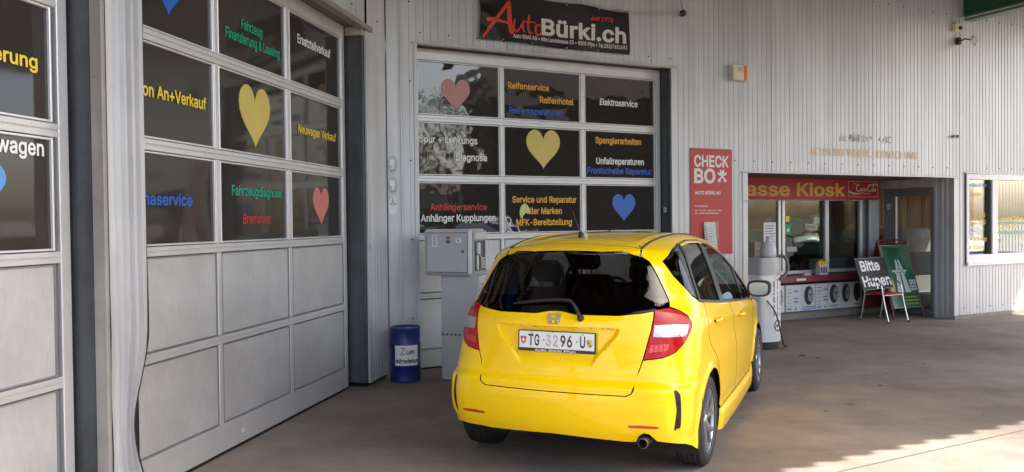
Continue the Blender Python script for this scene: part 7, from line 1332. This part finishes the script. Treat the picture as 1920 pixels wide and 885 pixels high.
# --- cabin
IN = mat('cabin_grey', (.022, .021, .021), .8); IN2 = mat('seat_cloth', (.030, .029, .029), .9)
MB().box(-.72, .72, -.48, .1, .55, .58).box(-.76, .76, .1, 2.2, .40, .43).box(-.55, .55, -.52, -.36, .56, .98, .03).build('cabin_floor', IN, car)
def seat(x, y, w, name, hr=True, zb=.62):
    st = bpy.data.objects.new(name, None); COL.objects.link(st); st.parent = car; st.location = (x, y, 0); st.empty_display_size = .1
    def soft(x0, x1, y0, y1, z0, z1, rake=0):
        mb = MB().box(x0, x1, y0, y1, z0, z1, .045); mb.v = [(a*(1-.10*(c-z0)/(z1-z0)), b-rake*(c-z0), c) for a, b, c in mb.v]; return mb
    soft(-w/2, w/2, 0, .52, zb-.16, zb).build('seat_cushion', IN2, st); soft(-w/2, w/2, -.06, .08, zb, zb+.56, .28).build('seat_back', IN2, st)
    if hr:
        for hx in ((0,) if w < .8 else (-w*.3, w*.3)):
            soft(-.13, .13, -.22, -.12, zb+.60, zb+.76, .1).box(-.05, -.04, -.18, -.17, zb+.5, zb+.62).box(.04, .05, -.18, -.17, zb+.5, zb+.62).build('headrest', IN2, st).location = (hx, 0, 0)
seat(.37, 1.28, .50, 'front_seat'); seat(-.37, 1.28, .50, 'front_seat'); seat(0, .42, 1.24, 'rear_seat', True, .58)
MB().box(-.70, .70, 1.92, 2.3, .62, .93, .06).box(-.12, .12, 1.5, 1.95, .5, .80, .03).build('dashboard', IN, car)
for s in (1, -1): MB().box(s*.765-.02, s*.765+.02, -.1, 2.1, .42, .93, .015).build('door_card', IN, car)
SWX = -.37
tor = MB(); V = []; na, nb = 32, 10
for i in range(na):
    a = 2*math.pi*i/na
    for j in range(nb):
        b = 2*math.pi*j/nb; rr_ = .185+.014*math.cos(b); V.append((SWX+rr_*math.cos(a), 1.80+.014*math.sin(b)+rr_*math.sin(a)*.35, .93+rr_*math.sin(a)*.94))
tor.add(V, [(i*nb+j, i*nb+(j+1) % nb, (i+1) % na*nb+(j+1) % nb, (i+1) % na*nb+j) for i in range(na) for j in range(nb)], True)
tor.box(SWX-.16, SWX+.16, 1.79, 1.82, .91, .95, .01).box(SWX-.05, SWX+.05, 1.78, 1.83, .86, .98, .02).build('steering_wheel', BLACK, car)
o_ = skin('headliner', [(snap([(x, y, 3) for x, y in [(-.50, -.18), (.50, -.18), (.52, 1.30), (-.52, 1.30)]], DU_).tolist(), DU_, dict(step=.08, off=-.03, lip=0))], mat('headliner_dark', (.05, .048, .045), .9))
MB().box(-.11, .11, 1.50, 1.53, 1.24, 1.31, .02).build('rear_view_mirror', BLACK, car)
MB().box(.10, .22, .06, .064, 1.0, 1.0).v if False else None
# white paper on the rear side window
pz = spp([(.475, 1.08), (.60, 1.06), (.63, 1.19), (.50, 1.21)]); skin('window_note', [(pz, DS_, dict(step=.06, off=-.02, lip=0))], PAPER)
# ---------------------------------------------------------------- what stands behind the camera (seen only in reflections)
BARK = mat('bark', (.07, .05, .04), .9, var=(5, .2)); LEAF = mat('spring_leaf', (.07, .11, .03), .7, var=(3, .3))
def tree(x, y, hgt, label, seed, leaves=500):
    rnd = random.Random(seed); t = thing('bare_tree', label, 'tree', (x, y, 0), rnd.random()*6, 'trees across the street'); mb = MB(); tips = []
    def br(p, d, l, r_, k):
        q = p+d*l; m_ = p+d*l*.5+Vector((rnd.uniform(-1, 1), rnd.uniform(-1, 1), rnd.uniform(-.5, .5)))*l*.06
        mb.tube([p, m_, q], [r_, r_*.82, r_*.62], 6 if k < 3 else 3, False)
        if k >= 5: tips.append(q); return
        for _ in range(3 if k < 4 else 3):
            dd = (d+Vector((rnd.gauss(0, .5), rnd.gauss(0, .5), rnd.gauss(.12, .3)))).normalized(); br(q, dd, l*rnd.uniform(.62, .82), r_*.6, k+1)
    br(Vector((0, 0, 0)), Vector((0, 0, 1)), hgt*.26, hgt*.022, 0); mb.build('trunk', BARK, t)
    mf = MB()
    for q in tips[::6]:
        for _ in range(2):
            p = q+Vector((rnd.gauss(0, .3), rnd.gauss(0, .3), rnd.gauss(0, .3))); a = Vector((rnd.gauss(0, 1), rnd.gauss(0, 1), rnd.gauss(0, 1))).normalized()*.12; b = a.orthogonal().normalized()*.10
            mf.add([p-a, p+b, p+a, p-b], [(0, 1, 2, 3)])
    o = mf.build('crown', LEAF, t)
for i, (x, y, hh) in enumerate([(16, -13, 9), (21, -17, 10), (25, -12, 11), (31, -19, 12), (13, -22, 10), (34, -8, 11), (6, -26, 11), (40, -15, 12)]):
    tree(x, y, hh, 'bare branched tree across the street, '+['nearest the parked cars', 'beside the nearest one', 'in front of the barn corner', 'behind the front row', 'small one near the hedge end', 'right before the barn', 'at the far end of the hedge', 'beyond the barn gable'][i], 20+i)
hb = thing('long_shed', 'long low pale building across the street behind the camera', 'building', (46, -40, 0), R(40))
MB().box(-22, 22, 0, 8, 0, 5.2).build('wall', mat('shed_wall', (.42, .40, .36), .8, var=(.5, .1)), hb); MB().prism([(-.6, 5.2), (4, 7.4), (8.6, 5.2)], -22.5, 22.5, 'x').build('roof', mat('shed_roof', (.16, .08, .06), .8), hb)
for k in range(9): MB().box(-20+4.8*k, -18+4.8*k, -.05, .03, 1.2, 3.0).build('window', mat('shed_window', (.03, .04, .05), .1), hb)
# a hedge-like row
mf = MB(); rnd = random.Random(3)
for _ in range(2600):
    u = rnd.uniform(-1, 1); p = Vector((18+u*26, -27+u*9+rnd.uniform(-1, 1), rnd.uniform(0, 2.6))); a = Vector((rnd.gauss(0, 1), rnd.gauss(0, 1), rnd.gauss(0, 1))).normalized()*.3; b = a.orthogonal().normalized()*.25
    mf.add([p-a, p+b, p+a, p-b], [(0, 1, 2, 3)])
o = mf.build('hedge', LEAF); o['kind'] = 'stuff'; o['label'] = 'low green hedge along the far side of the street'; o['category'] = 'hedge'
# parked silver cars: copies of the yellow one in other paint
def recolour(name, col, metal):
    m = PAINT.copy(); m.name = name; b = m.node_tree.nodes['Principled BSDF']; b.inputs['Base Color'].default_value = (*col, 1); b.inputs['Metallic'].default_value = metal; return m
def copy_car(loc, rz, m, label):
    mp = {}
    def cp_(o, par):
        c = o.copy(); COL.objects.link(c)
        if par: c.parent = par
        if c.type == 'MESH' and c.data.materials and c.data.materials[0] == PAINT:
            if o.data.name not in mp:
                d = o.data.copy(); d.materials[0] = m; mp[o.data.name] = d
            c.data = mp[o.data.name]
        for ch_ in list(o.children): cp_(ch_, c)
        return c
    c = cp_(car, None); c.location = loc; c.rotation_euler = (0, 0, rz); c.name = 'parked_car'; c['label'] = label; c['group'] = 'cars parked out in the sun'; return c
copy_car((10.5, -3.0, 0), R(200), recolour('silver_paint', (.55, .56, .57), .5), 'silver car parked in the sun behind the camera, nearest the canopy')
copy_car((14.0, -1.0, 0), R(200), recolour('white_car_paint', (.75, .75, .75), 0), 'white car parked in the sun to the right of the camera')
car['group'] = 'passenger cars'

bn_ = thing('added_dark_barn', 'tall dark brown barn added out of view to darken window reflections', 'barn', (44, -4, 0), R(70))  # unseen barn added to keep bright sky out of the door pane reflections
MB().box(-16, -3, 0, 10, 0, 8.5).build('wall', mat('barn_wall', (.05, .035, .028), .85, streak=(1.5, .3, .1)), bn_); MB().prism([(-.8, 8.5), (5, 13), (10.8, 8.5)], -17, -2, 'x').build('roof', mat('barn_roof', (.06, .035, .03), .85), bn_)
for k in range(2): MB().box(-13+6*k, -10+6*k, -.08, .02, 0, 3.6).build('barn_door', mat('barn_door', (.11, .09, .07), .7), bn_)

copy_car((19.0, 11.0, 0), R(75), recolour('pearl_paint', (.70, .71, .72), .2), 'pale grey car parked out of frame to the right, end on to the shop')
copy_car((22.5, 8.5, 0), R(80), recolour('dark_green_paint', (.02, .10, .05), .2), 'dark green car parked out of frame to the right, beside the pale grey one')
